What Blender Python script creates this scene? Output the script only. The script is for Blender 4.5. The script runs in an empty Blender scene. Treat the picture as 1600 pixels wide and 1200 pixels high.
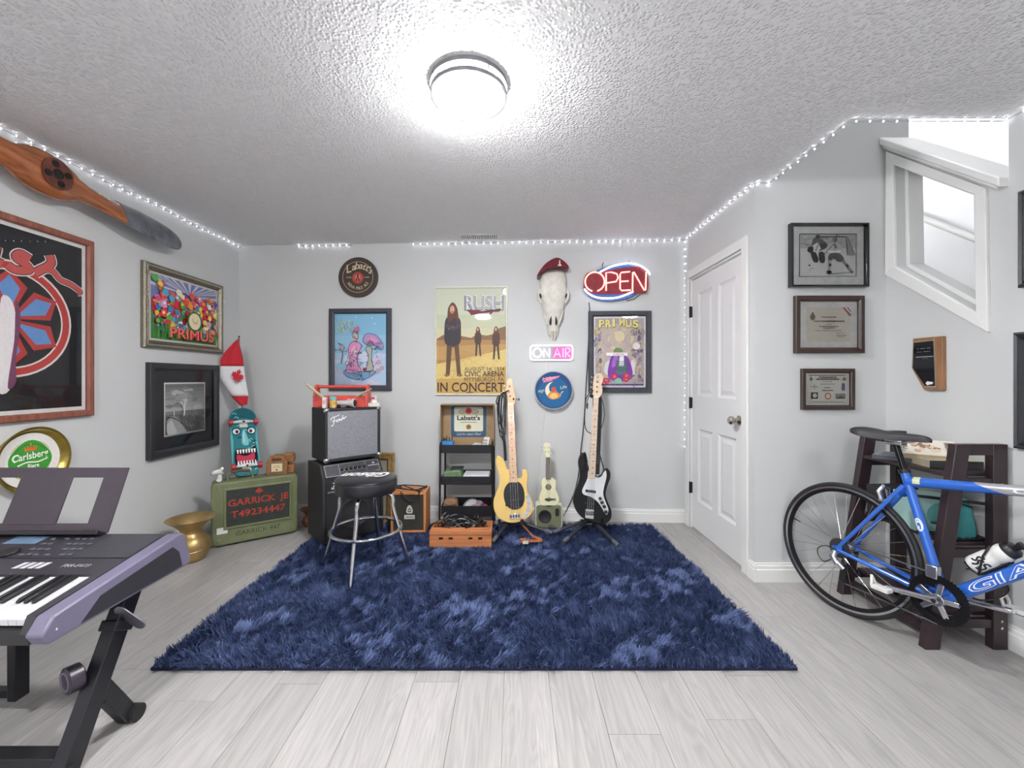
import bpy, bmesh, math, random
import numpy as np
from mathutils import Matrix, Vector
R = math.radians
random.seed(7)
scene = bpy.context.scene
C = scene.collection

# ------------------------------------------------------------------ camera, world, light, exposure
F, CX, CY, CH = 645.0, 802.0, 592.0, 1.227      # focal length in pixels, principal point, lens height
H = 2.425                                        # ceiling height
cam = bpy.data.cameras.new('camera')
cam.sensor_fit = 'HORIZONTAL'; cam.sensor_width = 36.0
cam.lens = F / 1600 * 36.0
cam.shift_x = (800 - CX) / 1600; cam.shift_y = (CY - 600) / 1600
cam.clip_start = 0.02
camo = bpy.data.objects.new('camera', cam); C.objects.link(camo)
camo.location = (0, 0, CH); camo.rotation_euler = (R(90), 0, 0)
scene.camera = camo
world = bpy.data.worlds.new('world'); scene.world = world; world.use_nodes = True
world.node_tree.nodes['Background'].inputs[0].default_value = (.93, .96, 1, 1)
world.node_tree.nodes['Background'].inputs[1].default_value = 5.5
scene.view_settings.view_transform = 'Standard'; scene.view_settings.look = 'None'
scene.view_settings.gamma = 1.0; scene.view_settings.use_curve_mapping = False
scene.view_settings.exposure = 0.28
try:
    scene.cycles.use_denoising = True
    scene.cycles.sample_clamp_indirect = 6.0
    scene.cycles.max_bounces = 8; scene.cycles.diffuse_bounces = 4
except Exception:
    pass
LAMP = 250.0          # radiance of the flush ceiling lamps
LAMP_BACK = 95.0     # by the stair wall
LAMP_FILL = 330.0     # added unseen fill lamp by the propeller wall
STAIR = 150.0         # radiance of the lamp at the head of the stairs
LED = 20.0

WY0, WY1, WZ0, WZ1 = -2.42, -.42, .75, 2.2        # unseen window added for fill light, left wall behind the camera
pl_ = bpy.data.lights.new('fill_window_light', 'AREA'); pl_.shape = 'RECTANGLE'; pl_.size = WY1-WY0; pl_.size_y = WZ1-WZ0
pl_.cycles.is_portal = True
plo = bpy.data.objects.new('fill_window_light', pl_); C.objects.link(plo)
plo.location = (-2.40, (WY0+WY1)/2, (WZ0+WZ1)/2); plo.rotation_euler = (R(90), 0, R(-90))

# ------------------------------------------------------------------ colour and materials
def lin(c):
    if isinstance(c, str):
        c = [int(c[i:i + 2], 16) / 255 for i in (0, 2, 4)]
    return tuple((x / 12.92 if x <= .04045 else ((x + .055) / 1.055) ** 2.4) for x in c)
MATS = {}
def mat(name, col, rough=.5, metal=0., var=.08, scale=25., bump=0., bscale=250., emit=0., coat=0., sheen=0.,
        stretch=None, trans=0., spec=.5):
    if name in MATS: return MATS[name]
    m = bpy.data.materials.new(name); m.use_nodes = True; MATS[name] = m
    nt = m.node_tree; N = nt.nodes; L = nt.links; b = N['Principled BSDF']
    c = lin(col)
    b.inputs['Roughness'].default_value = rough; b.inputs['Metallic'].default_value = metal
    b.inputs['Specular IOR Level'].default_value = spec
    b.inputs['Coat Weight'].default_value = coat; b.inputs['Sheen Weight'].default_value = sheen
    b.inputs['Transmission Weight'].default_value = trans
    tc = N.new('ShaderNodeTexCoord'); src = tc.outputs['Object']
    if stretch:
        mp = N.new('ShaderNodeMapping'); mp.inputs['Scale'].default_value = stretch
        L.new(src, mp.inputs[0]); src = mp.outputs[0]
    n = N.new('ShaderNodeTexNoise'); n.inputs['Scale'].default_value = scale; n.inputs['Detail'].default_value = 4
    L.new(src, n.inputs['Vector'])
    r = N.new('ShaderNodeValToRGB')
    r.color_ramp.elements[0].position = .3; r.color_ramp.elements[1].position = .7
    r.color_ramp.elements[0].color = tuple(x * (1 - var) for x in c) + (1,)
    r.color_ramp.elements[1].color = tuple(min(1, x * (1 + var)) for x in c) + (1,)
    L.new(n.outputs['Fac'], r.inputs[0]); L.new(r.outputs[0], b.inputs['Base Color'])
    if bump:
        n2 = N.new('ShaderNodeTexNoise'); n2.inputs['Scale'].default_value = bscale; n2.inputs['Detail'].default_value = 3
        L.new(src, n2.inputs['Vector'])
        bp = N.new('ShaderNodeBump'); bp.inputs['Strength'].default_value = bump; bp.inputs['Distance'].default_value = .004
        L.new(n2.outputs['Fac'], bp.inputs['Height']); L.new(bp.outputs[0], b.inputs['Normal'])
    if emit:
        b.inputs['Emission Color'].default_value = c + (1,); b.inputs['Emission Strength'].default_value = emit
    return m
def attr_mat(name, rough=.55, coat=0., spec=.4):
    m = bpy.data.materials.new(name); m.use_nodes = True; nt = m.node_tree
    b = nt.nodes['Principled BSDF']; b.inputs['Roughness'].default_value = rough
    b.inputs['Coat Weight'].default_value = coat; b.inputs['Specular IOR Level'].default_value = spec
    a = nt.nodes.new('ShaderNodeVertexColor'); a.layer_name = 'col'
    n = nt.nodes.new('ShaderNodeTexNoise'); n.inputs['Scale'].default_value = 60
    tc = nt.nodes.new('ShaderNodeTexCoord'); nt.links.new(tc.outputs['Object'], n.inputs['Vector'])
    mr = nt.nodes.new('ShaderNodeMapRange'); mr.inputs['To Min'].default_value = .9; mr.inputs['To Max'].default_value = 1.08
    nt.links.new(n.outputs['Fac'], mr.inputs['Value'])
    mx = nt.nodes.new('ShaderNodeVectorMath'); mx.operation = 'SCALE'
    nt.links.new(a.outputs['Color'], mx.inputs[0]); nt.links.new(mr.outputs[0], mx.inputs['Scale'])
    nt.links.new(mx.outputs[0], b.inputs['Base Color'])
    return m
PRINT = attr_mat('printed_paper'); GLOSSPRINT = attr_mat('glossy_print', .25, .3)
def glass_mat(name, fac=.06, rough=.02, tint=(1, 1, 1)):
    m = bpy.data.materials.new(name); m.use_nodes = True; nt = m.node_tree; N = nt.nodes; N.clear()
    o = N.new('ShaderNodeOutputMaterial'); t = N.new('ShaderNodeBsdfTransparent'); g = N.new('ShaderNodeBsdfGlossy')
    t.inputs[0].default_value = tint + (1,); g.inputs['Roughness'].default_value = rough
    fr = N.new('ShaderNodeFresnel'); fr.inputs['IOR'].default_value = 1.45
    mx = N.new('ShaderNodeMixShader'); L = nt.links
    L.new(fr.outputs[0], mx.inputs[0]); L.new(t.outputs[0], mx.inputs[1]); L.new(g.outputs[0], mx.inputs[2])
    L.new(mx.outputs[0], o.inputs[0]); return m
GLASS = glass_mat('picture_glass')

# ------------------------------------------------------------------ mesh helpers
class MB:
    def __init__(s): s.V = []; s.F = []; s.K = []
    def add(s, vf, M=None, col=None):
        V, Fs = vf; o = len(s.V)
        s.V += [tuple(M @ Vector(v)) for v in V] if M is not None else [tuple(v) for v in V]
        s.F += [tuple(i + o for i in f) for f in Fs]; s.K += [col] * len(Fs); return s
    def build(s, name, m, parent=None, smooth=False, bev=0., seg=2, angle=38, fix=False):
        me = bpy.data.meshes.new(name); me.from_pydata(s.V, [], s.F); me.update()
        if fix:
            bm = bmesh.new(); bm.from_mesh(me); bmesh.ops.recalc_face_normals(bm, faces=bm.faces); bm.to_mesh(me); bm.free()
        if any(k is not None for k in s.K):
            a = me.color_attributes.new('col', 'FLOAT_COLOR', 'CORNER'); arr = []
            for f, k in zip(s.F, s.K): arr += (list(lin(k or 'ffffff')) + [1.]) * len(f)
            a.data.foreach_set('color', arr)
        if smooth or bev:
            me.polygons.foreach_set('use_smooth', [True] * len(me.polygons)); me.set_sharp_from_angle(angle=R(angle))
        me.materials.append(m)
        o = bpy.data.objects.new(name, me); C.objects.link(o)
        if parent is not None: o.parent = parent
        if bev:
            b = o.modifiers.new('edge', 'BEVEL'); b.width = bev; b.segments = seg; b.limit_method = 'ANGLE'; b.angle_limit = R(35)
        return o
def box(x0, x1, y0, y1, z0, z1):
    V = [(x, y, z) for z in (z0, z1) for y in (y0, y1) for x in (x0, x1)]
    return V, [(0, 2, 3, 1), (4, 5, 7, 6), (0, 1, 5, 4), (2, 6, 7, 3), (0, 4, 6, 2), (1, 3, 7, 5)]
def cbox(c, s): return box(c[0]-s[0]/2, c[0]+s[0]/2, c[1]-s[1]/2, c[1]+s[1]/2, c[2]-s[2]/2, c[2]+s[2]/2)
def area2(p): return sum(p[i][0]*p[(i+1) % len(p)][1]-p[(i+1) % len(p)][0]*p[i][1] for i in range(len(p)))
def prism(poly, y0, y1):                       # polygon in x,z extruded in y
    if area2(poly) < 0: poly = poly[::-1]
    n = len(poly); a, b = min(y0, y1), max(y0, y1)
    V = [(x, a, z) for x, z in poly] + [(x, b, z) for x, z in poly]
    return V, [tuple(range(n)), tuple(range(2*n-1, n-1, -1))] + [(i, i+n, (i+1) % n+n, (i+1) % n) for i in range(n)]
def prismx(poly, x0, x1):                      # polygon in y,z extruded in x
    V, Fs = prism(poly, x0, x1); return [(y, x, z) for x, y, z in V], [f[::-1] for f in Fs]
def prismz(poly, z0, z1):
    V, Fs = prism(poly, z0, z1); return [(x, z, y) for x, y, z in V], [f[::-1] for f in Fs]
def lathe(prof, n=24, axis='z', caps=True):
    V = []; Fs = []; m = len(prof)
    for i in range(n):
        a = 2*math.pi*i/n; c, s = math.cos(a), math.sin(a)
        for r, h in prof: V.append((r*c, r*s, h))
    for i in range(n):
        j = (i+1) % n
        for k in range(m-1): Fs.append((i*m+k, j*m+k, j*m+k+1, i*m+k+1))
    if caps:
        if prof[0][0] > 1e-6: Fs.append(tuple(i*m for i in range(n))[::-1])
        if prof[-1][0] > 1e-6: Fs.append(tuple(i*m+m-1 for i in range(n)))
    if axis == 'y': V = [(x, -z, y) for x, y, z in V]       # height h points to -y (out of a wall)
    if axis == 'x': V = [(z, x, y) for x, y, z in V]
    return V, Fs
def cyl(r, h0, h1, n=20, axis='z', r2=None): return lathe([(r, h0), (r if r2 is None else r2, h1)], n, axis)
def tube(pts, r, n=8, closed=False, caps=True):
    P = [Vector(p) for p in pts]; m = len(P); V = []; Fs = []
    rr = r if isinstance(r, (list, tuple)) else [r]*m
    up = None
    for i in range(m):
        a = P[(i-1) % m] if (closed or i) else P[i]; b = P[(i+1) % m] if (closed or i < m-1) else P[i]
        t = (b-a); t = t.normalized() if t.length > 1e-9 else Vector((0, 0, 1))
        if up is None:
            up = t.orthogonal().normalized()
        else:
            up = (up - t*up.dot(t)); up = up.normalized() if up.length > 1e-6 else t.orthogonal().normalized()
        sd = t.cross(up)
        for k in range(n):
            q = 2*math.pi*k/n; V.append(P[i] + (up*math.cos(q)+sd*math.sin(q))*rr[i])
    for i in range(m if closed else m-1):
        j = (i+1) % m
        for k in range(n): Fs.append((i*n+k, i*n+(k+1) % n, j*n+(k+1) % n, j*n+k))
    if caps and not closed: Fs += [tuple(range(n))[::-1], tuple(range((m-1)*n, m*n))]
    return V, Fs
def bar(a, b, w, h=None):                      # square bar between two points
    a, b = Vector(a), Vector(b); t = (b-a).normalized(); h = h or w
    ref = Vector((0, 0, 1)) if abs(t.z) < .95 else Vector((1, 0, 0))
    s = t.cross(ref).normalized(); u = s.cross(t)
    V = [p + s*(i*w/2) + u*(j*h/2) for p in (a, b) for i, j in ((-1, -1), (1, -1), (1, 1), (-1, 1))]
    return V, [(0, 1, 2, 3), (7, 6, 5, 4), (0, 4, 5, 1), (1, 5, 6, 2), (2, 6, 7, 3), (3, 7, 4, 0)]
def ball(r, c=(0, 0, 0), n=12, m=8, s=(1, 1, 1)):
    V, Fs = lathe([(max(1e-4, r*math.sin(math.pi*k/m)), -r*math.cos(math.pi*k/m)) for k in range(m+1)], n, caps=False)
    return [(x*s[0]+c[0], y*s[1]+c[1], z*s[2]+c[2]) for x, y, z in V], Fs
def spline(pts, k=6, closed=True):
    n = len(pts); out = []; d = len(pts[0])
    for i in range(n if closed else n-1):
        p = [pts[(i+j-1) % n] if closed else pts[min(max(i+j-1, 0), n-1)] for j in range(4)]
        for q in range(k):
            t = q/k
            out.append(tuple(.5*((2*p[1][e])+(-p[0][e]+p[2][e])*t+(2*p[0][e]-5*p[1][e]+4*p[2][e]-p[3][e])*t*t
                             + (-p[0][e]+3*p[1][e]-3*p[2][e]+p[3][e])*t**3) for e in range(d)))
    if not closed: out.append(tuple(pts[-1]))
    return out
def arc(cx, cy, r, a0, a1, n=12, ry=None):
    ry = ry or r
    return [(cx+r*math.cos(R(a0+(a1-a0)*i/n)), cy+ry*math.sin(R(a0+(a1-a0)*i/n))) for i in range(n+1)]
def rrect(x0, x1, z0, z1, r, n=4):
    return (arc(x1-r, z0+r, r, -90, 0, n)+arc(x1-r, z1-r, r, 0, 90, n)+arc(x0+r, z1-r, r, 90, 180, n)+arc(x0+r, z0+r, r, 180, 270, n))
def T(x=0, y=0, z=0): return Matrix.Translation((x, y, z))
def RX(a): return Matrix.Rotation(R(a), 4, 'X')
def RY(a): return Matrix.Rotation(R(a), 4, 'Y')
def RZ(a): return Matrix.Rotation(R(a), 4, 'Z')

# text outlines from Blender's built-in font, returned as flat faces in x,z
_TX = {}
def text_vf(s, bold=0.):
    if (s, bold) in _TX: return _TX[(s, bold)]
    cu = bpy.data.curves.new('t', 'FONT'); cu.body = s; cu.resolution_u = 3; cu.offset = bold; cu.fill_mode = 'FRONT'
    o = bpy.data.objects.new('t', cu); C.objects.link(o)
    dg = bpy.context.evaluated_depsgraph_get(); me = o.evaluated_get(dg).to_mesh()
    V = [(v.co.x, v.co.y) for v in me.vertices]; Fs = [tuple(p.vertices) for p in me.polygons]
    o.evaluated_get(dg).to_mesh_clear(); bpy.data.objects.remove(o); bpy.data.curves.remove(cu)
    if not V: V = [(0, 0)]
    x0 = min(v[0] for v in V); x1 = max(v[0] for v in V)
    V = [(v[0]-x0, v[1]) for v in V]
    _TX[(s, bold)] = (V, Fs, x1-x0); return _TX[(s, bold)]
def fine(V, Fs, size=.09):
    V = list(V); tri = [(f[0], f[i], f[i+1]) for f in Fs for i in range(1, len(f)-1)]; out = []; cache = {}
    while tri:
        t = tri.pop(); e = [((V[t[i]][0]-V[t[(i+1) % 3]][0])**2+(V[t[i]][1]-V[t[(i+1) % 3]][1])**2, i) for i in range(3)]; l, i = max(e)
        if l <= size*size: out.append(t); continue
        a, b, c = t[i], t[(i+1) % 3], t[(i+2) % 3]; k = (min(a, b), max(a, b))
        if k not in cache: V.append(((V[a][0]+V[b][0])/2, (V[a][1]+V[b][1])/2)); cache[k] = len(V)-1
        tri += [(a, cache[k], c), (cache[k], b, c)]
    return V, out
def put_text(mb, s, x, z, h, col, w=None, bold=0., shear=0., rot=0., y=0., center=False):
    V, Fs, tw = text_vf(s, bold); k = h/.70; kx = (w/tw) if w else k
    ox = -tw*kx/2 if center else 0
    c, sn = math.cos(R(rot)), math.sin(R(rot)); out = []
    for a, b in V:
        px, pz = a*kx+ox+shear*b*k, b*k
        out.append((x+px*c-pz*sn, y, z+px*sn+pz*c))
    mb.add((out, Fs), None, col)
def arc_text(mb, s, cx, cz, r, a0, a1, h, col, y=0., bold=0., inside=False, wk=1.):
    n = len(s)
    for i, ch in enumerate(s):
        if ch == ' ': continue
        a = a0+(a1-a0)*(i/(n-1) if n > 1 else .5)
        rot = a+90 if inside else a-90
        V, Fs, tw = text_vf(ch, bold)
        rad = r
        put_text(mb, ch, cx+rad*math.cos(R(a)), cz+rad*math.sin(R(a)), h, col, w=tw*h/.7*wk, bold=bold, rot=rot, y=y, center=True)
def ribbon(pts, w):
    P = [Vector((p[0], p[1])) for p in pts]; n = len(P); V = []; Fs = []
    for i in range(n):
        t = (P[min(i+1, n-1)]-P[max(i-1, 0)]); t = t.normalized() if t.length > 0 else Vector((1, 0))
        nn = Vector((-t.y, t.x)); ww = (w[i] if isinstance(w, (list, tuple)) else w)/2
        V += [P[i]+nn*ww, P[i]-nn*ww]
    for i in range(n-1): Fs.append((2*i, 2*i+1, 2*i+3, 2*i+2))
    return [(v.x, 0, v.y) for v in V], Fs
class Art:
    """flat print in a w x h rectangle (origin lower left), coordinates 0..1, later shapes lie over earlier ones"""
    def __init__(s, w, h, step=.00005): s.w, s.h, s.m, s.y, s.st = w, h, MB(), 0., step
    def _n(s): s.y -= s.st; return s.y
    def poly(s, col, pts, flat=False):
        y = s.y if flat else s._n()
        s.m.add(([(p[0]*s.w, y, p[1]*s.h) for p in pts], [tuple(range(len(pts)))]), None, col); return s
    def rect(s, col, a, b, c, d): return s.poly(col, [(a, b), (c, b), (c, d), (a, d)])
    def ell(s, col, cx, cy, rx, ry=None, n=16, a0=0, a1=360):
        ry = rx*s.w/s.h if ry is None else ry
        return s.poly(col, [(cx+rx*math.cos(R(a0+(a1-a0)*i/n)), cy+ry*math.sin(R(a0+(a1-a0)*i/n))) for i in range(n if a1-a0 == 360 else n+1)])
    def blob(s, col, pts, k=4): return s.poly(col, spline(pts, k))
    def line(s, col, pts, w, sm=0, closed=False):
        if sm: pts = spline(pts, sm, closed)
        if closed: pts = list(pts)+[pts[0]]
        V, Fs = ribbon([(p[0]*s.w, p[1]*s.h) for p in pts], w if isinstance(w, list) else w*s.w); y = s._n()
        s.m.add(([(v[0], y, v[2]) for v in V], Fs), None, col); return s
    def text(s, col, t, x, z, h, w=None, bold=0., shear=0., rot=0., center=False):
        put_text(s.m, t, x*s.w, z*s.h, h*s.h, col, w*s.w if w else None, bold, shear, rot, s._n(), center); return s
    def arctext(s, col, t, cx, cz, r, a0, a1, h, bold=0., inside=False, wk=1.):
        arc_text(s.m, t, cx*s.w, cz*s.h, r*s.w, a0, a1, h*s.h, col, s._n(), bold, inside, wk); return s
    def build(s, parent, x=0, y=0, z=0, name='print', m=None):
        o = s.m.build(name, m or PRINT, parent); o.location = (x, y, z); return o

# ------------------------------------------------------------------ things
def thing(name, label, cat, loc=(0, 0, 0), rz=0, group=None, M=None):
    o = bpy.data.objects.new(name, None); C.objects.link(o); o.empty_display_size = .05
    if M is not None: o.matrix_world = M
    else: o.location = loc; o.rotation_euler = (0, 0, rz)
    o['label'] = label; o['category'] = cat
    if group: o['group'] = group
    return o
def tag(o, label, cat, group=None):
    o['label'] = label; o['category'] = cat
    if group: o['group'] = group
    return o
def struct(o, label=None, cat=None):
    o['kind'] = 'structure'
    if label: o['label'] = label
    if cat: o['category'] = cat
    return o
def cp(o, parent, loc=None):
    c = o.copy(); C.objects.link(c); c.parent = parent
    if loc is not None: c.location = loc
    return c

# planes of the place, and where a line of sight meets them
def P(px, py, Y): return Vector(((px-CX)*Y/F, Y, CH+(CY-py)*Y/F))
class Plane:
    def __init__(s, O, u, w=(0, 0, 1)):
        s.O = Vector(O); s.u = Vector(u).normalized(); w = Vector(w); s.w = (w-s.u*w.dot(s.u)).normalized(); s.n = s.w.cross(s.u)
    def uv(s, px, py):
        d = Vector(((px-CX)/F, 1, (CY-py)/F)); c = Vector((0, 0, CH))
        p = c+d*((s.O-c).dot(s.n)/d.dot(s.n)); return ((p-s.O).dot(s.u), (p-s.O).dot(s.w))
    def at(s, u, w, out=0.): return s.O+s.u*u+s.w*w-s.n*out
    def M(s, u=0, w=0, out=0.):
        p = s.at(u, w, out)
        return Matrix(((s.u.x, s.n.x, s.w.x, p.x), (s.u.y, s.n.y, s.w.y, p.y), (s.u.z, s.n.z, s.w.z, p.z), (0, 0, 0, 1)))
BR = Vector((1.467, 3.53)); BL = Vector((-2.471, 3.715)); LF = Vector((-2.432, 1.956))   # room corners in plan
ld = (BL-LF).normalized(); LB = LF-ld*4.55                                             # left wall runs on behind the camera
CY2, RXW, YF = 2.505, 2.262, -2.59                                                     # wall beside the door, right wall, wall behind the camera
BACK = Plane((BL.x, BL.y, 0), (BR.x-BL.x, BR.y-BL.y, 0))
LEFT = Plane((LF.x, LF.y, 0), (ld.x, ld.y, 0))
DOORW = Plane((BR.x, BR.y, 0), (0, -1, 0))
CERT = Plane((BR.x, CY2, 0), (1, 0, 0))
RIGHT = Plane((RXW, CY2, 0), (0, -1, 0))

# ------------------------------------------------------------------ surface materials
def wall_mat():
    m = mat('wall_paint', 'cecfcf', .75, var=.012, scale=3, bump=.05, bscale=300); return m
WALL = wall_mat()
WHITE = mat('white_trim_paint', 'e6e6e4', .35, var=.01, scale=8)
DOORP = mat('white_door_paint', 'e2e2e3', .38, var=.01, scale=8)
STAIRW = mat('stairwell_paint', 'f0f1f3', .7, var=.01, scale=4)
def ceiling_mat():
    m = bpy.data.materials.new('stippled_ceiling'); m.use_nodes = True; nt = m.node_tree; N = nt.nodes; L = nt.links
    b = N['Principled BSDF']; b.inputs['Roughness'].default_value = .9; b.inputs['Specular IOR Level'].default_value = .2
    b.inputs['Base Color'].default_value = lin('f0f0f1') + (1,)
    g = N.new('ShaderNodeNewGeometry')
    v = N.new('ShaderNodeTexVoronoi'); v.inputs['Scale'].default_value = 80; v.inputs['Randomness'].default_value = 1
    n = N.new('ShaderNodeTexNoise'); n.inputs['Scale'].default_value = 75; n.inputs['Detail'].default_value = 5; n.inputs['Roughness'].default_value = .65
    L.new(g.outputs['Position'], v.inputs['Vector']); L.new(g.outputs['Position'], n.inputs['Vector'])
    r = N.new('ShaderNodeMapRange'); r.inputs['From Min'].default_value = 0; r.inputs['From Max'].default_value = .6
    r.inputs['To Min'].default_value = 1; r.inputs['To Max'].default_value = 0
    L.new(v.outputs['Distance'], r.inputs['Value'])
    a = N.new('ShaderNodeMath'); a.operation = 'MULTIPLY'; L.new(r.outputs[0], a.inputs[0]); L.new(n.outputs['Fac'], a.inputs[1])
    bp = N.new('ShaderNodeBump'); bp.inputs['Strength'].default_value = 1.; bp.inputs['Distance'].default_value = .013
    L.new(a.outputs[0], bp.inputs['Height']); L.new(bp.outputs[0], b.inputs['Normal'])
    return m
CEIL = ceiling_mat()
def plank_mat():
    m = bpy.data.materials.new('grey_oak_plank'); m.use_nodes = True; nt = m.node_tree; N = nt.nodes; L = nt.links
    b = N['Principled BSDF']; b.inputs['Roughness'].default_value = .42; b.inputs['Specular IOR Level'].default_value = .35
    g = N.new('ShaderNodeNewGeometry'); oi = N.new('ShaderNodeObjectInfo')
    off = N.new('ShaderNodeCombineXYZ'); mm = N.new('ShaderNodeMath'); mm.operation = 'MULTIPLY'; mm.inputs[1].default_value = 37.
    L.new(oi.outputs['Random'], mm.inputs[0])
    for i in range(3): L.new(mm.outputs[0], off.inputs[i])
    ad = N.new('ShaderNodeVectorMath'); L.new(g.outputs['Position'], ad.inputs[0]); L.new(off.outputs[0], ad.inputs[1])
    mp = N.new('ShaderNodeMapping'); mp.inputs['Scale'].default_value = (1., .09, 1.); L.new(ad.outputs[0], mp.inputs[0])
    n1 = N.new('ShaderNodeTexNoise'); n1.inputs['Scale'].default_value = 13; n1.inputs['Detail'].default_value = 3
    n1.inputs['Distortion'].default_value = .6; L.new(mp.outputs[0], n1.inputs['Vector'])
    # rings: bands of the slow noise make the cathedral figure of flat-sawn oak
    k = N.new('ShaderNodeMath'); k.operation = 'MULTIPLY'; k.inputs[1].default_value = 60; L.new(n1.outputs['Fac'], k.inputs[0])
    sn = N.new('ShaderNodeMath'); sn.operation = 'SINE'; L.new(k.outputs[0], sn.inputs[0])
    mp2 = N.new('ShaderNodeMapping'); mp2.inputs['Scale'].default_value = (1., .03, 1.); L.new(ad.outputs[0], mp2.inputs[0])
    n2 = N.new('ShaderNodeTexNoise'); n2.inputs['Scale'].default_value = 150; n2.inputs['Detail'].default_value = 4; L.new(mp2.outputs[0], n2.inputs['Vector'])
    n3 = N.new('ShaderNodeTexNoise'); n3.inputs['Scale'].default_value = 7; n3.inputs['Detail'].default_value = 2; L.new(mp.outputs[0], n3.inputs['Vector'])
    def mr(src, a, b_, c, d):
        q = N.new('ShaderNodeMapRange'); q.inputs['From Min'].default_value = a; q.inputs['From Max'].default_value = b_
        q.inputs['To Min'].default_value = c; q.inputs['To Max'].default_value = d; L.new(src, q.inputs['Value']); return q.outputs[0]
    def mul(x, y):
        q = N.new('ShaderNodeMath'); q.operation = 'MULTIPLY'; L.new(x, q.inputs[0]); L.new(y, q.inputs[1]); return q.outputs[0]
    f = mul(mul(mr(sn.outputs[0], -1, 1, .92, 1.03), mr(n2.outputs['Fac'], .3, .7, .86, 1.05)),
            mul(mr(n3.outputs['Fac'], .3, .7, .87, 1.04), mr(oi.outputs['Random'], 0, 1, .965, 1.03)))
    c = N.new('ShaderNodeVectorMath'); c.operation = 'SCALE'; c.inputs[0].default_value = lin('adaaa8'); L.new(f, c.inputs['Scale'])
    L.new(c.outputs[0], b.inputs['Base Color'])
    return m
PLANK = plank_mat()

# ------------------------------------------------------------------ floor of separate planks
fl = MB().add(box(-2.6, 2.42, YF-.1, 3.75, -.12, -.007)).build('floor', mat('plank_joint', '8f8a85', .8))
struct(fl, 'light grey oak laminate plank floor', 'floor')
pw, pl = .183, 1.22
pme = None
for i in range(28):
    x = -2.6+i*pw; y = YF-.1-random.random()*pl
    while y < 3.72:
        y0, y1 = max(y, YF-.1), min(y+pl, 3.74)
        if y1-y0 > .05:
            if pme is None:
                V, Fs = prism([(-.5, -.007), (.5, -.007), (.5, -.0008), (.493, 0), (-.493, 0), (-.5, -.0008)], -.5, .5)
                o = MB().add((V, Fs)).build('plank', PLANK, fl); pme = o.data
            else:
                o = bpy.data.objects.new('plank', pme); C.objects.link(o); o.parent = fl
            xr = min(x+pw, 2.42)
            o.location = ((x+xr)/2, (y0+y1)/2, 0); o.scale = (xr-x-.0012, y1-y0-.0012, 1)
        y += pl

# ------------------------------------------------------------------ walls and ceiling
def slab(name, a, b, z0, z1, th, m=WALL, lab=None):
    """wall between two plan points; the room lies on the left of a->b"""
    a, b = Vector(a), Vector(b); d = (b-a).normalized(); n = Vector((d.y, -d.x))*th
    o = MB().add(prismz([tuple(a), tuple(b), tuple(b+n), tuple(a+n)], z0, z1)).build(name, m, fix=True)
    return struct(o, lab, 'wall')
dirb = (BR-BL).normalized()
slab('wall_back', BR+dirb*.1, BL-dirb*.12, -.1, H+.01, .12, lab='pale grey back wall hung with posters and neon signs')
WU0, WU1 = (WY0-LF.y)/ld.y, (WY1-LF.y)/ld.y
wl = MB(); ue = (BL-LF).length+.12; us = -(LF-LB).length-.1
for q in (box(us, WU0, 0, .12, -.1, H+.01), box(WU1, ue, 0, .12, -.1, H+.01), box(WU0, WU1, 0, .12, -.1, WZ0), box(WU0, WU1, 0, .12, WZ1, H+.01)): wl.add(q, LEFT.M())
struct(wl.build('wall_left', WALL), 'pale grey wall carrying the wooden propeller', 'wall')
struct(MB().add(box(LB.x-.2, RXW+.2, YF-.12, YF, -.1, H+.01)).build('wall_front', WALL), 'pale grey wall opposite the posters', 'wall')
wn = thing('fill_window_1', 'wide white window added for fill light in the propeller wall, out of frame', 'window', M=LEFT.M(WU0, WZ0, -.06)); wn['kind'] = 'structure'
wm = MB(); ww, wh = WU1-WU0, WZ1-WZ0
for q in (box(0, .05, -.03, .03, 0, wh), box(ww-.05, ww, -.03, .03, 0, wh), box(.05, ww-.05, -.03, .03, 0, .05), box(.05, ww-.05, -.03, .03, wh-.05, wh),
          box(ww/2-.025, ww/2+.025, -.03, .03, .05, wh-.05)): wm.add(q)
wm.build('frame', WHITE, wn)
for q in (box(.05, ww/2-.025, -.003, .003, .05, wh-.05), box(ww/2+.025, ww-.05, -.003, .003, .05, wh-.05)): MB().add(q).build('pane', GLASS, wn)
DY0, DY1, DZ = 2.643, 3.416, 2.046            # door opening: latch side, hinge side, head
dw = MB()
dw.add(box(BR.x, BR.x+.12, DY1+.012, 3.66, -.1, H+.01)).add(box(BR.x, BR.x+.12, CY2+.12, DY0-.012, -.1, H+.01))
dw.add(box(BR.x, BR.x+.12, DY0-.012, DY1+.012, DZ+.012, H+.01))
struct(dw.build('wall_door', WALL), 'short grey wall around the white panel door', 'wall')
struct(MB().add(box(BR.x, 2.40, CY2, CY2+.12, -.1, 4.9)).build('wall_certificates', WALL), 'grey wall hung with three framed pictures', 'wall')
# right wall: full height near the camera, below and around the sloped stair opening beyond
HB = [(2.004, 1.547), (2.431, 1.887), (2.441, 2.493), (2.013, 2.127)]
def top(y): return 2.126+(y-1.911)*.88
rw = MB(); X0, X1 = RXW, RXW+.14
for poly in ([(YF-.1, -.1), (1.885, -.1), (1.885, 4.9), (YF-.1, 4.9)],
             [(1.885, -.1), (2.004, -.1), HB[0], HB[3], (2.013, top(2.013)), (1.885, top(1.885))],
             [(2.004, -.1), (2.431, -.1), HB[1], HB[0]],
             [(2.431, -.1), (CY2, -.1), (CY2, top(CY2)), (2.441, top(2.441)), HB[2], HB[1]],
             [HB[3], HB[2], (2.441, top(2.441)), (2.013, top(2.013))]):
    rw.add(prismx(poly, X0, X1))
struct(rw.build('wall_right', WALL, fix=True), 'grey stair wall with a sloped opening', 'wall')
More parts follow.
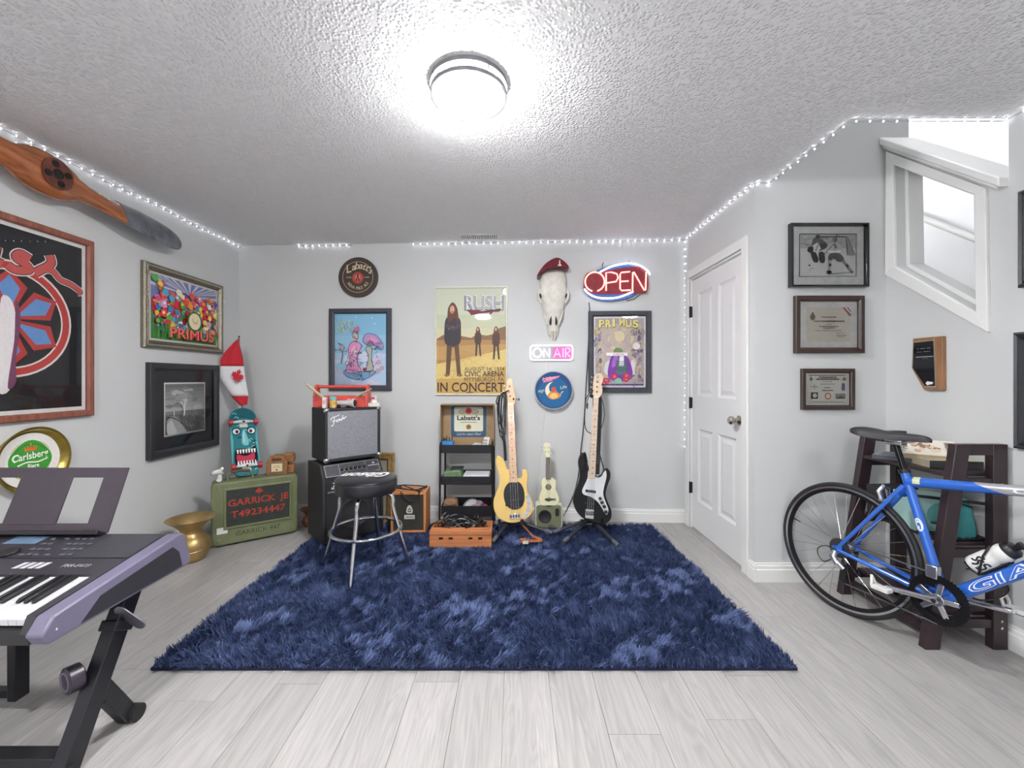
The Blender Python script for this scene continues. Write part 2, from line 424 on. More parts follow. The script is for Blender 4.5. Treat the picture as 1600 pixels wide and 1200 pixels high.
# ceiling with the notch over the stairs
nx, ny = 1.555, 1.90
cb = MB()
cb.add(prismz([(LB.x-.15, YF-.15), (RXW+.0, YF-.15), (RXW, ny), (nx, ny), (nx, CY2+.02), (BR.x+.02, CY2+.02), (BR.x+.02, 3.6), (BL.x-.1, 3.80)], H, H+.28))
struct(cb.build('ceiling', CEIL, fix=True), 'stippled pale grey ceiling', 'ceiling')
# shaft above the notch and the stairwell beyond the right wall
sw = MB()
sw.add(box(nx-.12, nx, ny-.12, CY2, H+.28, 4.9)).add(box(nx, X1, ny-.12, ny, H+.28, 4.9))
struct(sw.build('wall_shaft', WALL), 'grey upper wall over the stairs', 'wall')
st = MB()
st.add(box(3.34, 3.46, .3, 4.5, -.1, 5.0)).add(box(2.28, 3.46, 4.4, 4.5, -.1, 5.0)).add(box(2.40, 3.46, .2, .3, -.1, 5.0))
st.add(box(2.28, 2.40, CY2+.12, 4.5, -.1, 5.0))
struct(st.build('wall_stairwell', STAIRW), 'bright white stairwell wall seen through the opening', 'wall')
struct(MB().add(box(nx-.12, 3.46, .2, 4.5, 4.9, 5.0)).build('ceiling_stairwell', STAIRW), 'white ceiling over the stairwell', 'ceiling')
sf = struct(MB().add(box(2.40, 3.34, .3, 4.4, -.1, 0)).build('floor_stairwell', mat('stair_carpet', 'b9b4ab', .9)), 'beige floor at the foot of the stairs', 'floor')
stairs = thing('staircase', 'beige carpeted staircase rising behind the sloped wall opening', 'stairs', (2.875, .9, 0))
for i in range(13):
    MB().add(box(-.46, .46, i*.243, i*.243+.268, i*.19, i*.19+.19)).build('step', MATS['stair_carpet'], stairs, bev=.008)
# trim of the sloped opening and its ledge
t1 = MB()
OB = [(1.954, 1.448), (2.494, 1.857), (2.489, 2.60), (1.964, 2.135)]
for i in range(4):
    j = (i+1) % 4
    t1.add(prismx([OB[i], OB[j], HB[j], HB[i]], X0-.018, X0+.001))
    ci = [((HB[k][0]*.9+2.222*.1), (HB[k][1]*.9+2.02*.1)) for k in (i, j)]
    t1.add(prismx([HB[i], HB[j], ci[1], ci[0]], X0+.05, X1))
o = t1.build('trim_1', WHITE, fix=True, bev=.003); struct(o, 'white casing around the sloped stair opening', 'trim')
t2 = MB()
ya, yb = 1.885, CY2-.002
t2.add(prismx([(ya, top(ya)), (yb, top(yb)), (yb, top(yb)+.045), (ya, top(ya)+.045)], X0-.045, X1+.03))
t2.add(prismx([(ya+.02, top(ya+.02)-.022), (yb, top(yb)-.022), (yb, top(yb)), (ya+.02, top(ya+.02))], X0-.028, X1+.015))
o = t2.build('trim_2', WHITE, fix=True, bev=.006); struct(o, 'white sloped ledge capping the stair wall', 'trim')
# handrail in the stairwell
hr = thing('handrail', 'white handrail with bracket on the stairwell wall', 'handrail', (3.27, 2.9, 2.2))
MB().add(tube([(0, -1.6, -1.25), (0, 1.1, .86)], .024, 10)).build('rail', WHITE, hr, smooth=True)
for dy in (-1.2, -.1, .8):
    MB().add(tube([(.07, dy, dy*.78-.1), (.03, dy, dy*.78-.11), (0, dy, dy*.78-.015)], .012, 8)).add(cyl(.03, 0, .012, 14, 'x'), T(.058, dy, dy*.78-.1)).build('bracket', WHITE, hr, smooth=True)

# baseboards
BPROF = [(0, 0), (.015, 0), (.015, .072), (.011, .078), (.011, .095), (.006, .102), (.006, .11), (0, .112)]
def baseboard(name, a, b, lab):
    """a->b with the room on the left"""
    a, b = Vector(a), Vector(b); d = (b-a).normalized(); n = Vector((-d.y, d.x)); V = []; m = len(BPROF)
    for p in (a, b): V += [(p.x+n.x*q, p.y+n.y*q, z) for q, z in BPROF]
    Fs = [(i, i+m, (i+1) % m+m, (i+1) % m) for i in range(m)] + [tuple(range(m)), tuple(range(2*m-1, m-1, -1))]
    o = MB().add((V, Fs)).build(name, WHITE, fix=True); return struct(o, lab, 'baseboard')
baseboard('baseboard_back', BR, BL, 'white baseboard under the poster wall')
baseboard('baseboard_left', BL, LB, 'white baseboard under the propeller wall')
baseboard('baseboard_door', (BR.x, CY2-.015), (BR.x, DY0-.078), 'short white baseboard between door and corner')
baseboard('baseboard_certificates', (RXW, CY2), (BR.x, CY2), 'white baseboard behind the bicycle wheel')
baseboard('baseboard_right', (RXW, YF), (RXW, CY2), 'white baseboard under the stair wall')

# ------------------------------------------------------------------ door
dr = thing('door_1', 'white four-panel interior door with satin nickel knob', 'door', M=DOORW.M(BR.y-DY1, 0))
dr['kind'] = 'structure'
DW, DH = DY1-DY0, DZ-.012
DARKM = mat('dark_bronze', '3a3836', .4, .9)
NICK = mat('satin_nickel', 'b9b5ac', .22, 1.)
CHROME = mat('chrome', 'd8d8da', .08, 1., var=.01)
pan = [(.105, .345, 1.09, 1.915), (.43, .67, 1.09, 1.915), (.105, .345, .245, .83), (.43, .67, .245, .83)]
body = MB()
xs = [0, .105, .345, .43, .67, DW]; zs = [.012, .245, .83, 1.09, 1.915, DH]
for i in range(5):
    for j in range(5):
        if i in (1, 3) and j in (1, 3): continue
        body.add(box(xs[i], xs[i+1], .014, .049, zs[j], zs[j+1]))
body.add(box(0, DW, .03, .049, .012, DH))
body.build('slab', DOORP, dr)
for a, b, c, d in pan:
    m = MB(); pr = [(0, .014), (.018, .026), (.03, .026), (.055, .019)]
    V = []; 
    for q, y in pr: V += [(a+q, y, c+q), (b-q, y, c+q), (b-q, y, d-q), (a+q, y, d-q)]
    Fs = [(k*4+e, k*4+(e+1) % 4, k*4+4+(e+1) % 4, k*4+4+e) for k in range(3) for e in range(4)]+[(12, 13, 14, 15)]
    m.add((V, Fs)).build('panel', DOORP, dr)
cs = MB(); cw = .066
for (a, b, c, d) in ((-cw-.012, -.012, 0, DZ+.012+cw), (DW+.012, DW+.012+cw, 0, DZ+.012+cw), (-.012, DW+.012, DZ+.012, DZ+.012+cw)):
    cs.add(box(a, b, -.016, .0, c, d))
cs.add(box(-.012, 0.002, 0, .1, 0, DZ+.012)).add(box(DW-.002, DW+.012, 0, .1, 0, DZ+.012)).add(box(0, DW, 0, .1, DZ-.003, DZ+.012))
cs.build('casing', WHITE, dr, bev=.004)
for z in (.33, 1.03, 1.78):
    h = MB().add(box(-.014, .004, -.004, .016, z-.045, z+.045)).add(cyl(.006, z-.047, z+.047, 10), T(-.004, -.004, 0)); h.build('hinge', DARKM, dr)
kn = MB().add(lathe([(.032, 0), (.032, .006), (.02, .012), (.012, .02), (.012, .035)], 20, 'y'), T(DW-.06, .014, .955)).build('knob_rose', NICK, dr, smooth=True)
MB().add(lathe([(.012, .03), (.022, .036), (.029, .05), (.028, .062), (.018, .072), (.0005, .074)], 20, 'y'), T(DW-.06, .014, .955)).build('knob', NICK, kn, smooth=True)
MB().add(box(DW-.004, DW+.001, .012, .02, .925, .985)).build('latch_plate', DARKM, dr)

# ------------------------------------------------------------------ ceiling lamps
def emis(name, col, s):
    m = bpy.data.materials.new(name); m.use_nodes = True; nt = m.node_tree; b = nt.nodes['Principled BSDF']
    b.inputs['Base Color'].default_value = lin(col)+(1,); b.inputs['Roughness'].default_value = .4
    b.inputs['Emission Color'].default_value = lin(col)+(1,); b.inputs['Emission Strength'].default_value = s
    return m
LRING = mat('brushed_lamp_ring', '77777a', .55, .4)
def ceiling_lamp(x, y, z, s, lab, ringmat=LRING, r=.155):
    t = thing('ceiling_lamp', lab, 'lamp', (x, y, z), 0)
    MB().add(lathe([(.11, 0), (.13, -.012), (r-.02, -.016), (r-.02, -.0001)][::-1], 40)).build('base_plate', WHITE, t, smooth=True)
    prof = [(r-.022, -.012), (r-.017, -.03), (r-.02, -.052), (r-.035, -.066), (.085, -.078), (.045, -.083), (.0005, -.085)]
    MB().add(lathe(prof[::-1], 40)).build('diffuser', emis('lamp_diffuser_%d' % (s*10), 'fcfcfd', s), t, smooth=True)
    for zz in (-.012, -.05):
        MB().add(lathe([(r-.009, zz-.0085), (r, zz-.0085), (r, zz+.0085), (r-.009, zz+.0085), (r-.009, zz-.0085)], 48, caps=False)).build('ring', ringmat, t, smooth=True)
    for k in range(4):
        a = R(35+90*k); MB().add(bar(((r-.004)*math.cos(a), (r-.004)*math.sin(a), -.012), ((r-.004)*math.cos(a), (r-.004)*math.sin(a), -.05), .006)).build('spacer', ringmat, t)
    return t
LY = (H-.05-CH)*F/(CY-150)
ceiling_lamp(-.18, LY, H, LAMP, 'glowing round flush ceiling lamp with two metal rings, above the rug')
ceiling_lamp(1.75, -.55, H, LAMP_BACK, 'round ceiling lamp nearest the stair wall, out of frame')
ceiling_lamp(-.95, -.45, H, LAMP_FILL, 'round ceiling lamp added for fill light nearest the propeller wall, out of frame')
sl_ = ceiling_lamp(2.87, 4.4, 3.35, STAIR, 'round lamp on the end wall of the stairwell'); sl_.rotation_euler = (R(-90), 0, 0)
ceiling_lamp(1.95, 2.2, 4.9, STAIR*.8, 'round ceiling lamp added for fill light high over the stair opening')  # unseen lamp added to brighten the upper shaft
# ceiling register
vy = 3.47
vt = thing('ceiling_vent', 'small white slotted air vent in the ceiling by the back wall', 'vent', (-.29, vy, H))
MB().add(box(-.165, .165, -.055, .055, -.004, 0)).build('flange', WHITE, vt, bev=.002)
MB().add(box(-.15, .15, -.042, .042, -.0055, -.0041)).build('duct_opening', mat('duct_dark', '3b3b3b', .8), vt)
for i in range(19):
    MB().add(box(-.004, .004, -.042, .042, -.011, -.004), T(-.144+i*.016, 0, 0) @ RY(25)).build('slat', WHITE, vt)

# ------------------------------------------------------------------ LED string lights
LEDM = emis('led_glow', 'f4f6ff', LED)
TAPE = mat('clear_led_tape', 'a9abb0', .4)
def led_strip(pts, lab, first=.0, spacing=.062, r=.0048):
    P_ = [Vector(p) for p in pts]; t = thing('led_strip', lab, 'string lights', P_[0], group='white LED strips'); o = P_[0]
    MB().add(tube([p-o for p in P_], .0022, 5)).build('tape', TAPE, t)
    m = MB(); d = first
    for a, b in zip(P_, P_[1:]):
        L_ = (b-a).length
        while d < L_:
            q = a+(b-a)*(d/L_)-o; m.add(ball(r, q, 4, 2)); d += spacing
        d -= L_
    l = m.build('led_beads', LEDM, t, smooth=True); l['kind'] = 'stuff'; return t
zc = H-.016
def bk(px, py, out=.016): u, w = BACK.uv(px, py); return BACK.at(u, w, out)
lz = [LEFT.at(u, H-.018+.004*math.sin(u*9), .018) for u in np.linspace(-1.5, (BL-LF).length-.01, 40)]
led_strip(lz, 'LED strip above the propeller along the wall top')
a, b = bk(465, 380), bk(551, 379); a.z = b.z = zc
led_strip([a, b], 'short LED strip on the back wall above the round brown sign', .02)
a, b = bk(645, 378), bk(1064, 375); a.z = b.z = zc
led_strip([a, b, Vector((BR.x-.012, BR.y-.03, H-.02)), Vector((BR.x-.012, BR.y-.035, 1.5)), Vector((BR.x-.012, BR.y-.03, .64))],
          'LED strip running over the neon signs and down the corner beside the door', .01)
led_strip([Vector((BR.x-.012, BR.y-.05, zc)), Vector((BR.x-.012, CY2+.02, zc)), Vector((BR.x-.01, CY2-.012, zc)), Vector((nx-.01, CY2-.012, zc)),
           Vector((nx-.006, CY2-.05, zc)), Vector((nx-.006, ny, zc)), Vector((nx+.02, ny-.006, zc)), Vector((RXW-.02, ny-.006, zc)), Vector((RXW-.012, ny-.03, zc)), Vector((RXW-.012, .6, zc))],
          'LED strip above the door stepping around the ceiling edge to the stair wall', .02)

# ------------------------------------------------------------------ framed pictures
def ring_frame(w, h, prof):
    """mitred frame: prof = (inset, y) points from outer back to inner back"""
    V = []; m = len(prof)
    for q, y in prof: V += [(q, y, q), (w-q, y, q), (w-q, y, h-q), (q, y, h-q)]
    return V, [(k*4+e, k*4+(e+1) % 4, k*4+4+(e+1) % 4, k*4+4+e) for k in range(m-1) for e in range(4)]
def picture(name, label, cat, pl, px0, py0, px1, py1, fw, t, fm, ops, mount=None, mcol=None, glass=True, prof=None, group=None, lift=0., gm=None):
    (u0, w1), (u1, w0) = pl.uv(px0, py0), pl.uv(px1, py1)
    W, Hh = u1-u0, w1-w0
    th = thing(name, label, cat, M=pl.M(u0, w0, .001+lift), group=group)
    prof = prof or [(0, 0), (0, -t*.85), (fw*.12, -t), (fw*.7, -t), (fw, -t*.6), (fw, -t*.25)]
    MB().add(ring_frame(W, Hh, prof)).build('frame', fm, th, smooth=True, angle=20)
    yb = -t*.3
    MB().add(box(fw*.4, W-fw*.4, yb, 0, fw*.4, Hh-fw*.4)).build('backing', mat('backing_'+(mcol or 'grey'), mcol or '555555', .8), th)
    mw = mount or 0.
    if isinstance(mw, (int, float)): mw = (mw, mw, mw, mw)      # left, bottom, right, top
    a, b, c, d = fw+mw[0], fw+mw[1], W-fw-mw[2], Hh-fw-mw[3]
    art = Art(c-a, d-b); ops(art); art.build(th, a, yb-.0004, b)
    if glass:
        MB().add(([(fw*.9, yb-.008, fw*.9), (W-fw*.9, yb-.008, fw*.9), (W-fw*.9, yb-.008, Hh-fw*.9), (fw*.9, yb-.008, Hh-fw*.9)], [(0, 1, 2, 3)])).build('glass', gm or GLASS, th)
    return th
rnd = random.Random(11)
def fuzz(cx, cy, rx, ry, n=9, j=.25):
    return [(cx+rx*(1+rnd.uniform(-j, j))*math.cos(2*math.pi*i/n), cy+ry*(1+rnd.uniform(-j, j))*math.sin(2*math.pi*i/n)) for i in range(n)]

# --- left wall: black poster with red lettering and a ringed emblem
def art_ring(A):
    A.rect('f0eeea', 0, 0, 1, 1).rect('232327', .03, .022, .97, .978)
    cx, cy = .46, .50
    A.ell('f2ece8', cx, cy, .425, n=44).ell('c5433f', cx, cy, .41, n=44).ell('f2ece8', cx, cy, .36, n=44).ell('232327', cx, cy, .348, n=44)
    k = A.w/A.h
    for i in range(6):      # plain faceted emblem of blue panes inside the ring
        a0, a1, a2 = R(90+60*i), R(90+60*i+25), R(90+60*i-25)
        A.poly('c5433f', [(cx, cy), (cx+.27*math.cos(a2), cy+.27*k*math.sin(a2)), (cx+.36*math.cos(a0), cy+.36*k*math.sin(a0)), (cx+.27*math.cos(a1), cy+.27*k*math.sin(a1))])
        a1, a2 = R(90+60*i+16), R(90+60*i-16)
        A.poly('6f9fd6', [(cx+.05*math.cos(a0), cy+.05*k*math.sin(a0)), (cx+.24*math.cos(a2), cy+.24*k*math.sin(a2)), (cx+.32*math.cos(a0), cy+.32*k*math.sin(a0)), (cx+.24*math.cos(a1), cy+.24*k*math.sin(a1))])
    A.blob('f4eff0', [(.38, .14), (.46, .13), (.49, .3), (.5, .5), (.47, .6), (.41, .6), (.40, .4)])
    A.blob('7f4a6e', [(.45, .14), (.5, .17), (.5, .3), (.53, .5), (.5, .6), (.49, .4), (.47, .28)])
    for col, w in (('f4eeec', .085), ('232327', .068), ('d2605c', .056)):
        A.line(col, [(.07, .80), (.1, .86), (.13, .80), (.13, .76)], w, 6).line(col, [(.13, .80), (.17, .855), (.22, .845)], w, 6)
        A.line(col, [(.27, .845), (.25, .79), (.3, .775), (.36, .80), (.38, .85), (.37, .79), (.42, .775)], w, 6)
        A.line(col, [(.59, .835), (.53, .85), (.5, .825), (.56, .80), (.58, .775), (.5, .76), (.45, .775)], w, 6)
        A.line(col, [(.72, .885), (.735, .85), (.71, .82), (.66, .79), (.62, .765)], w, 6)
        A.line(col, [(.66, .79), (.74, .80), (.80, .76), (.88, .745), (.955, .715), (.93, .705)], w*.7, 6)
WOODFR = mat('reddish_wood_frame', '8a5344', .45, var=.35, scale=40, stretch=(1, 1, .15))
u1_, wt_ = LEFT.uv(141, 378); _, wb_ = LEFT.uv(141, 649)
pw_ = .74
th = thing('framed_poster', 'large black poster with red lettering and ringed emblem in reddish wood frame', 'poster', M=LEFT.M(u1_-pw_, wb_, .001))
MB().add(ring_frame(pw_, wt_-wb_, [(0, 0), (0, -.022), (.006, -.028), (.03, -.028), (.036, -.018), (.036, -.006)])).build('frame', WOODFR, th, smooth=True, angle=20)
MB().add(box(.01, pw_-.01, -.006, 0, .01, wt_-wb_-.01)).build('backing', mat('backing_grey', '555555', .8), th)
A_ = Art(pw_-.072, wt_-wb_-.072); art_ring(A_); A_.build(th, .036, -.007, .036)
MB().add(([(.034, -.0145, .034), (pw_-.034, -.0145, .034), (pw_-.034, -.0145, wt_-wb_-.034), (.034, -.0145, wt_-wb_-.034)], [(0, 1, 2, 3)])).build('glass', glass_mat('shiny_glass', rough=.01), th)

# --- left wall: crowded colourful poster
def art_crowd(A):
    A.rect('e9e4da', 0, 0, 1, 1).rect('8e92c8', .025, .03, .975, .97)
    for i in range(15):
        a = R(12*i+4); b = R(12*i+9)
        A.poly('e8e6ee', [(.55, .78), (.55+.6*math.cos(a), min(.97, .78+.6*math.sin(a))), (.55+.6*math.cos(b), min(.97, .78+.6*math.sin(b)))])
    A.poly('4f9a4a', [(.025, .03), (.975, .03), (.975, .45), (.025, .45)])
    cols = ['d8323a', 'e8503f', '3f7fb8', '5aa7c8', 'e9c64a', 'e58bb0', 'd94a7a', '58a84e', 'f0e6c8', 'c93a33', '4a62ae', 'ef9a3c', 'd8323a', 'e58bb0']
    for i in range(330):
        x = rnd.uniform(.05, .95); hi = .93 if x < .22 else (.80-.1*abs(x-.6))
        y = rnd.uniform(.17, hi); r = rnd.uniform(.018, .045)
        A.poly(rnd.choice(cols), fuzz(x, y, r, r*1.35, 7))
        if i % 3 == 0: A.ell(rnd.choice(['f3d9b8', 'f4e9d2', '2a2a30', 'f0c24a']), x, y+.01, r*.45, r*.6, 7)
    for i in range(60):
        x = rnd.uniform(.05, .95); A.line(rnd.choice(['3f8a3c', '74b04a', '2f6d3a']), [(x, rnd.uniform(.05, .14)), (x+rnd.uniform(-.02, .02), rnd.uniform(.2, .3))], .008)
    A.ell('2f6d3a', .575, .36, .115, .17).ell('efdcb6', .575, .37, .09, .135, 22)
    A.line('b89a6a', [(.54, .41), (.575, .33), (.62, .40)], .008, 5).line('b89a6a', [(.53, .36), (.62, .34)], .006)
    A.text('3a2a2a', 'PRIMUS', .235, .060, .155, .66, .03).text('d63a3f', 'PRIMUS', .225, .07, .155, .66, .03)
    A.text('f0786a', 'PRIMUS', .225, .075, .15, .66, .0)
SILV = mat('antique_silver', '857e70', .35, .75, var=.4, scale=120, bump=.5, bscale=160)
p = picture('framed_poster', 'crowded rainbow-coloured poster in an ornate antique silver frame', 'poster', LEFT, 219, 406, 344, 553, .052, .03, SILV, art_crowd,
            prof=[(0, 0), (0, -.02), (.008, -.03), (.02, -.024), (.03, -.03), (.04, -.018), (.046, -.02), (.052, -.012), (.052, -.006)])
fw_, fh_ = LEFT.uv(344, 447)[0]-LEFT.uv(219, 406)[0], LEFT.uv(219, 406)[1]-LEFT.uv(344, 553)[1]
bd = MB()
for z in (.02, fh_-.02):
    for i in range(int(fw_/.014)): bd.add(ball(.006, (.02+i*(fw_-.04)/int(fw_/.014), -.027, z), 6, 4))
for x in (.02, fw_-.02):
    for i in range(int(fh_/.014)): bd.add(ball(.006, (x, -.027, .02+i*(fh_-.04)/int(fh_/.014)), 6, 4))
bo = bd.build('beading', mat('bright_silver_beads', 'b5afa0', .3, .8), p, smooth=True); bo['kind'] = 'stuff'

# --- left wall: black and white landscape
def art_tree(A):
    A.rect('f2f1ee', 0, 0, 1, 1)
    a, b, c, d = .025, .03, .975, .97
    for i, g in enumerate(('858585', '959595', 'a2a2a2', 'b0b0b0', 'bebebe', 'cacaca', 'd6d6d6')):
        y0 = d-(d-.45)*i/7; A.rect(g, a, .42, c, y0)
    for i in range(16):
        x, y = rnd.uniform(.1, .85), rnd.uniform(.55, .9); A.blob(rnd.choice(['b0b0b0', 'c8c8c8', 'a0a0a0', 'd6d6d6', '949494']), fuzz(x, y, rnd.uniform(.06, .13), rnd.uniform(.02, .05)))
    A.blob('e8e8e6', fuzz(.8, .5, .14, .05)).rect('858585', a, b, c, .44)
    A.poly('9c9c9c', [(a, .40), (.3, .40), (c, .30), (c, .45), (a, .46)])
    for i in range(180):
        x, y = rnd.uniform(.3, .96), rnd.uniform(.05, .42); A.line(rnd.choice(['5a5a5a', 'b4b4b4', 'd0d0d0', '8c8c8c', '4c4c4c']), [(x, y), (x+rnd.uniform(-.02, .03), min(.45, y+rnd.uniform(.03, .08)))], .006)
    A.poly('9a9a9a', [(a, .30), (.16, .38), (.22, .37), (.5, b), (.1, b), (a, .08)]).poly('b8b8b6', [(a, .22), (.13, .31), (.28, b), (.05, b), (a, .1)])
    A.line('4a4a4a', [(.05, .36), (.25, .30), (.6, .05)], .02, 5)
    def br(x, y, an, L, w, dep):
        x2, y2 = x+L*math.cos(an), y+L*math.sin(an)
        A.line('efefec' if dep > 1 else 'c4c4c2', [(x, y), ((x+x2)/2+rnd.uniform(-.01, .01), (y+y2)/2), (x2, y2)], w, 3)
        if dep:
            for s in (-1, 1, .2): br(x2, y2, an+s*rnd.uniform(.25, .6), L*.78, w*.6, dep-1)
    br(.42, .36, R(88), .14, .03, 4)
    A.line('dedede', [(.17, .38), (.17, .47)], .02)
BLKFR = mat('black_wood_frame', '2b2b30', .35, var=.12, scale=60)
picture('framed_photograph', 'black and white photograph of a bare tree by a path, black frame', 'picture', LEFT, 227, 566, 337, 695, .052, .034, BLKFR, art_tree,
        mount=(.085, .085, .085, .085), mcol='2c2c31')

# --- left wall: beer tray
GOLDT = mat('tray_gold', 'a8924a', .3, .8, var=.15)
u, w = LEFT.uv(45, 719); ur = .168
ty = thing('beer_tray', 'round gold-rimmed white beer tray with green crown label', 'tray', M=LEFT.M(u, w, .002))
MB().add(lathe([(.0005, .004), (ur-.03, .004), (ur-.024, .008), (ur-.012, .034), (ur, .036), (ur, .032), (ur-.008, .0305), (ur-.02, .0)], 48, 'y', caps=False)).build('rim', GOLDT, ty, smooth=True)
A_ = Art(2*ur, 2*ur); q = .5
A_.ell('ece9e2', .5, .5, .405, n=40)
A_.ell('b89c46', .5, .5, .285, .3, n=36)
gp = [(.5+.275*(1+.05*math.cos(4*R(a)))*math.cos(R(a)), .5+.292*(1+.03*math.cos(4*R(a)))*math.sin(R(a))) for a in range(0, 360, 8)]
A_.poly('f2efe8', [(.5+(x-.5)*1.03, .5+(y-.5)*1.03) for x, y in gp]).poly('3f9a35', gp)
A_.line('2f7a2a', arc(.5, .5, .24, 35, 145, 14), .012)
for i in range(5): A_.poly('e0703a', [(.42+.032*i, .665), (.452+.032*i, .665), (.436+.032*i+(i-2)*.012, .72+.012*(2-abs(i-2)))])
A_.rect('e0703a', .42, .64, .58, .668).ell('e0a03a', .5, .742, .012)
A_.text('f6f4ee', 'Carlsberg', .262, .505, .1, .475, .018, .06, 4)
A_.line('f6f4ee', [(.30, .5), (.27, .555), (.31, .60), (.35, .59)], .022, 5)
A_.line('f6f4ee', [(.33, .44), (.45, .475), (.6, .462), (.73, .50)], .02, 6)
A_.text('f6f4ee', 'Biere', .46, .385, .06, .15, .02)
A_.build(ty, -ur, -.0075, -ur)

# --- propeller
px_ = Plane(LEFT.at(0, 0, .10), LEFT.u)
(hu, hw), (tu, tw) = px_.uv(72, 272), px_.uv(283, 381)
L_ = math.hypot(tu-hu, tw-hw); tilt = math.atan2(tw-hw, tu-hu)
pr = thing('wooden_propeller', 'old wooden aircraft propeller with grey sheathed blade tip', 'propeller', M=px_.M(hu, hw) @ Matrix.Rotation(-tilt, 4, 'Y'))
PWOOD = mat('varnished_propeller_wood', '9a5a34', .22, var=.4, scale=18, stretch=(.25, 3, 3), coat=.6)
PMET = mat('grey_blade_sheath', '6d6f78', .35, .3, var=.35, scale=14, bump=.2, bscale=40)
SEC = [(0, .215, .115, 0), (.06, .212, .115, 2), (.12, .18, .108, 6), (.17, .135, .098, 14), (.24, .115, .085, 28), (.34, .135, .068, 34), (.46, .165, .054, 32),
       (.58, .185, .042, 27), (.70, .188, .032, 23), (.80, .175, .025, 19), (.88, .155, .019, 16), (.945, .122, .014, 14), (.985, .075, .009, 13), (1., .03, .004, 12)]
def blade(sec, grow=0., n=16, flip=False):
    V = []; Fs = []
    for x, c, t, tw_ in sec:
        x *= L_; c = c/2+grow; t = t/2+grow; a = R(tw_)
        for k in range(n):
            q = 2*math.pi*k/n; z = c*math.cos(q); y = t*math.sin(q)*(1 if math.sin(q) > 0 else 1)
            zz, yy = z*math.cos(a)-y*math.sin(a), z*math.sin(a)+y*math.cos(a)
            V.append((-x, yy, -zz) if flip else (x, yy, zz))
    m = len(sec)
    for i in range(m-1):
        for k in range(n): Fs.append((i*n+k, i*n+(k+1) % n, (i+1)*n+(k+1) % n, (i+1)*n+k))
    Fs += [tuple(range(n)), tuple(range(m*n-1, (m-1)*n-1, -1))]
    return V, Fs
def dense(sec, k=4):
    out = spline(sec, k, False); return out
ds = dense(SEC)
MB().add(blade(ds)).add(blade(ds, flip=True)).build('blades', PWOOD, pr, smooth=True, angle=80, fix=True)
sh = [s for s in ds if s[0] > .455]
for fl_ in (False, True):
    b = MB().add(blade(sh, .0025, flip=fl_)).build('tip_sheath', PMET, pr, smooth=True, angle=60, fix=True)
    rv = MB()
    for i in range(26):
        s = ds[int(len(ds)*.5)+int(i*len(ds)*.4/26)]; a = R(s[3]); z = -s[1]*.40; zz, yy = z*math.cos(a)+s[2]*.36*math.sin(a), z*math.sin(a)-s[2]*.36*math.cos(a)
        rv.add(ball(.0035, (s[0]*L_*(-1 if fl_ else 1), yy, zz*(-1 if fl_ else 1)), 6, 4))
    rv.build('rivets', mat('pale_rivets', '9a9ca4', .4, .6), b, smooth=True)
hp = MB().add(lathe([(.074, 0), (.074, .004), (.0005, .005)], 32, 'y'), T(0, -.0565, 0)).build('hub_face', mat('dark_hub_wood', '63352a', .35, var=.2), pr)
for x, z, r in ((0, 0, .025), (.047, 0, .017), (-.047, 0, .017), (0, .047, .017), (0, -.047, .017)):
    a = math.atan2(z, x)+R(20); q = math.hypot(x, z)
    MB().add(lathe([(r, 0), (r, .0068), (r*.8, .0068), (r*.8, .0058), (.0005, .0058)], 18, 'y'), T(q*math.cos(a), -.0565, q*math.sin(a))).build('bolt_hole', mat('bolt_hole_black', '1c1615', .3), hp)
MB().add(cyl(.05, -.1, -.04, 24, 'y')).build('wall_mount', mat('mount_wood', 'a87a4c', .5, var=.2), pr)

# --- back wall: round brown sign
u, w = BACK.uv(561, 434); r_ = BACK.uv(591.5, 434)[0]-u
def round_sign(name, label, u, w, r, t, m, ops, rim=None, pm=None):
    o = thing(name, label, 'sign', M=BACK.M(u, w, .001))
    MB().add(lathe([(r, 0), (r, t-.004), (r-.004, t), (.0005, t)], 48, 'y')).build('board', m, o, smooth=True, angle=30)
    A = Art(2*r, 2*r); ops(A); A.build(o, -r, -t-.0005, -r, m=pm)
    if rim: MB().add(lathe([(r+.003, 0), (r+.003, t+.003), (r-.006, t+.003), (r-.006, t-.002)], 48, 'y', caps=False)).build('rim', rim, o, smooth=True, angle=30)
    return o
def art_ipa(A):
    A.ell('463a36', .5, .5, .49, n=40).line('cdbf9c', arc(.5, .5, .385, 0, 360, 40), .010)
    A.ell('a8443c', .5, .48, .145, n=24).ell('c0584c', .5, .48, .11, n=20)
    A.line('3a2622', [(.46, .40), (.5, .58), (.54, .40)], .03, 3).line('d8c8a4', [(.45, .45), (.47, .55)], .014).line('d8c8a4', [(.55, .45), (.53, .55)], .014)
    for i, (ch, x, z, h) in enumerate(zip("Labatt's", (.22, .35, .43, .52, .605, .675, .735, .765), (.60, .665, .70, .705, .685, .655, .60, .60), (.2, .17, .17, .17, .17, .17, .17, .15))):
        A.text('d2c4a0', ch, x, z, h, None, .012, .22, 14-5*i)
    A.text('cdbf9c', 'TRADE', .2, .475, .035, .14).text('cdbf9c', 'MARK', .66, .475, .035, .14)
    A.arctext('cdbf9c', 'INDIA PALE ALE', .5, .5, .315, 212, 328, .075, .01, True, .8)
round_sign('round_sign', 'round dark brown wooden ale sign with cream script and red medallion', u, w, r_, .025, mat('dark_brown_sign', '463a36', .5, var=.1), art_ipa)

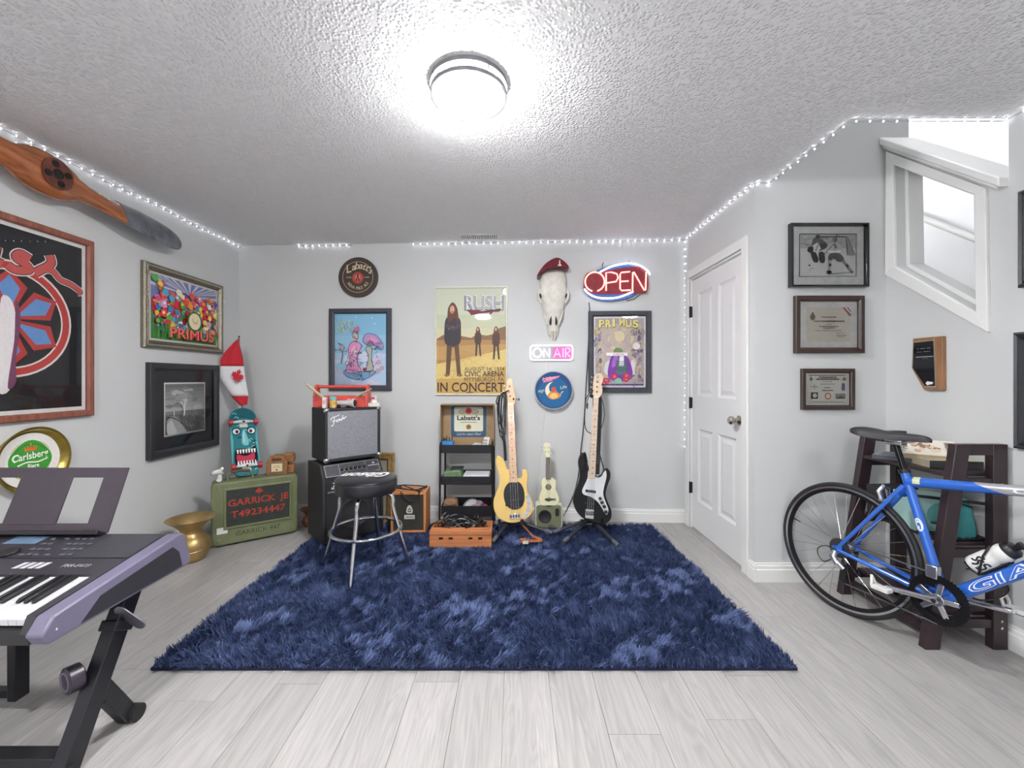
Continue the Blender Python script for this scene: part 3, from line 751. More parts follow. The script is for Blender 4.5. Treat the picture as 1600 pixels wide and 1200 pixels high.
# --- back wall: pale blue fantasy drawing
def art_blue(A):
    A.rect('8fc3de', 0, 0, 1, 1).rect('9fcbe2', 0, 0, 1, .7).rect('b4d0e6', 0, 0, 1, .45).rect('c4d2e8', 0, 0, 1, .25)
    for i in range(26): A.blob(rnd.choice(['d8dcee', 'cfd0ea', 'b4d6ea', 'd9cfe6', '9fd0e0']), fuzz(rnd.random(), rnd.uniform(0, .5), rnd.uniform(.05, .12), rnd.uniform(.03, .08)))
    for i in range(26):
        x = rnd.uniform(.05, .3); y = rnd.uniform(.74, .93); A.line(rnd.choice(['c9cda4', 'e0dcc0', 'a8ac84']), [(x, y), (x+rnd.uniform(-.05, .06), y+rnd.uniform(-.05, .05)), (x+.04, y-.03)], .012, 3)
    K = '55416c'
    A.blob('7faed0', [(.18, .17), (.3, .1), (.55, .08), (.75, .15), (.78, .2), (.5, .19), (.25, .22)])
    A.blob('b9bfae', [(.62, .2), (.66, .4), (.6, .52), (.72, .53), (.72, .35), (.75, .22)])
    A.blob('b7a2cf', [(.55, .62), (.62, .72), (.8, .70), (.92, .6), (.94, .5), (.82, .56), (.66, .56)]).blob('e39ac0', [(.62, .62), (.72, .68), (.86, .6), (.75, .59)])
    A.blob('e7a0c8', [(.22, .2), (.3, .36), (.27, .5), (.33, .60), (.45, .61), (.52, .55), (.46, .44), (.44, .32), (.52, .2), (.36, .17)])
    A.blob('f0bcd8', [(.32, .28), (.33, .5), (.4, .55), (.41, .4), (.42, .25)]).ell('f3ead6', .385, .47, .035)
    A.blob('dfc9b8', fuzz(.40, .68, .06, .05)).blob('c97a94', fuzz(.42, .78, .07, .05, 11, .5)).blob('8c2f4a', fuzz(.58, .22, .04, .03))
    for i in range(75):
        x, y = rnd.choice([(.38, .4), (.36, .3), (.72, .6), (.68, .35), (.4, .7), (.5, .14), (.15, .5), (.8, .5)]); x += rnd.gauss(0, .07); y += rnd.gauss(0, .05)
        A.line(rnd.choice([K, '6a5a8a', '44618a', '8a5a7a', '3c6a86']), [(x, y), (x+rnd.uniform(-.06, .06), y+rnd.uniform(-.04, .04)), (x+rnd.uniform(-.08, .08), y+rnd.uniform(-.06, .06))], .008, 3)
    for pts in ([(.22, .2), (.3, .36), (.27, .5), (.33, .60), (.45, .61), (.52, .55), (.46, .44), (.44, .32), (.52, .2), (.36, .17)], [(.55, .62), (.62, .72), (.8, .70), (.92, .6), (.94, .5), (.82, .56), (.66, .56)],
                [(.62, .2), (.66, .4), (.6, .52), (.72, .53), (.72, .35), (.75, .22)], [(.18, .17), (.3, .1), (.55, .08), (.75, .15), (.78, .2), (.5, .19), (.25, .22)], [(.35, .68), (.36, .74), (.42, .75), (.46, .7), (.44, .64)]): A.line(K, pts, .009, 4, True)
    for x in (.30, .34, .38, .42, .46): A.line('8a5a8a', [(x, .2), (x-.01, .32), (x+.01, .42)], .006, 4)
    for i in range(9): A.line('6a5a8a', [(.6+.035*i, .6+.02*math.sin(i)), (.63+.03*i, .57), (.66+.028*i, .6)], .006, 4)
    A.line('5a6a5a', [(.13, .3), (.16, .45), (.1, .52)], .02, 4).line('5a6a5a', [(.16, .45), (.2, .53)], .014).blob('b98aa0', fuzz(.13, .53, .05, .03, 9, .5))
    for x, y in ((.86, .32), (.84, .2), (.92, .24), (.1, .2)): A.ell('a9b0b8', x, y, .045).ell('b9a8b8', x, y, .03)
    for x, y in ((.42, .95), (.73, .94), (.78, .86)): A.ell('eef4f8', x, y, .012)
DKFR = mat('charcoal_frame', '3d4048', .45, var=.25, scale=80)
picture('framed_poster', 'pale blue fantasy drawing with pink creature in charcoal frame', 'poster', BACK, 516, 483, 612.5, 610, .046, .03, DKFR, art_blue)

# --- back wall: concert poster
def art_concert(A):
    A.rect('cfd3c0', 0, 0, 1, 1).rect('c8cbb2', 0, 0, 1, .75).rect('d4cfb0', 0, 0, 1, .62)
    A.poly('8a6a4c', [(0, .52), (.1, .56), (.2, .535), (.34, .55), (.5, .53), (.6, .565), (.72, .55), (.86, .57), (.9, .62), (1, .64), (1, .48), (0, .48)])
    A.rect('b08858', 0, 0, 1, .51).poly('c09a62', [(0, .45), (1, .47), (1, .38), (0, .32)])
    A.poly('dcc682', [(0, .28), (1, .42), (1, .25), (.5, .1), (0, .12)]).poly('c9a65e', [(0, .14), (.6, .15), (1, .26), (1, 0), (0, 0)])
    for i in range(50): A.line(rnd.choice(['c2a05c', 'b6925a', 'd8bc78', 'a8844e']), [(rnd.random(), rnd.uniform(.02, .46)) for _ in (0,)]*1+[(rnd.random(), rnd.uniform(.1, .45))], .003)
    def fig(x, y, s, j, pant, arms=True):
        A.poly(pant, [(x-.16*s, y), (x-.07*s, y), (x-.02*s, y+.42*s), (x+.04*s, y+.42*s), (x+.10*s, y-.01*s), (x+.19*s, y), (x+.13*s, y+.52*s), (x-.13*s, y+.52*s)])
        A.blob('8a6a4a', fuzz(x-.13*s, y-.005*s, .06*s, .02*s)).blob('8a6a4a', fuzz(x+.16*s, y-.005*s, .06*s, .02*s))
        A.blob(j, [(x-.16*s, y+.47*s), (x-.19*s, y+.7*s), (x-.15*s, y+.86*s), (x, y+.9*s), (x+.16*s, y+.85*s), (x+.19*s, y+.7*s), (x+.15*s, y+.47*s)])
        if arms: A.line('d8b896', [(x-.1*s, y+.70*s), (x+.02*s, y+.725*s)], .03*s).line('5a4456', [(x-.16*s, y+.76*s), (x, y+.70*s), (x+.16*s, y+.76*s)], .07*s, 3)
        A.blob('6a4030', [(x-.1*s, y+.8*s), (x-.11*s, y+1.0*s), (x, y+1.1*s), (x+.11*s, y+1.0*s), (x+.13*s, y+.78*s), (x+.05*s, y+.86*s)])
        A.blob('d3a886', fuzz(x-.01*s, y+.99*s, .055*s, .06*s, 10, .05)).line('4a2c22', [(x-.04*s, y+.955*s), (x+.03*s, y+.955*s)], .016*s)
    fig(.235, .175, .63, '3f3a42', '6a4c3a'); fig(.60, .36, .25, '4c3c36', '4a4038', False); fig(.86, .33, .28, '5a3a34', '4c3a38', False)
    A.poly('7c3346', [(.42, .795), (.52, .80), (.66, .782), (.82, .80), (.97, .81), (.9, .775), (.82, .775), (.77, .745), (.77, .77), (.5, .745), (.47, .775)])
    A.text('4c4652', 'RUSH', .405, .795, .135, .56, .035).text('e9e7ea', 'RUSH', .415, .803, .13, .545, .03).text('a9a6b4', 'RUSH', .415, .803, .128, .545, -.004)
    D = '4a2c28'
    A.text(D, 'AUGUST 14, 1974', .405, .218, .034, .57).text(D, 'CIVIC ARENA', .405, .163, .05, .57, .012)
    A.text(D, 'PITTSBURGH, PA', .405, .115, .038, .57).text(D, 'IN CONCERT', .015, .018, .088, .965, .012)
    A.line(D, [(.43, .012), (.53, .012)], .012)
picture('framed_poster', 'sepia concert poster of three long-haired men in thin cream frame', 'poster', BACK, 680, 449, 793, 617.5, .014, .018,
        mat('cream_metal_frame', 'd9d8c8', .35), art_concert, mcol='d9d8c8')

# --- back wall: purple poster
def art_purple(A):
    A.rect('e8e4e4', 0, 0, 1, 1).rect('b7aeb4', .03, .025, .97, .975).rect('c9bcae', .08, .12, .92, .9)
    for i in range(120):
        x, y = rnd.uniform(.05, .95), rnd.uniform(.05, .85); e = abs(x-.45) > .3
        A.blob(rnd.choice(['8f86a8', 'a99cb8', '6f6a88', 'b8a888', 'c6b47e'] if e else ['cdbfb2', 'c2b2b0', 'd6cbb8', 'c4b0c0']), fuzz(x, y, rnd.uniform(.01, .05), rnd.uniform(.01, .05), 6, .5))
    for i in range(70):
        x, y = rnd.choice([rnd.uniform(.04, .14), rnd.uniform(.7, .95)]), rnd.uniform(.05, .8)
        A.line(rnd.choice(['e8d89a', '6a5a86', 'd8d0e0', 'b08a6a']), [(x, y), (x+rnd.uniform(-.06, .06), y+rnd.uniform(-.06, .06)), (x+rnd.uniform(-.06, .06), y+rnd.uniform(-.02, .08))], .01, 3)
    A.ell('d9c9a8', .5, .72, .1, .08).ell('e6dbe0', .82, .58, .07, .05).ell('6f8a56', .47, .505, .09, .05)
    A.blob('d8d4dc', fuzz(.3, .26, .1, .1)).blob('d8d4dc', fuzz(.74, .26, .07, .11))
    A.blob('7d3f9e', [(.3, .12), (.3, .35), (.38, .46), (.58, .46), (.7, .36), (.72, .12)]).blob('55707a', [(.44, .2), (.46, .4), (.55, .42), (.62, .34), (.62, .2)])
    A.blob('a86ac4', [(.34, .3), (.4, .45), (.46, .45), (.42, .3)]).poly('eceaf0', [(.48, .3), (.5, .44), (.58, .44), (.58, .3)])
    A.rect('f2eef2', .24, .445, .65, .49).text('a83a5a', 'KARMA', .38, .452, .03, .2)
    for i in range(6): A.line('3a5a4a', [(.42, .38-.025*i), (.52, .36-.025*i), (.66, .38-.025*i)], .012, 3)
    A.ell('8ab8a8', .47, .085, .07, .05)
    for x, y in ((.24, .1), (.4, .155), (.62, .12), (.63, .165), (.2, .06)): A.blob('c23a52', fuzz(x, y, .06, .04)).blob('e07a86', fuzz(x, y, .025, .018))
    A.rect('4a3a78', .08, .03, .95, .05).text('d8d0e8', '- - -- - --- -- - --', .12, .034, .012, .8)
    for i, ch in enumerate('PRIMUS'):
        A.text('8f7c4a', ch, .105+.13*i, .845+(.0, .0, .01, .02, .0, -.005)[i], .105, .11 if ch != 'I' else .05, .05).text('e6d68e', ch, .10+.13*i, .85+(.0, .0, .01, .02, .0, -.005)[i], .10, .11 if ch != 'I' else .05, .035)
picture('framed_poster', 'lilac and purple band poster with yellow lettering in charcoal frame', 'poster', BACK, 919, 487, 1016.5, 613.5, .045, .03, DKFR, art_purple)

# --- back wall: cow skull wearing a beret
u, w = BACK.uv(864, 468)
sk = thing('animal_skull', 'pale cow skull hung on the wall above the small white sign', 'skull', M=BACK.M(u, w, .0))
BONE = mat('bleached_bone', 'dedad0', .6, var=.12, scale=20, bump=.3, bscale=60)
s_ = 3.58/F
def loft(secs, n=18):
    V = []; Fs = []
    for z, hw, d, x0 in secs:
        for k in range(n):
            q = math.pi*k/(n-1); V.append((x0-hw*math.cos(q), -d*max(0, math.sin(q))**.7-.004, z))
    for i in range(len(secs)-1):
        for k in range(n-1): Fs.append((i*n+k, (i+1)*n+k, (i+1)*n+k+1, i*n+k+1))
    Fs.append(tuple(range(n))); Fs.append(tuple(range((len(secs)-1)*n, len(secs)*n))[::-1])
    return V, Fs
secs = [(44*s_, 15*s_, .05, 0), (38*s_, 19*s_, .075, 0), (28*s_, 20.5*s_, .095, 0), (18*s_, 21*s_, .10, 0), (8*s_, 23*s_, .10, 0), (2*s_, 21*s_, .10, 0), (-6*s_, 19*s_, .098, 0),
        (-18*s_, 16*s_, .09, 0), (-30*s_, 12*s_, .08, 0), (-40*s_, 9.5*s_, .068, 0), (-50*s_, 9*s_, .055, 0), (-56*s_, 7*s_, .04, 0), (-60*s_, 3*s_, .02, 0)]
MB().add(loft(spline(secs, 3, False))).build('cranium', BONE, sk, smooth=True, angle=70, fix=True)
DARKB = mat('skull_hollow', '3a3330', .8)
for sx in (-1, 1):
    MB().add(ball(1, (0, 0, 0), 14, 8, (.022, .018, .030)), T(sx*.100, -.052, 5*s_) @ RZ(sx*35)).build('eye_socket', DARKB, sk, smooth=True)
    MB().add(tube([(sx*.115, -.03, 16*s_), (sx*.128, -.045, 8*s_), (sx*.122, -.05, -1*s_), (sx*.1, -.05, -7*s_)], [.008, .012, .012, .006], 8)).build('eye_rim', BONE, sk, smooth=True)
    V, Fs = prism(spline([(sx*.018, -28*s_), (sx*.034, -36*s_), (sx*.030, -41*s_), (sx*.016, -40*s_)], 4), -.0835, -.05); MB().add((V, Fs)).build('nasal_opening', DARKB, sk)
    MB().add(tube([(sx*.086, -.03, -12*s_), (sx*.07, -.05, -28*s_), (sx*.05, -.045, -40*s_)], [.006, .010, .006], 8)).build('cheek_ridge', BONE, sk, smooth=True)
    MB().add(tube([(sx*.012, -.07, -50*s_), (sx*.012, -.05, -58*s_), (sx*.009, -.025, -64*s_)], [.012, .010, .004], 8)).build('premaxilla', BONE, sk, smooth=True)
be = thing('beret', 'maroon beret with pale badge set on the skull', 'hat', M=BACK.M(u, w, .0))
V, Fs = prism(spline([(-25*s_, 33*s_), (-20*s_, 42*s_), (-10*s_, 53*s_), (4*s_, 60*s_), (14*s_, 56*s_), (22*s_, 48*s_), (22*s_, 43*s_), (10*s_, 44*s_), (-6*s_, 43*s_), (-18*s_, 38*s_), (-23*s_, 31*s_)], 5), -.11, -.006)
MB().add((V, Fs)).build('crown', mat('maroon_felt', '6b1e2a', .9, var=.2, sheen=.4, bump=.3, bscale=300), be, bev=.022, seg=4)
MB().add(tube([(-23*s_, -.10, 33*s_), (-10*s_, -.115, 41*s_), (8*s_, -.116, 43*s_), (21*s_, -.10, 44*s_)], .006, 6)).build('band', mat('dark_band', '2c1216', .6), be, smooth=True)
A_ = Art(.035, .05); A_.poly('e6dfd6', [(.3, .4), (.7, .4), (.62, .95), (.4, .95)]).poly('e6dfd6', [(.1, 0), (.9, 0), (.9, .22), (.6, .3), (.4, .3), (.1, .22)]).rect('e6dfd6', .4, .2, .6, .5); A_.build(be, 6*s_, -.1115, 47*s_, 'badge')

# --- neon OPEN sign
def bkp(px, py): return BACK.uv(px, py)
u, w = bkp(961, 443)
ns = thing('neon_sign', 'red and blue neon OPEN sign on the back wall', 'neon sign', M=BACK.M(u, w, .0))
k = s_*.985
def nz(x, y): return ((x-961)*k, (443-y)*k)
REDN = emis('red_neon_tube', 'ffa094', 1.9); WHN = emis('blue_white_neon_tube', 'dfe9ff', 4.5)
for nt_ in (REDN, ): pass
NBACK = mat('neon_backing_red', '7c1f2c', .4, var=.2, coat=.3); NBLUE = mat('neon_backing_blue', '3c5a94', .4, var=.2, coat=.3)
el = [nz(961+50*math.cos(a)*1+6*math.sin(a), 443+27.5*math.sin(a)-9*math.cos(a)) for a in np.linspace(0, 2*math.pi, 40, endpoint=False)]
MB().add(prism(el, -.028, -.018)).build('backing_oval', NBLUE, ns, bev=.002)
MB().add(prism([nz(x, y) for x, y in spline([(911, 441), (915, 429), (925, 425), (936, 425), (1000, 418), (1010, 432), (1009, 458), (990, 460), (940, 461), (922, 458), (913, 452)], 4)], -.032, -.0281)).build('backing_panel', NBACK, ns)
def neon(name, pts, m, sm=0, r=.0065, closed=False, y=-.05):
    if sm: pts = spline(pts, sm, closed)
    MB().add(tube([(nz(a, b)[0], y, nz(a, b)[1]) for a, b in pts], r, 8, closed)).build(name, m, ns, smooth=True)
neon('letter_o', [(928+15*math.cos(a), 442-15*math.sin(a)) for a in np.linspace(-1.3, 4.45, 26)], REDN)
neon('letter_p', [(945.5, 456), (945.5, 428), (954, 427.5), (962, 430), (964, 436), (961, 442), (947, 444)], REDN)
neon('letter_e', [(982, 427), (969, 428), (967, 431), (967, 453), (969, 456), (983, 455.5)], REDN); neon('letter_e_bar', [(968, 442), (980, 441.5)], REDN)
neon('letter_n', [(986, 456), (986.5, 428), (988, 427.5), (1004, 456), (1006, 456), (1007, 428)], REDN)
neon('upper_arc', [(936, 427), (952, 419), (970, 415), (984, 414), (998, 418), (1008, 425), (1013, 432)], WHN, 6)
neon('lower_arc', [(912, 453), (918, 460), (930, 466), (945, 468), (962, 467), (975, 463), (987, 458)], WHN, 6)
BLKC = mat('black_cable', '17171a', .45)
for pts in ([(941, 421), (941, 413), (943, 410)], [(979, 415), (981, 411), (983, 408)], [(979, 466), (979, 471), (990, 468), (1000, 461)]):
    MB().add(tube([(nz(a, b)[0], -.01, nz(a, b)[1]) for a, b in pts], .003, 6)).build('hanger', BLKC, ns, smooth=True)
for x, y in ((925, 447), (985, 447), (960, 425)): MB().add(cyl(.006, 0, .02, 8, 'y'), T(nz(x, y)[0], 0, nz(x, y)[1])).build('standoff', BLKC, ns)

# --- ON AIR light
u, w = bkp(861.5, 551.5)
oa = thing('light_sign', 'small glowing white and pink ON AIR sign below the skull', 'sign', M=BACK.M(u, w, .0))
k2 = 3.56/F
MB().add(prism(rrect(-34*k2, 34*k2, -12.5*k2, 12.5*k2, 4.5*k2), -.014, -.002)).build('panel', mat('clear_grey_acrylic', 'a6a4aa', .3), oa)
WG = emis('white_led_neon', 'ffffff', 1.7); PG = emis('pink_led_neon', 'ff9ad6', 1.3)
MB().add(prism(rrect(2*k2, 31*k2, -9*k2, 9*k2, 3*k2), -.0165, -.0141)).build('pink_panel', emis('pink_glow_panel', 'c86aa8', .18), oa)
MB().add(tube([(x, -.02, z) for x, z in rrect(-33*k2, 33*k2, -11.5*k2, 11.5*k2, 4.5*k2)], .006, 8, True)).build('outline_tube', WG, oa, smooth=True)
def oat(name, pts, m): MB().add(tube([(a*k2, -.022, b*k2) for a, b in pts], .0055, 8)).build(name, m, oa, smooth=True)
oat('letter_o', [(-22+6.5*math.cos(a), 7*math.sin(a)) for a in np.linspace(0, 6.28, 20)], WG)
oat('letter_n', [(-12, -7), (-12, 7), (-3, -7), (-3, 7)], WG)
oat('letter_a', [(4, -7), (9, 7), (14, -7)], PG); oat('letter_a_bar', [(6, -2.5), (12, -2.5)], PG)
oat('letter_i', [(18, -7), (18, 7)], PG); oat('letter_r', [(22, -7), (22, 7), (27, 7), (29, 4), (27, .5), (22.5, .5), (29, -7)], PG)
WCORD = mat('white_cord', 'd4d4d2', .5)
oc = MB().add(tube([bk(857, 564, .004), bk(856.5, 578, .004), bk(857, 600, .004), bk(850, 660, .004), bk(844, 720, .005), bk(839, 780, .006)], .0022, 6)).build('hanging_cord', WCORD, smooth=True)
tag(oc, 'thin white cord hanging from the white and pink sign', 'cord')

# --- round blue sign
u, w = bkp(864.5, 609.5)
def art_moon(A):
    A.ell('14497c', .5, .5, .49, n=40).ell('1a5f96', .5, .44, .40, n=36).ell('14639c', .52, .4, .3, n=30)
    A.poly('e886a8', [(.2, .78), (.33, .83), (.5, .86), (.68, .88), (.6, .82), (.5, .80), (.44, .74), (.3, .72), (.24, .70)]).text('c23a6a', 'Miller', .22, .735, .09, .36, .02, .25, 10).text('f4c8d6', 'Miller', .215, .742, .085, .36, .0, .25, 10)
    mo = [(.5+.22*math.cos(R(a)), .5+.22*math.sin(R(a))) for a in range(110, 351, 10)]+[(.58+.2*math.cos(R(a)), .56+.18*math.sin(R(a))) for a in range(335, 104, -10)]
    A.poly('efe6c8', mo)
    A.blob('d98a3c', [(.34, .34), (.42, .46), (.52, .5), (.62, .44), (.7, .36), (.6, .28), (.45, .26)]).blob('eec27a', [(.4, .32), (.45, .42), (.55, .42), (.62, .34), (.5, .28)]).blob('c2564a', fuzz(.5, .52, .06, .07))
    A.text('c9dca8', 'High', .1, .43, .075, .16, .005, .2, 12).text('c9dca8', 'Life', .68, .53, .075, .17, .005, .2, 12)
    A.arctext('7fa8c0', '-------------', .5, .5, .40, 225, 315, .03, 0, True)
round_sign('round_sign', 'round blue beer sign with pink script and crescent moon', u, w, BACK.uv(894, 609.5)[0]-u, .045, mat('blue_sign_case', '23476e', .4), art_moon, rim=mat('pale_metal_rim', 'b8bcc2', .3, .8), pm=GLOSSPRINT)

# --- wall beside the door: three frames
def art_hockey(A):
    A.rect('cfcfcf', 0, 0, 1, 1).rect('2a2a2a', 0, 0, 1, 1).rect('d9d9d8', .008, .01, .992, .99).rect('bcbcbc', .008, .66, .992, .99)
    for i in range(50): A.blob(rnd.choice(['aeaeae', 'c6c6c6', '9a9a9a', 'b8b8b8']), fuzz(rnd.uniform(.06, .94), rnd.uniform(.72, .96), .04, .03))
    A.line('3a3a3a', [(.3, .93), (.82, .93), (.84, .5)], .018).line('8a8a8a', [(.84, .93), (.97, .5)], .02).poly('a5a5a5', [(.84, .9), (.96, .5), (.84, .5)])
    for i in range(8): A.line('7a7a7a', [(.85, .85-.05*i), (.87+.012*i, .83-.05*i)], .005)
    D = '2e2e2e'
    A.ell('555555', .32, .93, .04, .05).blob('6a6a6a', fuzz(.33, .74, .13, .15, 12, .15)).blob('e4e4e4', fuzz(.3, .68, .07, .1)).blob(D, fuzz(.19, .63, .05, .08)).blob(D, [(.2, .55), (.28, .56), (.33, .36), (.25, .34)]).blob(D, [(.34, .56), (.43, .55), (.44, .34), (.36, .34)])
    A.blob('4a4a4a', fuzz(.42, .72, .06, .08)).line('8c8c8c', [(.34, .80), (.28, .6)], .02)
    A.ell('888888', .62, .86, .045, .06).blob('c9c9c9', [(.47, .55), (.5, .72), (.58, .8), (.68, .78), (.74, .66), (.7, .52)]).line('f2f2f2', [(.48, .6), (.6, .57), (.72, .6)], .04, 3).text('2a2a2a', '5', .6, .66, .09, .05, .02)
    A.blob('5c5c5c', [(.5, .42), (.54, .54), (.7, .54), (.78, .4), (.7, .34), (.6, .42), (.54, .34)])
    A.line('b8b8b8', [(.54, .38), (.52, .16)], .045).line('3a3a3a', [(.535, .3), (.53, .24)], .047).blob('1f1f1f', fuzz(.52, .1, .05, .04)).line('9a9a9a', [(.76, .38), (.9, .14)], .045).line('3a3a3a', [(.82, .28), (.85, .22)], .047).blob('6f6f6f', fuzz(.91, .11, .035, .03))
    A.line('5a5a5a', [(.66, .99), (.62, .8), (.42, .5)], .012).ell('1a1a1a', .17, .26, .016).line('8f8f8f', [(.55, .06), (.9, .1)], .012)
    A.line('6a6a6a', [(.17, .12), (.2, .2), (.24, .17), (.22, .2)], .006, 4)
    A.line('2a2a2a', [(.0, .0), (1, 0), (1, 1), (0, 1)], .008, 0, True)
BLKMET = mat('gloss_black_frame', '141416', .2, coat=.4)
picture('framed_photograph', 'black and white ice hockey photograph in slim glossy black frame', 'picture', CERT, 1231, 351, 1351, 450, .016, .035, BLKMET, art_hockey, mount=(.045, .05, .045, .045), mcol='dcdcdb')
def tl(A, x0, x1, y, h, col='8a8478', c=True):
    x = x0
    while x < x1:
        q = min(x1, x+rnd.uniform(.012, .035)); A.rect(col, x, y, q, y+h); x = q+.008
def art_cert(A):
    A.rect('d7d0c4', 0, 0, 1, 1)
    A.ell('8d8574', .14, .72, .065, .10).ell('6d6556', .14, .72, .045, .07).ell('6d6556', .14, .83, .03, .03)
    tl(A, .34, .68, .70, .035, '6c665a'); tl(A, .16, .86, .575, .045, '6c665a'); tl(A, .45, .57, .50, .02); tl(A, .28, .72, .43, .03, '6c665a'); tl(A, .36, .64, .385, .03); tl(A, .18, .8, .31, .02); tl(A, .68, .86, .24, .015); tl(A, .68, .9, .17, .02, '6c665a'); tl(A, .68, .84, .13, .015)
    A.poly('f0eef0', [(.78, 1), (1, .76), (1, 1)]).poly('b84a58', [(.8, 1), (.86, 1), (1, .8), (1, .74)]).poly('6a6aa0', [(.9, 1), (.94, 1), (1, .9), (1, .85)])
BRFR = mat('espresso_frame', '3b2c28', .35, var=.15, scale=50)
picture('framed_certificate', 'cream certificate with small crest and corner ribbon in dark brown frame', 'certificate', CERT, 1239, 463, 1346, 552, .034, .028, BRFR, art_cert, mount=(.042, .036, .042, .036), mcol='dedddb')
def art_dipl(A):
    A.rect('e2dfd8', 0, 0, 1, 1)
    A.line('77736a', [(.05, .07), (.95, .07), (.95, .93), (.05, .93)], .008, 0, True)
    tl(A, .1, .9, .92, .03, '5c5850'); tl(A, .3, .7, .85, .045, '4a463e'); tl(A, .24, .76, .79, .045, '4a463e'); tl(A, .4, .6, .73, .02); tl(A, .34, .66, .65, .02); tl(A, .42, .56, .53, .03); tl(A, .38, .62, .44, .035, '4a463e')
    A.ell('8a8478', .12, .82, .035, .06).ell('8a8478', .88, .82, .035, .06).line('6a665c', [(.1, .58), (.28, .58)], .01).line('6a665c', [(.19, .5), (.19, .66)], .01)
    A.rect('5f7396', .82, .46, .89, .68).rect('3a3a3a', .12, .2, .27, .4).ell('d8d4cc', .2, .3, .05).ell('c98a4a', .5, .28, .075, .11).ell('e2dfd8', .5, .28, .05, .07).rect('8f8f8c', .68, .2, .9, .36).poly('5c5c58', [(.68, .2), (.9, .2), (.8, .29)])
    tl(A, .15, .85, .1, .02)
picture('framed_certificate', 'small crowded certificate with emblems and a blue patch in dark brown frame', 'certificate', CERT, 1250, 576, 1332.5, 640, .028, .02, BRFR, art_dipl, mcol='dedddb')

# --- right wall: plaque and two black frames at the picture edge
def rq(px, py): return RIGHT.uv(px, py)
pl_pts = [rq(1432.5, 529), rq(1479, 525), rq(1479.5, 610), rq(1450, 609.5), rq(1430.5, 575)]
ox, oz = pl_pts[3]
pq = thing('wooden_plaque', 'wooden award plaque with black face cut at one lower corner', 'plaque', M=RIGHT.M(ox, oz, .001))
outl = [(a-ox, b-oz) for a, b in pl_pts]
MB().add(prism(outl, -.022, 0)).build('wood_board', mat('walnut_board', '8f6848', .45, var=.3, scale=30, stretch=(1, 1, .2)), pq, bev=.003)
inn = [rq(1434.5, 534), rq(1467, 530.5), rq(1470, 605), rq(1453, 604.5), rq(1432.5, 574.5)]
MB().add(prism([(a-ox, b-oz) for a, b in inn], -.0245, -.0221)).build('silver_edge', mat('bright_silver_edge', 'cfcabf', .25, .8), pq)
cxp, czp = sum(a-ox for a, b in inn)/5, sum(b-oz for a, b in inn)/5
MB().add(prism([(cxp+(a-ox-cxp)*.93, czp+(b-oz-czp)*.95) for a, b in inn], -.0268, -.0246)).build('black_face', mat('black_acrylic', '15161a', .15), pq)
A_ = Art(.12, .26); A_.text('b9bcc4', '- --- --', .16, .82, .05, .6).text('9a9da4', '--- ----', .15, .75, .05, .6).line('d0d0d4', [(.1, .66), (.9, .66)], .02).text('d0d0d4', '----', .4, .62, .02, .25)
A_.poly('e8e8ea', [(.55, .1), (.62, .15), (.9, .13), (.85, .09), (.7, .08), (.66, .06)]); A_.build(pq, cxp-.055, -.0272, czp-.13)
for (px, py0, py1, lab) in ((1597.5, 300, 450, 'slim black frame at the picture edge, above the other black frame'), (1590.5, 520, 700, 'black ribbed frame at the picture edge, beside the shelf')):
    (ua, wa), (_, wb) = rq(px, py0), rq(px, py1)
    f_ = thing('picture_frame', lab, 'frame', M=RIGHT.M(ua, wb, .001))
    MB().add(ring_frame(.42, wa-wb, [(0, 0), (0, -.02), (.01, -.03), (.018, -.024), (.026, -.03), (.04, -.012), (.04, -.004)])).build('frame', BLKFR, f_, smooth=True, angle=20)
    MB().add(box(.02, .40, -.006, 0, .02, wa-wb-.02)).build('print', mat('dark_print', '4a4e58', .5, var=.3, scale=9), f_)

# ------------------------------------------------------------------ green military case and what stands on it
a_, b_ = Vector((-2.17, 2.96)), Vector((-1.715, 3.29))
dcase = (b_-a_); cl = dcase.length; ang = math.atan2(dcase.y, dcase.x)
gc = thing('equipment_case', 'olive green military equipment case with red stencilled lettering', 'case', (a_.x, a_.y, 0), ang)
OLIVE = mat('olive_paint', '6f7655', .55, var=.12, scale=14, bump=.25, bscale=120)
CHh, CD = .472, .19
V, Fs = prism(rrect(0, cl, .012, CHh, .035), .0, CD*.45); MB().add((V, Fs)).build('lid_shell', OLIVE, gc, bev=.014, seg=3)
V, Fs = prism(rrect(.004, cl-.004, .016, CHh-.004, .035), CD*.47, CD); MB().add((V, Fs)).build('base_shell', OLIVE, gc, bev=.014, seg=3)
MB().add(prism(rrect(.01, cl-.01, .02, CHh-.01, .03), CD*.44, CD*.48)).build('gasket', mat('black_rubber', '1e1e1e', .7), gc)
fr_ = MB().add(ring_frame(cl-.12, .30, [(0, .0), (.0, -.006), (.006, -.01), (.014, -.01), (.02, .0)]), T(.075, 0, .125)).build('panel_surround', OLIVE, gc, smooth=True, angle=25)
MB().add(prism(rrect(.09, cl-.06, .14, .41, .012), -.003, .002)).build('black_panel', mat('black_chalk_panel', '30342f', .75, var=.2), gc)
pw2, ph2 = cl-.15, .27
A_ = Art(pw2, ph2); RD = 'b23a30'
A_.blob(RD, [(.44, .86), (.46, .92), (.5, .97), (.54, .92), (.57, .86), (.52, .84), (.5, .80), (.48, .84)], 2)
A_.text(RD, 'GARRICK  JE', .03, .56, .175, .95, .02).text(RD, 'T49234447', .07, .24, .175, .86, .02)
for i in range(10):
    for z in (.55, .23): A_.rect('30342f', .08+i*.1, z, .088+i*.1, z+.2)
A_.build(gc, .09, -.0034, .14)
A_ = Art(.3, .05); A_.line('2c2f25', [(0, .3), (.1, .8)], .01); A_.text('2c2f25', 'GARRICK 447', 0, .1, .7, .95, -.012); A_.build(gc, .15, -.0008, .062, 'handwriting')
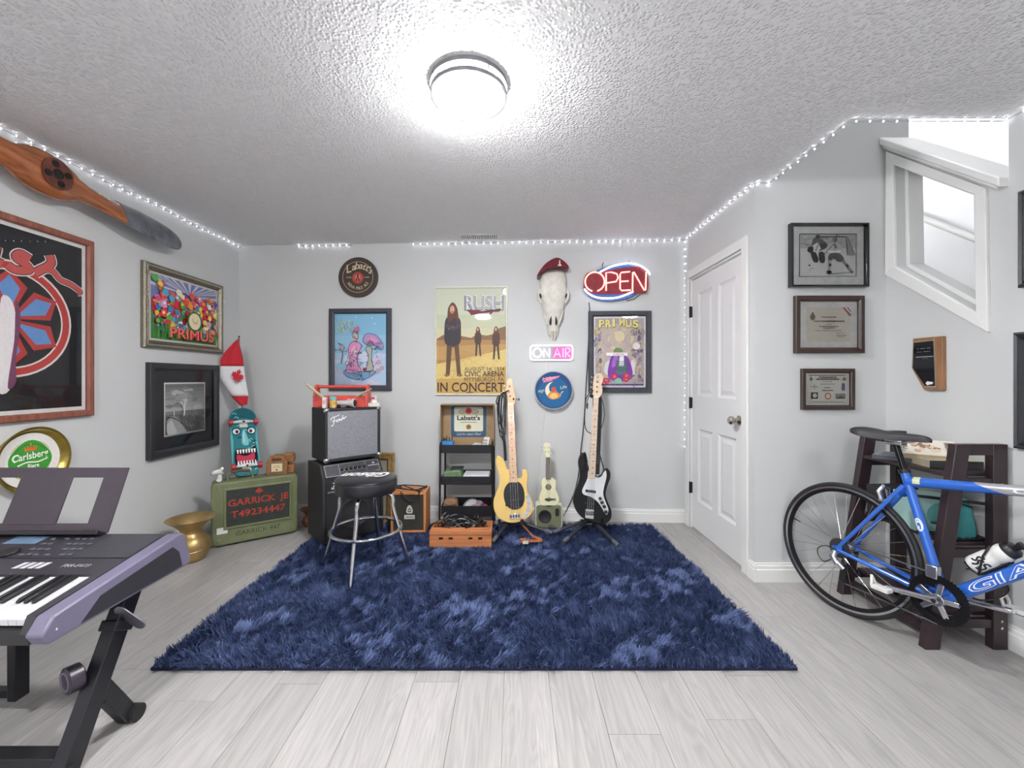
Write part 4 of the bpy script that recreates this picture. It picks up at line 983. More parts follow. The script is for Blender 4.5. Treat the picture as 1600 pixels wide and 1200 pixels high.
MB().add(box(.035, .1, -.002, 0, .10, .145)).build('paper_label', mat('white_label', 'd8d8d4', .6), gc)
for x in (.045, cl-.045):
    for z in (.05, CHh-.04): MB().add(lathe([(.014, 0), (.014, .004), (.009, .006), (.0005, .004)], 14, 'y'), T(x, 0, z)).build('corner_bolt', OLIVE, gc, smooth=True)
hd = MB().add(tube([(.10, .05, CHh-.004), (.105, .05, CHh+.045), (.125, .05, CHh+.06)], .008, 8)).add(tube([(.26, .05, CHh-.004), (.255, .05, CHh+.045), (.235, .05, CHh+.06)], .008, 8)).build('handle_bracket', OLIVE, gc, smooth=True)
MB().add(tube([(.12, .05, CHh+.06), (.18, .05, CHh+.066), (.24, .05, CHh+.06)], .011, 10)).build('handle_grip', mat('worn_leather', '5a4434', .7, var=.2), gc, smooth=True)
for x in (.06, cl-.06): MB().add(box(x-.03, x+.03, .03, CD-.02, 0, .014)).build('skid', OLIVE, gc, bev=.003)
def onc(x, y, z=0): return Vector((a_.x+x*math.cos(ang)-y*math.sin(ang), a_.y+x*math.sin(ang)+y*math.cos(ang), CHh+z))
# white figurine
WPL = mat('white_porcelain', 'd8d6d2', .3, var=.05)
fg = thing('figurine', 'small white animal figurine on the green case beside its handle', 'figurine', onc(.055, .06), ang)
MB().add(tube([(-.01, 0, .002), (0, 0, .02), (.0, 0, .045), (.01, 0, .065)], [.02, .018, .014, .012], 10)).add(tube([(.015, 0, .05), (-.005, -.005, .075), (-.035, -.008, .068), (-.05, -.01, .06)], [.012, .022, .017, .008], 10)).build('body', WPL, fg, smooth=True, angle=80)
MB().add(ball(.012, (.012, -.012, .092), 8, 5, (1, .4, 1.2))).build('ear', WPL, fg, smooth=True)
MB().add(ball(.008, (-.05, -.01, .06), 8, 5)).build('muzzle', mat('grey_nose', '6a6a6a', .5), fg, smooth=True)
# skateboard
sp = Plane((-2.085, 3.19, CHh+.002), (.78, .62, 0), (-.24, .30, .5))
(s0, _), (s1, _) = sp.uv(360, 690), sp.uv(404, 690)
sw_ = s1-s0; sh_ = sp.uv(382, 637)[1]
sc_ = (s0+s1)/2
sb = thing('skateboard', 'teal skateboard with grimacing monster graphic standing on the green case', 'skateboard', M=sp.M(sc_, 0))
hwid = sw_/2
out = [(-hwid*.8, .02), (-hwid*.6, .0), (hwid*.6, .0), (hwid*.8, .02), (hwid, .12), (hwid, sh_-hwid)]+[(hwid*math.cos(a), sh_-hwid+hwid*math.sin(a)) for a in np.linspace(.2, math.pi-.2, 11)]+[(-hwid, sh_-hwid), (-hwid, .12)]
MB().add(prism(out, 0, .012)).build('deck', mat('deck_wood', '3c3430', .6), sb, bev=.003)
A_ = Art(1, 1)
def S(pts): return [(x*hwid, z*sh_) for x, z in pts]
A_.poly('2f7f86', [(x*.985, .004+z*.99) for x, z in out])
A_.blob('1f5f6a', S([(-.9, .78), (0, .84), (.9, .78), (.7, .93), (0, .99), (-.7, .93)])); A_.blob('5fb0b4', S([(-.95, .15), (-.8, .5), (-.95, .7), (-.98, .4)])); A_.blob('5fb0b4', S([(.95, .15), (.8, .5), (.95, .7), (.98, .4)]))
for i in range(34):
    z = rnd.uniform(.05, .95); x = rnd.uniform(-.9, .6)
    A_.line(rnd.choice(['184a54', '7cc4c8', '123c46', '9ad6d8']), S([(x, z), (x+.15, z+.02), (x+.3, z-.01)]), .006, 3)
A_.blob('7fc6cc', S([(-.2, .46), (-.12, .62), (.0, .66), (.14, .6), (.3, .46), (.1, .42)])).blob('a8dee0', S([(-.1, .48), (-.08, .62), (0, .62), (.02, .48)]))
for sx in (-1, 1):
    A_.ell('123c46', sx*.55*hwid, .635*sh_, .32*hwid, .06*sh_).ell('eef0f0', sx*.55*hwid, .635*sh_, .25*hwid, .042*sh_).ell('7a3a6a', sx*.5*hwid, .63*sh_, .12*hwid, .028*sh_).ell('1a1a22', sx*.5*hwid, .63*sh_, .06*hwid, .014*sh_)
A_.blob('1c1420', S([(-.72, .36), (-.3, .38), (.3, .37), (.75, .40), (.8, .2), (.4, .13), (-.4, .11), (-.76, .17)])).blob('c23a52', S([(-.6, .30), (0, .27), (.6, .31), (.55, .2), (0, .19), (-.55, .19)]))
for i in range(7):
    x = -.62+.2*i
    A_.poly('f0f2ee', S([(x, .365), (x+.15, .37), (x+.12, .315), (x+.04, .31)])).poly('f0f2ee', S([(x, .155), (x+.15, .155), (x+.1, .21), (x+.04, .205)]))
A_.build(sb, 0, -.0006, 0, m=GLOSSPRINT, name='graphic')
RW = mat('red_urethane', 'b02a38', .4)
for tz in (.745, .11):
    z = tz*sh_
    tr = MB().add(box(-.028, .028, -.008, -.001, z-.035, z+.035)).add(prism([(-.07, z-.006), (.07, z-.006), (.07, z+.006), (.03, z+.014), (-.03, z+.014), (-.07, z+.006)], -.04, -.02)).add(cyl(.012, .0, .035, 12, 'y'), T(0, 0, z)).build('truck', mat('white_truck', 'dcdcd8', .35, .2), sb, bev=.002)
    MB().add(cyl(.009, .0, .006, 10, 'y'), T(0, -.0405, z-.004)).build('kingpin', BLKC, tr)
    for sx in (-1, 1):
        MB().add(lathe([(.014, -.016), (.025, -.013), (.027, 0), (.025, .013), (.014, .016)], 18, 'x'), T(sx*.088, -.03, z)).build('wheel', RW, sb, smooth=True)
# wooden radio-shaped box
WB = mat('honey_carved_wood', '8f6238', .5, var=.3, scale=30, bump=.3, bscale=90)
bp_ = onc(.435, .095); rb = thing('wooden_box', 'small carved wooden box with paper label standing on the green case', 'box', bp_, ang-.35)
oct_ = [(-.075, 0), (.075, 0), (.075, .10), (.045, .15), (-.045, .15), (-.075, .10)]
MB().add(prism(oct_, -.045, -.02)).build('front_board', WB, rb, bev=.004)
MB().add(prism([(x*.9, z*.97) for x, z in oct_], -.02, .07)).build('body', mat('darker_carved_wood', '6b4626', .5, var=.3, scale=30), rb, bev=.004)
MB().add(box(.03, .115, -.012, .06, .085, .16)).build('upper_drum', WB, rb, bev=.014, seg=3)
MB().add(box(.03, .115, -.012, .065, .0, .07)).build('lower_drum', WB, rb, bev=.01, seg=3)
MB().add(ring_frame(.094, .078, [(0, 0), (0, -.004), (.006, -.005), (.009, 0)]), T(-.047, -.0452, .018)).build('label_frame', mat('tin_frame', '7d7a78', .4, .6), rb)
A_ = Art(.08, .064); A_.rect('e0cfa6', 0, 0, 1, 1).text('9a6a34', 'RICHER', .24, .62, .13, .54, .02); tl(A_, .15, .85, .48, .05, '9a7a4a'); A_.ell('a8763c', .5, .22, .1); A_.build(rb, -.04, -.0462, .025, 'paper_label')
MB().add(prism(rrect(-.035, .035, .11, .13, .008), -.047, -.0449)).build('slot', mat('slot_dark_wood', '4f331c', .6), rb)

# flag on a stick
pt = P(373, 527, 3.56); pb = P(384, 655, 3.50)
FLR = 'c01f2e'
fp = Plane(P(372, 535, 3.5), (.98, .2, 0)); fO = P(372, 535, 3.5)
fg_ = thing('small_flag', 'small red and white maple leaf flag on a stick behind the skateboard', 'flag', P(386, 814, 3.56))
o_ = fg_.location
MB().add(tube([P(386, 814, 3.56)-o_, P(373.5, 527, 3.52)-o_], .004, 8)).build('stick', mat('black_stick', '2a2624', .5), fg_, smooth=True)
MB().add(ball(.008, P(373.5, 526, 3.52)-o_, 8, 6)).build('finial', BLKC, fg_, smooth=True)
# cloth drapes from the stick: four bands down its fly
def cloth(c0, c1, n=8, m=6):
    V = []; Fs = []
    for i in range(n+1):
        for j in range(m+1):
            s, t = c0+(c1-c0)*i/n, j/m
            # s: along the fly 0..1 (top of the stick to the hanging tip), t: across 0..1
            L0 = [(371, 530), (357, 562), (352, 590), (364, 618), (375, 634)]; R0 = [(373, 530), (380, 560), (384, 594), (388, 618), (386, 632)]
            if s < .25: L0[0] = (371, 530)
            q = s*4; k = min(3, int(q)); f = q-k
            lx, ly = L0[k][0]*(1-f)+L0[k+1][0]*f, L0[k][1]*(1-f)+L0[k+1][1]*f; rx, ry = R0[k][0]*(1-f)+R0[k+1][0]*f, R0[k][1]*(1-f)+R0[k+1][1]*f
            if k == 0: lx -= 14*math.sin(math.pi*min(1, f)*.5)*.9
            else: lx -= 12.6*(1-(q-1)/3)
            xx = lx*(1-t)+rx*t; V.append(P(xx, ly*(1-t)+ry*t, 3.39+.12*(xx-342)/46+.012*math.sin(t*7+s*3))-o_)
    for i in range(n):
        for j in range(m): Fs.append((i*(m+1)+j, (i+1)*(m+1)+j, (i+1)*(m+1)+j+1, i*(m+1)+j+1))
    return V, Fs
CLO = mat('red_flag_cloth', FLR, .8, var=.06, sheen=.2); CLW = mat('white_flag_cloth', 'e6e6e8', .8, var=.03)
for n_, c0, c1, m_ in (('red_band', 0, .34, CLO), ('white_band', .34, .76, CLW), ('red_band', .76, 1., CLO)):
    b = MB().add(cloth(c0, c1)).build(n_, m_, fg_, smooth=True, angle=80); so = b.modifiers.new('thick', 'SOLIDIFY'); so.thickness = .0012
leaf = [(0, -1), (.06, -.45), (.5, -.55), (.42, -.35), (.85, .0), (.7, .1), (.78, .38), (.5, .32), (.42, .48), (.18, .22), (.28, .75), (.12, .68), (0, 1)]
leaf = leaf+[(-x, z) for x, z in leaf[-2:0:-1]]
cxl, czl = 371, 588
lp = [(cxl+12*(x*math.cos(.35)+z*math.sin(.35)*1.0), czl-13*(z*math.cos(.35)-x*math.sin(.35))) for x, z in leaf]
V = [P(x, y, 3.345+.12*(x-342)/46)-o_ for x, y in lp]+[P(x, y, 3.36+.12*(x-342)/46)-o_ for x, y in lp]; n = len(lp)
MB().add((V, [tuple(range(n)), tuple(range(2*n-1, n-1, -1))]+[(i, i+n, (i+1) % n+n, (i+1) % n) for i in range(n)])).build('maple_leaf', CLO, fg_)

# brass spittoons
BRASS = mat('aged_brass', 'b59a68', .36, .75, var=.25, scale=9)
def spit(name, lab, loc, s, m):
    o = thing(name, lab, 'vase', loc)
    MB().add(lathe([(x*s, z*s) for x, z in [(.0005, .0), (.07, 0), (.085, .012), (.105, .05), (.115, .10), (.108, .135), (.085, .165), (.062, .185), (.058, .2), (.07, .225), (.105, .262), (.145, .29), (.148, .294), (.143, .294), (.1, .266), (.062, .226), (.05, .2), (.052, .185), (.0005, .1)]], 36, caps=False)).build('body', m, o, smooth=True, angle=60)
    MB().add(lathe([(x*s, z*s) for x, z in [(.117, .078), (.119, .082), (.117, .086), (.114, .082), (.117, .078)]], 36, caps=False)).build('seam_band', m, o, smooth=True)
    return o
spit('brass_spittoon', 'wide-rimmed brass spittoon on the floor beside the green case', (-2.185, 2.80, 0), .97, BRASS)
spit('brown_vase', 'small brown vase in the shadow between green case and amplifier', (-1.70, 3.44, 0), .50, mat('brown_glazed_clay', '7a4f38', .4, .2, var=.2))

# ------------------------------------------------------------------ amplifiers
TOLEX = mat('black_tolex', '26262a', .6, var=.12, scale=90, bump=.5, bscale=420)
RZb = .030                                              # pile height the things on the rug stand on
adir = Vector((.70, .66)).normalized(); aang = math.atan2(adir.y, adir.x)
lo = Vector((-1.345, 2.915))
am = thing('bass_amplifier', 'tall black amplifier with knob panel, under the silver-grilled one', 'amplifier', (lo.x, lo.y, RZb), aang)
AW, AD, AH = .455, .33, .575
MB().add(prismx([(0, .02), (AD, .02), (AD, AH), (.07, AH), (.0, AH-.10)], 0, .018)).build('side_panel', TOLEX, am, bev=.004, fix=True)
MB().add(prismx([(0, .02), (AD, .02), (AD, AH), (.07, AH), (.0, AH-.10)], AW-.018, AW)).build('side_panel', TOLEX, am, bev=.004, fix=True)
MB().add(prismx([(.012, .02), (AD-.005, .02), (AD-.005, AH-.003), (.075, AH-.003), (.012, AH-.095)], .018, AW-.018)).build('body', TOLEX, am, fix=True)
GR = mat('black_grille_cloth', '232326', .8, var=.5, scale=300, bump=.6, bscale=600)
MB().add(box(.024, AW-.024, .006, .0119, .03, AH-.125)).build('grille', GR, am, bev=.003)
V, Fs = lathe([(.115, .0), (.12, .004), (.105, .006), (.1, .002), (.05, .001), (.0005, .003)], 32, 'y'); MB().add((V, Fs), T(AW/2, .0064, .2)).build('speaker_cone', mat('cone_black', '2b2b2e', .6), am, smooth=True)
# control panel lies on the slope between (0,AH-.1) and (.07,AH)
sl = Plane((0, 0, AH-.098), (1, 0, 0), (0, .07, .1)); Msl = Matrix(((1, 0, 0, 0), (0, sl.n.y, sl.w.y, 0), (0, sl.n.z, sl.w.z, AH-.10), (0, 0, 0, 1)))
cpn = MB().add(box(.028, AW-.028, -.006, .002, .02, .105), Msl).build('control_panel', mat('dark_control_plate', '4a4a50', .35, .5, var=.15), am)
tr_ = MB()
for q in (box(.024, AW-.024, -.008, .0, .016, .02), box(.024, AW-.024, -.008, .0, .105, .109), box(.024, .028, -.008, .0, .02, .105), box(AW-.028, AW-.024, -.008, .0, .02, .105), box(.125, .128, -.0075, 0, .02, .105), box(.325, .328, -.0075, 0, .02, .105)): tr_.add(q, Msl)
tr_.build('panel_trim', mat('silver_trim', 'aeb0b4', .3, .8), cpn)
for i in range(6):
    MB().add(lathe([(.014, 0), (.014, .008), (.010, .018), (.0005, .019)], 14, 'y'), Msl @ T(.145+i*.033, -.006, .062)).build('knob', BLKC, am, smooth=True)
    MB().add(lathe([(.0165, 0), (.0165, .0015), (.0005, .0016)], 16, 'y'), Msl @ T(.145+i*.033, -.0055, .062)).build('knob_skirt', MATS['silver_trim'], am)
A_ = Art(.1, .06); tl(A_, .05, .9, .5, .12, 'c8c8cc'); A_.line('d8d8dc', [(.42, .9), (.6, .95), (.5, .75)], .05, 3); o = A_.build(am, 0, 0, 0, 'panel_lettering'); o.matrix_local = Msl @ T(.335, -.0066, .03)
A_ = Art(.08, .08); A_.line('d0d0d4', [(.45, .95), (.7, .92), (.5, .65), (.62, .5), (.4, .45), (.35, .6)], .09, 4).text('d0d0d4', 'ACOUSTIC', .0, .1, .14, 1., .0); A_.build(am, .035, .0052, AH-.205, 'logo')
for x in (.04, AW-.04):
    for y in (.04, AD-.04): MB().add(cyl(.016, 0, .021, 12), T(x, y, 0)).build('foot', BLKC, am)
# upper amp
fo = Vector((-1.352, 2.965)); FW, FD, FH, FZ = .42, .29, .405, RZb+.575
fa = thing('guitar_amplifier', 'square combo amplifier with silver sparkle grille stacked on the black one', 'amplifier', (fo.x, fo.y, FZ), aang)
shell = MB()
for q in (box(0, .018, 0, FD, .018, FH), box(FW-.018, FW, 0, FD, .018, FH), box(.018, FW-.018, 0, FD, FH-.018, FH), box(.018, FW-.018, 0, FD, .018, .036), box(.018, FW-.018, FD-.012, FD, .036, FH-.018)): shell.add(q)
shell.build('cabinet', TOLEX, fa, bev=.004)
SG = mat('silver_grille', '8d8e94', .55, .2, var=.35, scale=220, bump=.6, bscale=380)
MB().add(box(.019, FW-.019, .006, .02, .037, FH-.019)).build('grille', SG, fa, bev=.004)
A_ = Art(.12, .1)
for pts in ([(.1, .52), (.2, .7), (.5, .8), (.62, .9)], [(.32, .75), (.3, .4), (.22, .1), (.12, .12)], [(.18, .42), (.4, .48)], [(.42, .42), (.5, .55), (.44, .38), (.54, .4)], [(.56, .4), (.6, .58), (.64, .42), (.66, .56), (.7, .5)], [(.78, .62), (.72, .5), (.8, .52), (.84, .85)], [(.86, .58), (.92, .66), (.88, .56), (.95, .58)], [(.96, .6), (1., .72), (1.06, .68)]):
    A_.line('f0f0f0', pts, .045, 5)
A_.build(fa, .028, .0035, FH-.135, 'logo_badge')
for x in (0, FW):
    for z in (.018, FH):
        MB().add(ball(.022, (x+(.012 if x == 0 else -.012), .012, z+(.012 if z < .1 else -.012)), 10, 6)).build('corner_cap', CHROME, fa, smooth=True)
for x in (.04, FW-.04):
    for y in (.04, FD-.04): MB().add(cyl(.014, 0, .019, 12), T(x, y, 0)).build('foot', BLKC, fa)
MB().add(tube([(.12, FD/2, FH), (.13, FD/2, FH+.018), (FW-.13, FD/2, FH+.018), (FW-.12, FD/2, FH)], .009, 8)).build('handle', BLKC, fa, smooth=True)
def onf(x, y, z=0): return Vector((fo.x+x*math.cos(aang)-y*math.sin(aang), fo.y+x*math.sin(aang)+y*math.cos(aang), FZ+FH+.001+z))
# red wooden carrier
RB = mat('red_painted_wood', 'cf4a42', .4, var=.12, scale=20)
ta = aang-R(37); tO = onf(-.01, .233); TW, TD = .40, .13
tb = thing('tool_carrier', 'red wooden bottle carrier with dowel handle on the upper amplifier', 'carrier', tO, ta)
endp = [(0, 0), (TD, 0), (TD, .09), (TD/2+.028, .165), (TD/2, .175), (TD/2-.028, .165), (0, .09)]
MB().add(prismx(endp, 0, .016)).build('end_board', RB, tb, bev=.003, fix=True); MB().add(prismx(endp, TW-.016, TW)).build('end_board', RB, tb, bev=.003, fix=True)
MB().add(box(.016, TW-.016, 0, .01, .0, .085)).build('side_board', RB, tb, bev=.002); MB().add(box(.016, TW-.016, TD-.01, TD, .0, .085)).build('side_board', RB, tb, bev=.002)
MB().add(box(.016, TW-.016, .01, TD-.01, 0, .012)).build('bottom_board', RB, tb)
MB().add(cyl(.012, .012, TW-.012, 14, 'x'), T(0, TD/2, .155)).build('dowel', RB, tb, smooth=True)
A_ = Art(.2, .075); A_.text('f4e4d8', 'Coca-Cola', .05, .25, .45, .9, .0, .2); A_.build(tb, .13, -.0008, .012, 'side_lettering')
# can, microphone-like flashlight, tins and sticks standing in front of or in the carrier
cn = thing('paper_can', 'small can with teal and yellow label in front of the red carrier', 'can', onf(.08, .065))
MB().add(cyl(.024, 0, .085, 24)).build('body', mat('can_yellow_label', 'c9a45a', .4, .1, var=.5, scale=45), cn, smooth=True)
MB().add(cyl(.0245, .06, .0855, 24)).build('teal_band', mat('can_teal', '6fb0b4', .4), cn, smooth=True); MB().add(cyl(.0245, 0, .006, 24)).build('rim', CHROME, cn, smooth=True)
gw = thing('white_carton', 'narrow white carton beside the small labelled can', 'carton', onf(.035, .105), ta); MB().add(box(-.014, .014, -.02, .02, 0, .08)).build('carton', mat('white_card', 'd6d2cc', .6), gw, bev=.002); MB().add(box(-.012, .012, -.0206, -.02, .03, .06)).build('label_band', mat('pale_pink_card', 'd8a8a0', .6), gw)
fl_ = thing('flashlight', 'white and grey flashlight with dark lens lying before the red carrier', 'flashlight', onf(.185, .03, .034), aang-R(48))
MB().add(lathe([(.019, -.10), (.02, -.02), (.021, 0), (.032, .028), (.034, .045), (.029, .046)], 24, 'x')).build('body', mat('pale_grey_plastic', 'bcbcbc', .35), fl_, smooth=True)
MB().add(lathe([(.021, -.125), (.022, -.1)], 20, 'x')).build('end_cap', mat('red_cap', 'b8322e', .4), fl_, smooth=True)
MB().add(ball(.029, (.042, 0, 0), 18, 8, (.45, 1, 1))).build('lens', mat('dark_lens', '26262c', .08), fl_, smooth=True)
MB().add(box(-.06, -.02, -.02, .012, -.034, -.012)).build('stand_foot', mat('grey_foot', '6a6e70', .5), fl_, bev=.004)
t1_ = thing('white_tin', 'white tin with red oval label on a flat white box', 'tin', onf(.375, .02, .031), aang-R(40))
MB().add(cyl(.026, 0, .052, 22)).build('body', mat('white_enamel', 'dedcd8', .3), t1_, smooth=True); MB().add(ball(.017, (0, -.0245, .036), 14, 6, (1., .2, .55))).build('red_label', mat('red_label', 'b0383a', .5), t1_, smooth=True); MB().add(cyl(.0268, .02, .026, 22)).build('seam', CHROME, t1_, smooth=True)
wb_ = thing('flat_white_box', 'flat white box lying on the edge of the upper amplifier', 'box', onf(.365, .025), aang-R(40)); MB().add(box(-.045, .06, -.03, .03, 0, .03)).build('carton', mat('white_card', 'd6d2cc', .6), wb_, bev=.002)
MB().add(box(-.0452, .0602, -.0302, .0302, .019, .0195)).build('lid_seam', mat('seam_grey', '9a9894', .6), wb_)
WST = mat('pale_drumstick_wood', 'c8bd9c', .45, var=.1, scale=20, stretch=(1, 1, .1))
def stick(lab, p0, p1):
    o = thing('drumstick', lab, 'drumstick', p0, group='drumsticks in the red carrier'); d = p1-p0; L2 = d.length
    MB().add(tube([Vector((0, 0, 0)), d*.82, d*.93], [.0075, .0075, .004], 10)).build('shaft', WST, o, smooth=True); MB().add(ball(.0055, d*.965, 10, 6)).build('tip', WST, o, smooth=True)
q0 = onf(.10, .20, .03)
dx = Vector((math.cos(ta), math.sin(ta), 0))
stick('upper pale drumstick jutting out past the red carrier toward the corner', q0+Vector((0, 0, .012)), P(474, 597, 3.0))
stick('lower pale drumstick jutting out past the red carrier toward the corner', q0, P(477, 600, 2.97))
stick('pale drumstick pointing out over the white tin', onf(.24, .10, .06), P(581, 607, 3.06))

# frame leaning behind the amps
fp_ = Plane(P(617, 838, 3.50), BACK.u, (0, .05, 1)); fp_.O.z = .006
uu, ww = fp_.uv(617, 707)
gf = thing('empty_frame', 'old gold wooden picture frame leaning behind the amplifiers', 'frame', M=fp_.M(uu-.46, 0))
GF = mat('old_gold_wood', 'a08250', .45, .2, var=.3, scale=30)
MB().add(ring_frame(.46, ww, [(0, .0), (0, -.02), (.008, -.028), (.03, -.02), (.05, -.022), (.058, -.012), (.058, 0)])).build('frame', GF, gf, smooth=True, angle=20)
MB().add(ring_frame(.348, ww-.112, [(0, .0), (0, -.013), (.006, -.012), (.006, 0)]), T(.056, 0, .056)).build('liner', mat('dark_liner', '3a2c22', .6), gf)
MB().add(box(.05, .41, -.006, 0, .05, ww-.05)).build('canvas', mat('dull_canvas', '9a9284', .8, var=.2, scale=6), gf)

# orange practice amp
oa_ = P(611, 836, 3.19); OW, OD, OH = .272, .195, .325
og = thing('practice_amplifier', 'small orange practice amplifier with dark grille', 'amplifier', (oa_.x, 3.17, RZb), R(1.5))
OT = mat('orange_tolex', 'c98450', .5, var=.08, scale=60, bump=.4, bscale=350)
sh2 = MB()
for q in (box(0, .02, 0, OD, .012, OH), box(OW-.02, OW, 0, OD, .012, OH), box(.02, OW-.02, 0, OD, OH-.022, OH), box(.02, OW-.02, 0, OD, .012, .03), box(.02, OW-.02, OD-.01, OD, .03, OH-.022)): sh2.add(q)
sh2.build('cabinet', OT, og, bev=.005)
MB().add(box(.0205, OW-.0205, .008, .02, .0305, OH-.0225)).build('grille', mat('dark_basket_cloth', '3a3833', .8, var=.35, scale=200, bump=.6, bscale=500, stretch=(.3, 1, 2)), og)
A_ = Art(.08, .12); A_.blob('d6d2c8', [(.25, .48), (.2, .7), (.35, .93), (.5, .98), (.65, .93), (.8, .7), (.75, .48)]).blob('5a5650', [(.38, .55), (.35, .7), (.5, .8), (.65, .7), (.62, .55)]).ell('d6d2c8', .5, .66, .09)
A_.rect('e4e2dc', .0, .1, 1., .36).text('2a2a2a', 'ORANGE', .1, .16, .13, .8, .02); A_.build(og, .105, .0072, .105, 'badge')
for x in (.03, OW-.03):
    for y in (.03, OD-.03): MB().add(cyl(.012, 0, .0125, 10), T(x, y, 0)).build('foot', BLKC, og)
cb_ = thing('guitar_cable', 'black patch cable coiled on top of the orange amplifier', 'cable', (oa_.x+.13, 3.25, RZb+OH))
pts = [(.11*math.cos(a)*(1-.04*a/6)+.015*math.sin(3*a), .05*math.sin(a)+.01*math.cos(2*a), .007+.02*abs(math.sin(a*.5+.3))) for a in np.linspace(0, 15, 70)]
MB().add(tube(pts+[(.10, -.09, .006), (.08, -.094, -.03), (.03, -.097, -.05), (-.02, -.094, -.02), (-.05, -.088, .006)], .0045, 6)).build('lead', BLKC, cb_, smooth=True)
for x, y in ((-.10, .02), (.1, .03), (.085, -.075)): MB().add(tube([(x, y, .012), (x+.03, y+.012, .016)], [.011, .008], 8)).build('plug', BLKC, cb_, smooth=True)

# ------------------------------------------------------------------ bar stool
stl = thing('bar_stool', 'round black padded bar stool with chrome legs and foot ring', 'stool', (-.935, 2.63, RZb-.018), R(-14))
SZ = .60
MB().add(lathe([(.0005, SZ-.105), (.165, SZ-.105), (.182, SZ-.098), (.189, SZ-.07), (.189, SZ-.035), (.184, SZ-.022), (.19, SZ-.017), (.184, SZ-.010), (.165, SZ-.002), (.1, SZ+.004), (.0005, SZ+.006)], 48, caps=False)).build('seat', mat('black_vinyl', '1f1f24', .28, var=.1, coat=.2), stl, smooth=True, angle=50)
A_ = Art(.31, .19); A_.text('ecebe8', 'Gibson', .02, .2, .6, .94, .03, .2)
o = A_.build(stl, 0, 0, 0, 'seat_lettering'); o.matrix_local = T(0, 0, SZ+.0068) @ RZ(180+14+4) @ T(-.155, -.085, 0) @ RX(-90)
for k in range(4):
    a = R(45+90*k-30); c, s = math.cos(a), math.sin(a)
    pts = [(.06*c, .06*s, SZ-.112), (.125*c, .125*s, SZ-.112), (.155*c, .155*s, SZ-.125), (.168*c, .168*s, SZ-.155), (.172*c, .172*s, SZ-.22), (.205*c, .205*s, .265), (.275*c, .275*s, .0)]
    pts = spline(pts, 5, False)
    MB().add(tube(pts, .0125, 12)).build('leg', CHROME, stl, smooth=True)
    MB().add(tube([(.198*c, .198*s, .262), (.226*c, .226*s, .262)], .008, 8)).build('bolt', CHROME, stl, smooth=True)
    MB().add(cyl(.0145, -.002, .018, 12), T(.274*c, .274*s, 0)).build('foot_cap', BLKC, stl, smooth=True)
MB().add(tube([(.214*math.cos(a), .214*math.sin(a), .262) for a in np.linspace(0, 2*math.pi, 48, endpoint=False)], .0115, 10, True)).build('foot_ring', CHROME, stl, smooth=True)

# ------------------------------------------------------------------ three-tier cart and what it holds
TZ = RZb
ct = thing('tier_cart', 'narrow black metal three-tier cart below the concert poster', 'cart', P(728.5, 830, 3.30).xy.to_3d()+Vector((0, 0, .0)))
BMET = mat('matte_black_metal', '232327', .5, .3)
hw_, dp = .213, .25                                     # half width and depth
cz0 = lambda: None
TR = [(.605, .066), (.352, .066), (.098, .085)]
ct.location.z = .028
for sx in (-1, 1):
    for y in (0, dp): MB().add(tube([(sx*hw_, y, 0), (sx*(hw_-.006), y, .665)], .0085, 8)).build('post', BMET, ct, smooth=True)
    MB().add(tube([(sx*(hw_-.006), 0, .665), (sx*(hw_-.006), .02, .685), (sx*(hw_-.006), dp-.02, .685), (sx*(hw_-.006), dp, .665)], .0085, 8)).build('handle', BMET, ct, smooth=True)
for z, h in TR:
    m = MB(); w = hw_-.012
    m.add(box(-w, w, .0, dp, z, z+.004)).add(box(-w, w, .0, .003, z, z+h)).add(box(-w, w, dp-.003, dp, z, z+h)).add(box(-w, -w+.003, 0, dp, z, z+h)).add(box(w-.003, w, 0, dp, z, z+h))
    m.build('tray', BMET, ct, bev=.001)
for sx in (-1, 1):
    for y in (.0, dp): MB().add(cyl(.018, -.01, .01, 14, 'x'), T(sx*hw_, y, .0)).build('caster', BLKC, ct, smooth=True)
def onct(x, y, z): return ct.location+Vector((x, y, z))
# open carton with printed label
CARD = mat('brown_cardboard', '9c8363', .8, var=.1, scale=12)
bx = thing('beer_carton', 'open brown cardboard beer carton with blue and cream label on the cart', 'carton', onct(-.005, .10, TR[0][0]+.034+.004))
bw_, bh_, bd_ = .222, .345, .125
MB().add(box(-bw_, bw_, bd_, bd_+.005, 0, bh_)).build('back_panel', CARD, bx)
for nm, q in (('side_flap', box(-bw_, -bw_+.005, 0, bd_, .0, bh_)), ('side_flap', box(bw_-.005, bw_, 0, bd_, .0, bh_)), ('top_flap', box(-bw_+.005, bw_-.005, 0, bd_, bh_-.005, bh_)), ('bottom_flap', box(-bw_+.005, bw_-.005, 0, bd_, 0, .005))): MB().add(q).build(nm, CARD, bx)
A_ = Art(.31, .275)
def rr(x0, x1, z0, z1, r): return [(x, z) for x, z in rrect(x0, x1, z0, z1, r)]
A_.poly('8d9296', rr(0, 1, 0, 1, .09)).poly('41596f', rr(.012, .988, .012, .988, .085)).poly('cfd2c4', rr(.1, .9, .19, .95, .05)).poly('dcdbc6', rr(.125, .875, .215, .925, .045))
A_.ell('a89a7c', .33, .80, .11, .06).ell('a89a7c', .67, .80, .11, .06).ell('cdbfa0', .33, .80, .08, .035).ell('cdbfa0', .67, .80, .08, .035).ell('c8433c', .5, .83, .09)
A_.blob('8a2420', [(.43, .77), (.47, .83), (.5, .9), (.53, .83), (.57, .77), (.5, .79)]).text('2a2f3c', "Labatt's", .185, .545, .135, .63, .03); tl(A_, .28, .72, .46, .03, '8a8676'); A_.ell('b58e5a', .5, .33, .075).ell('8a6238', .5, .33, .05)
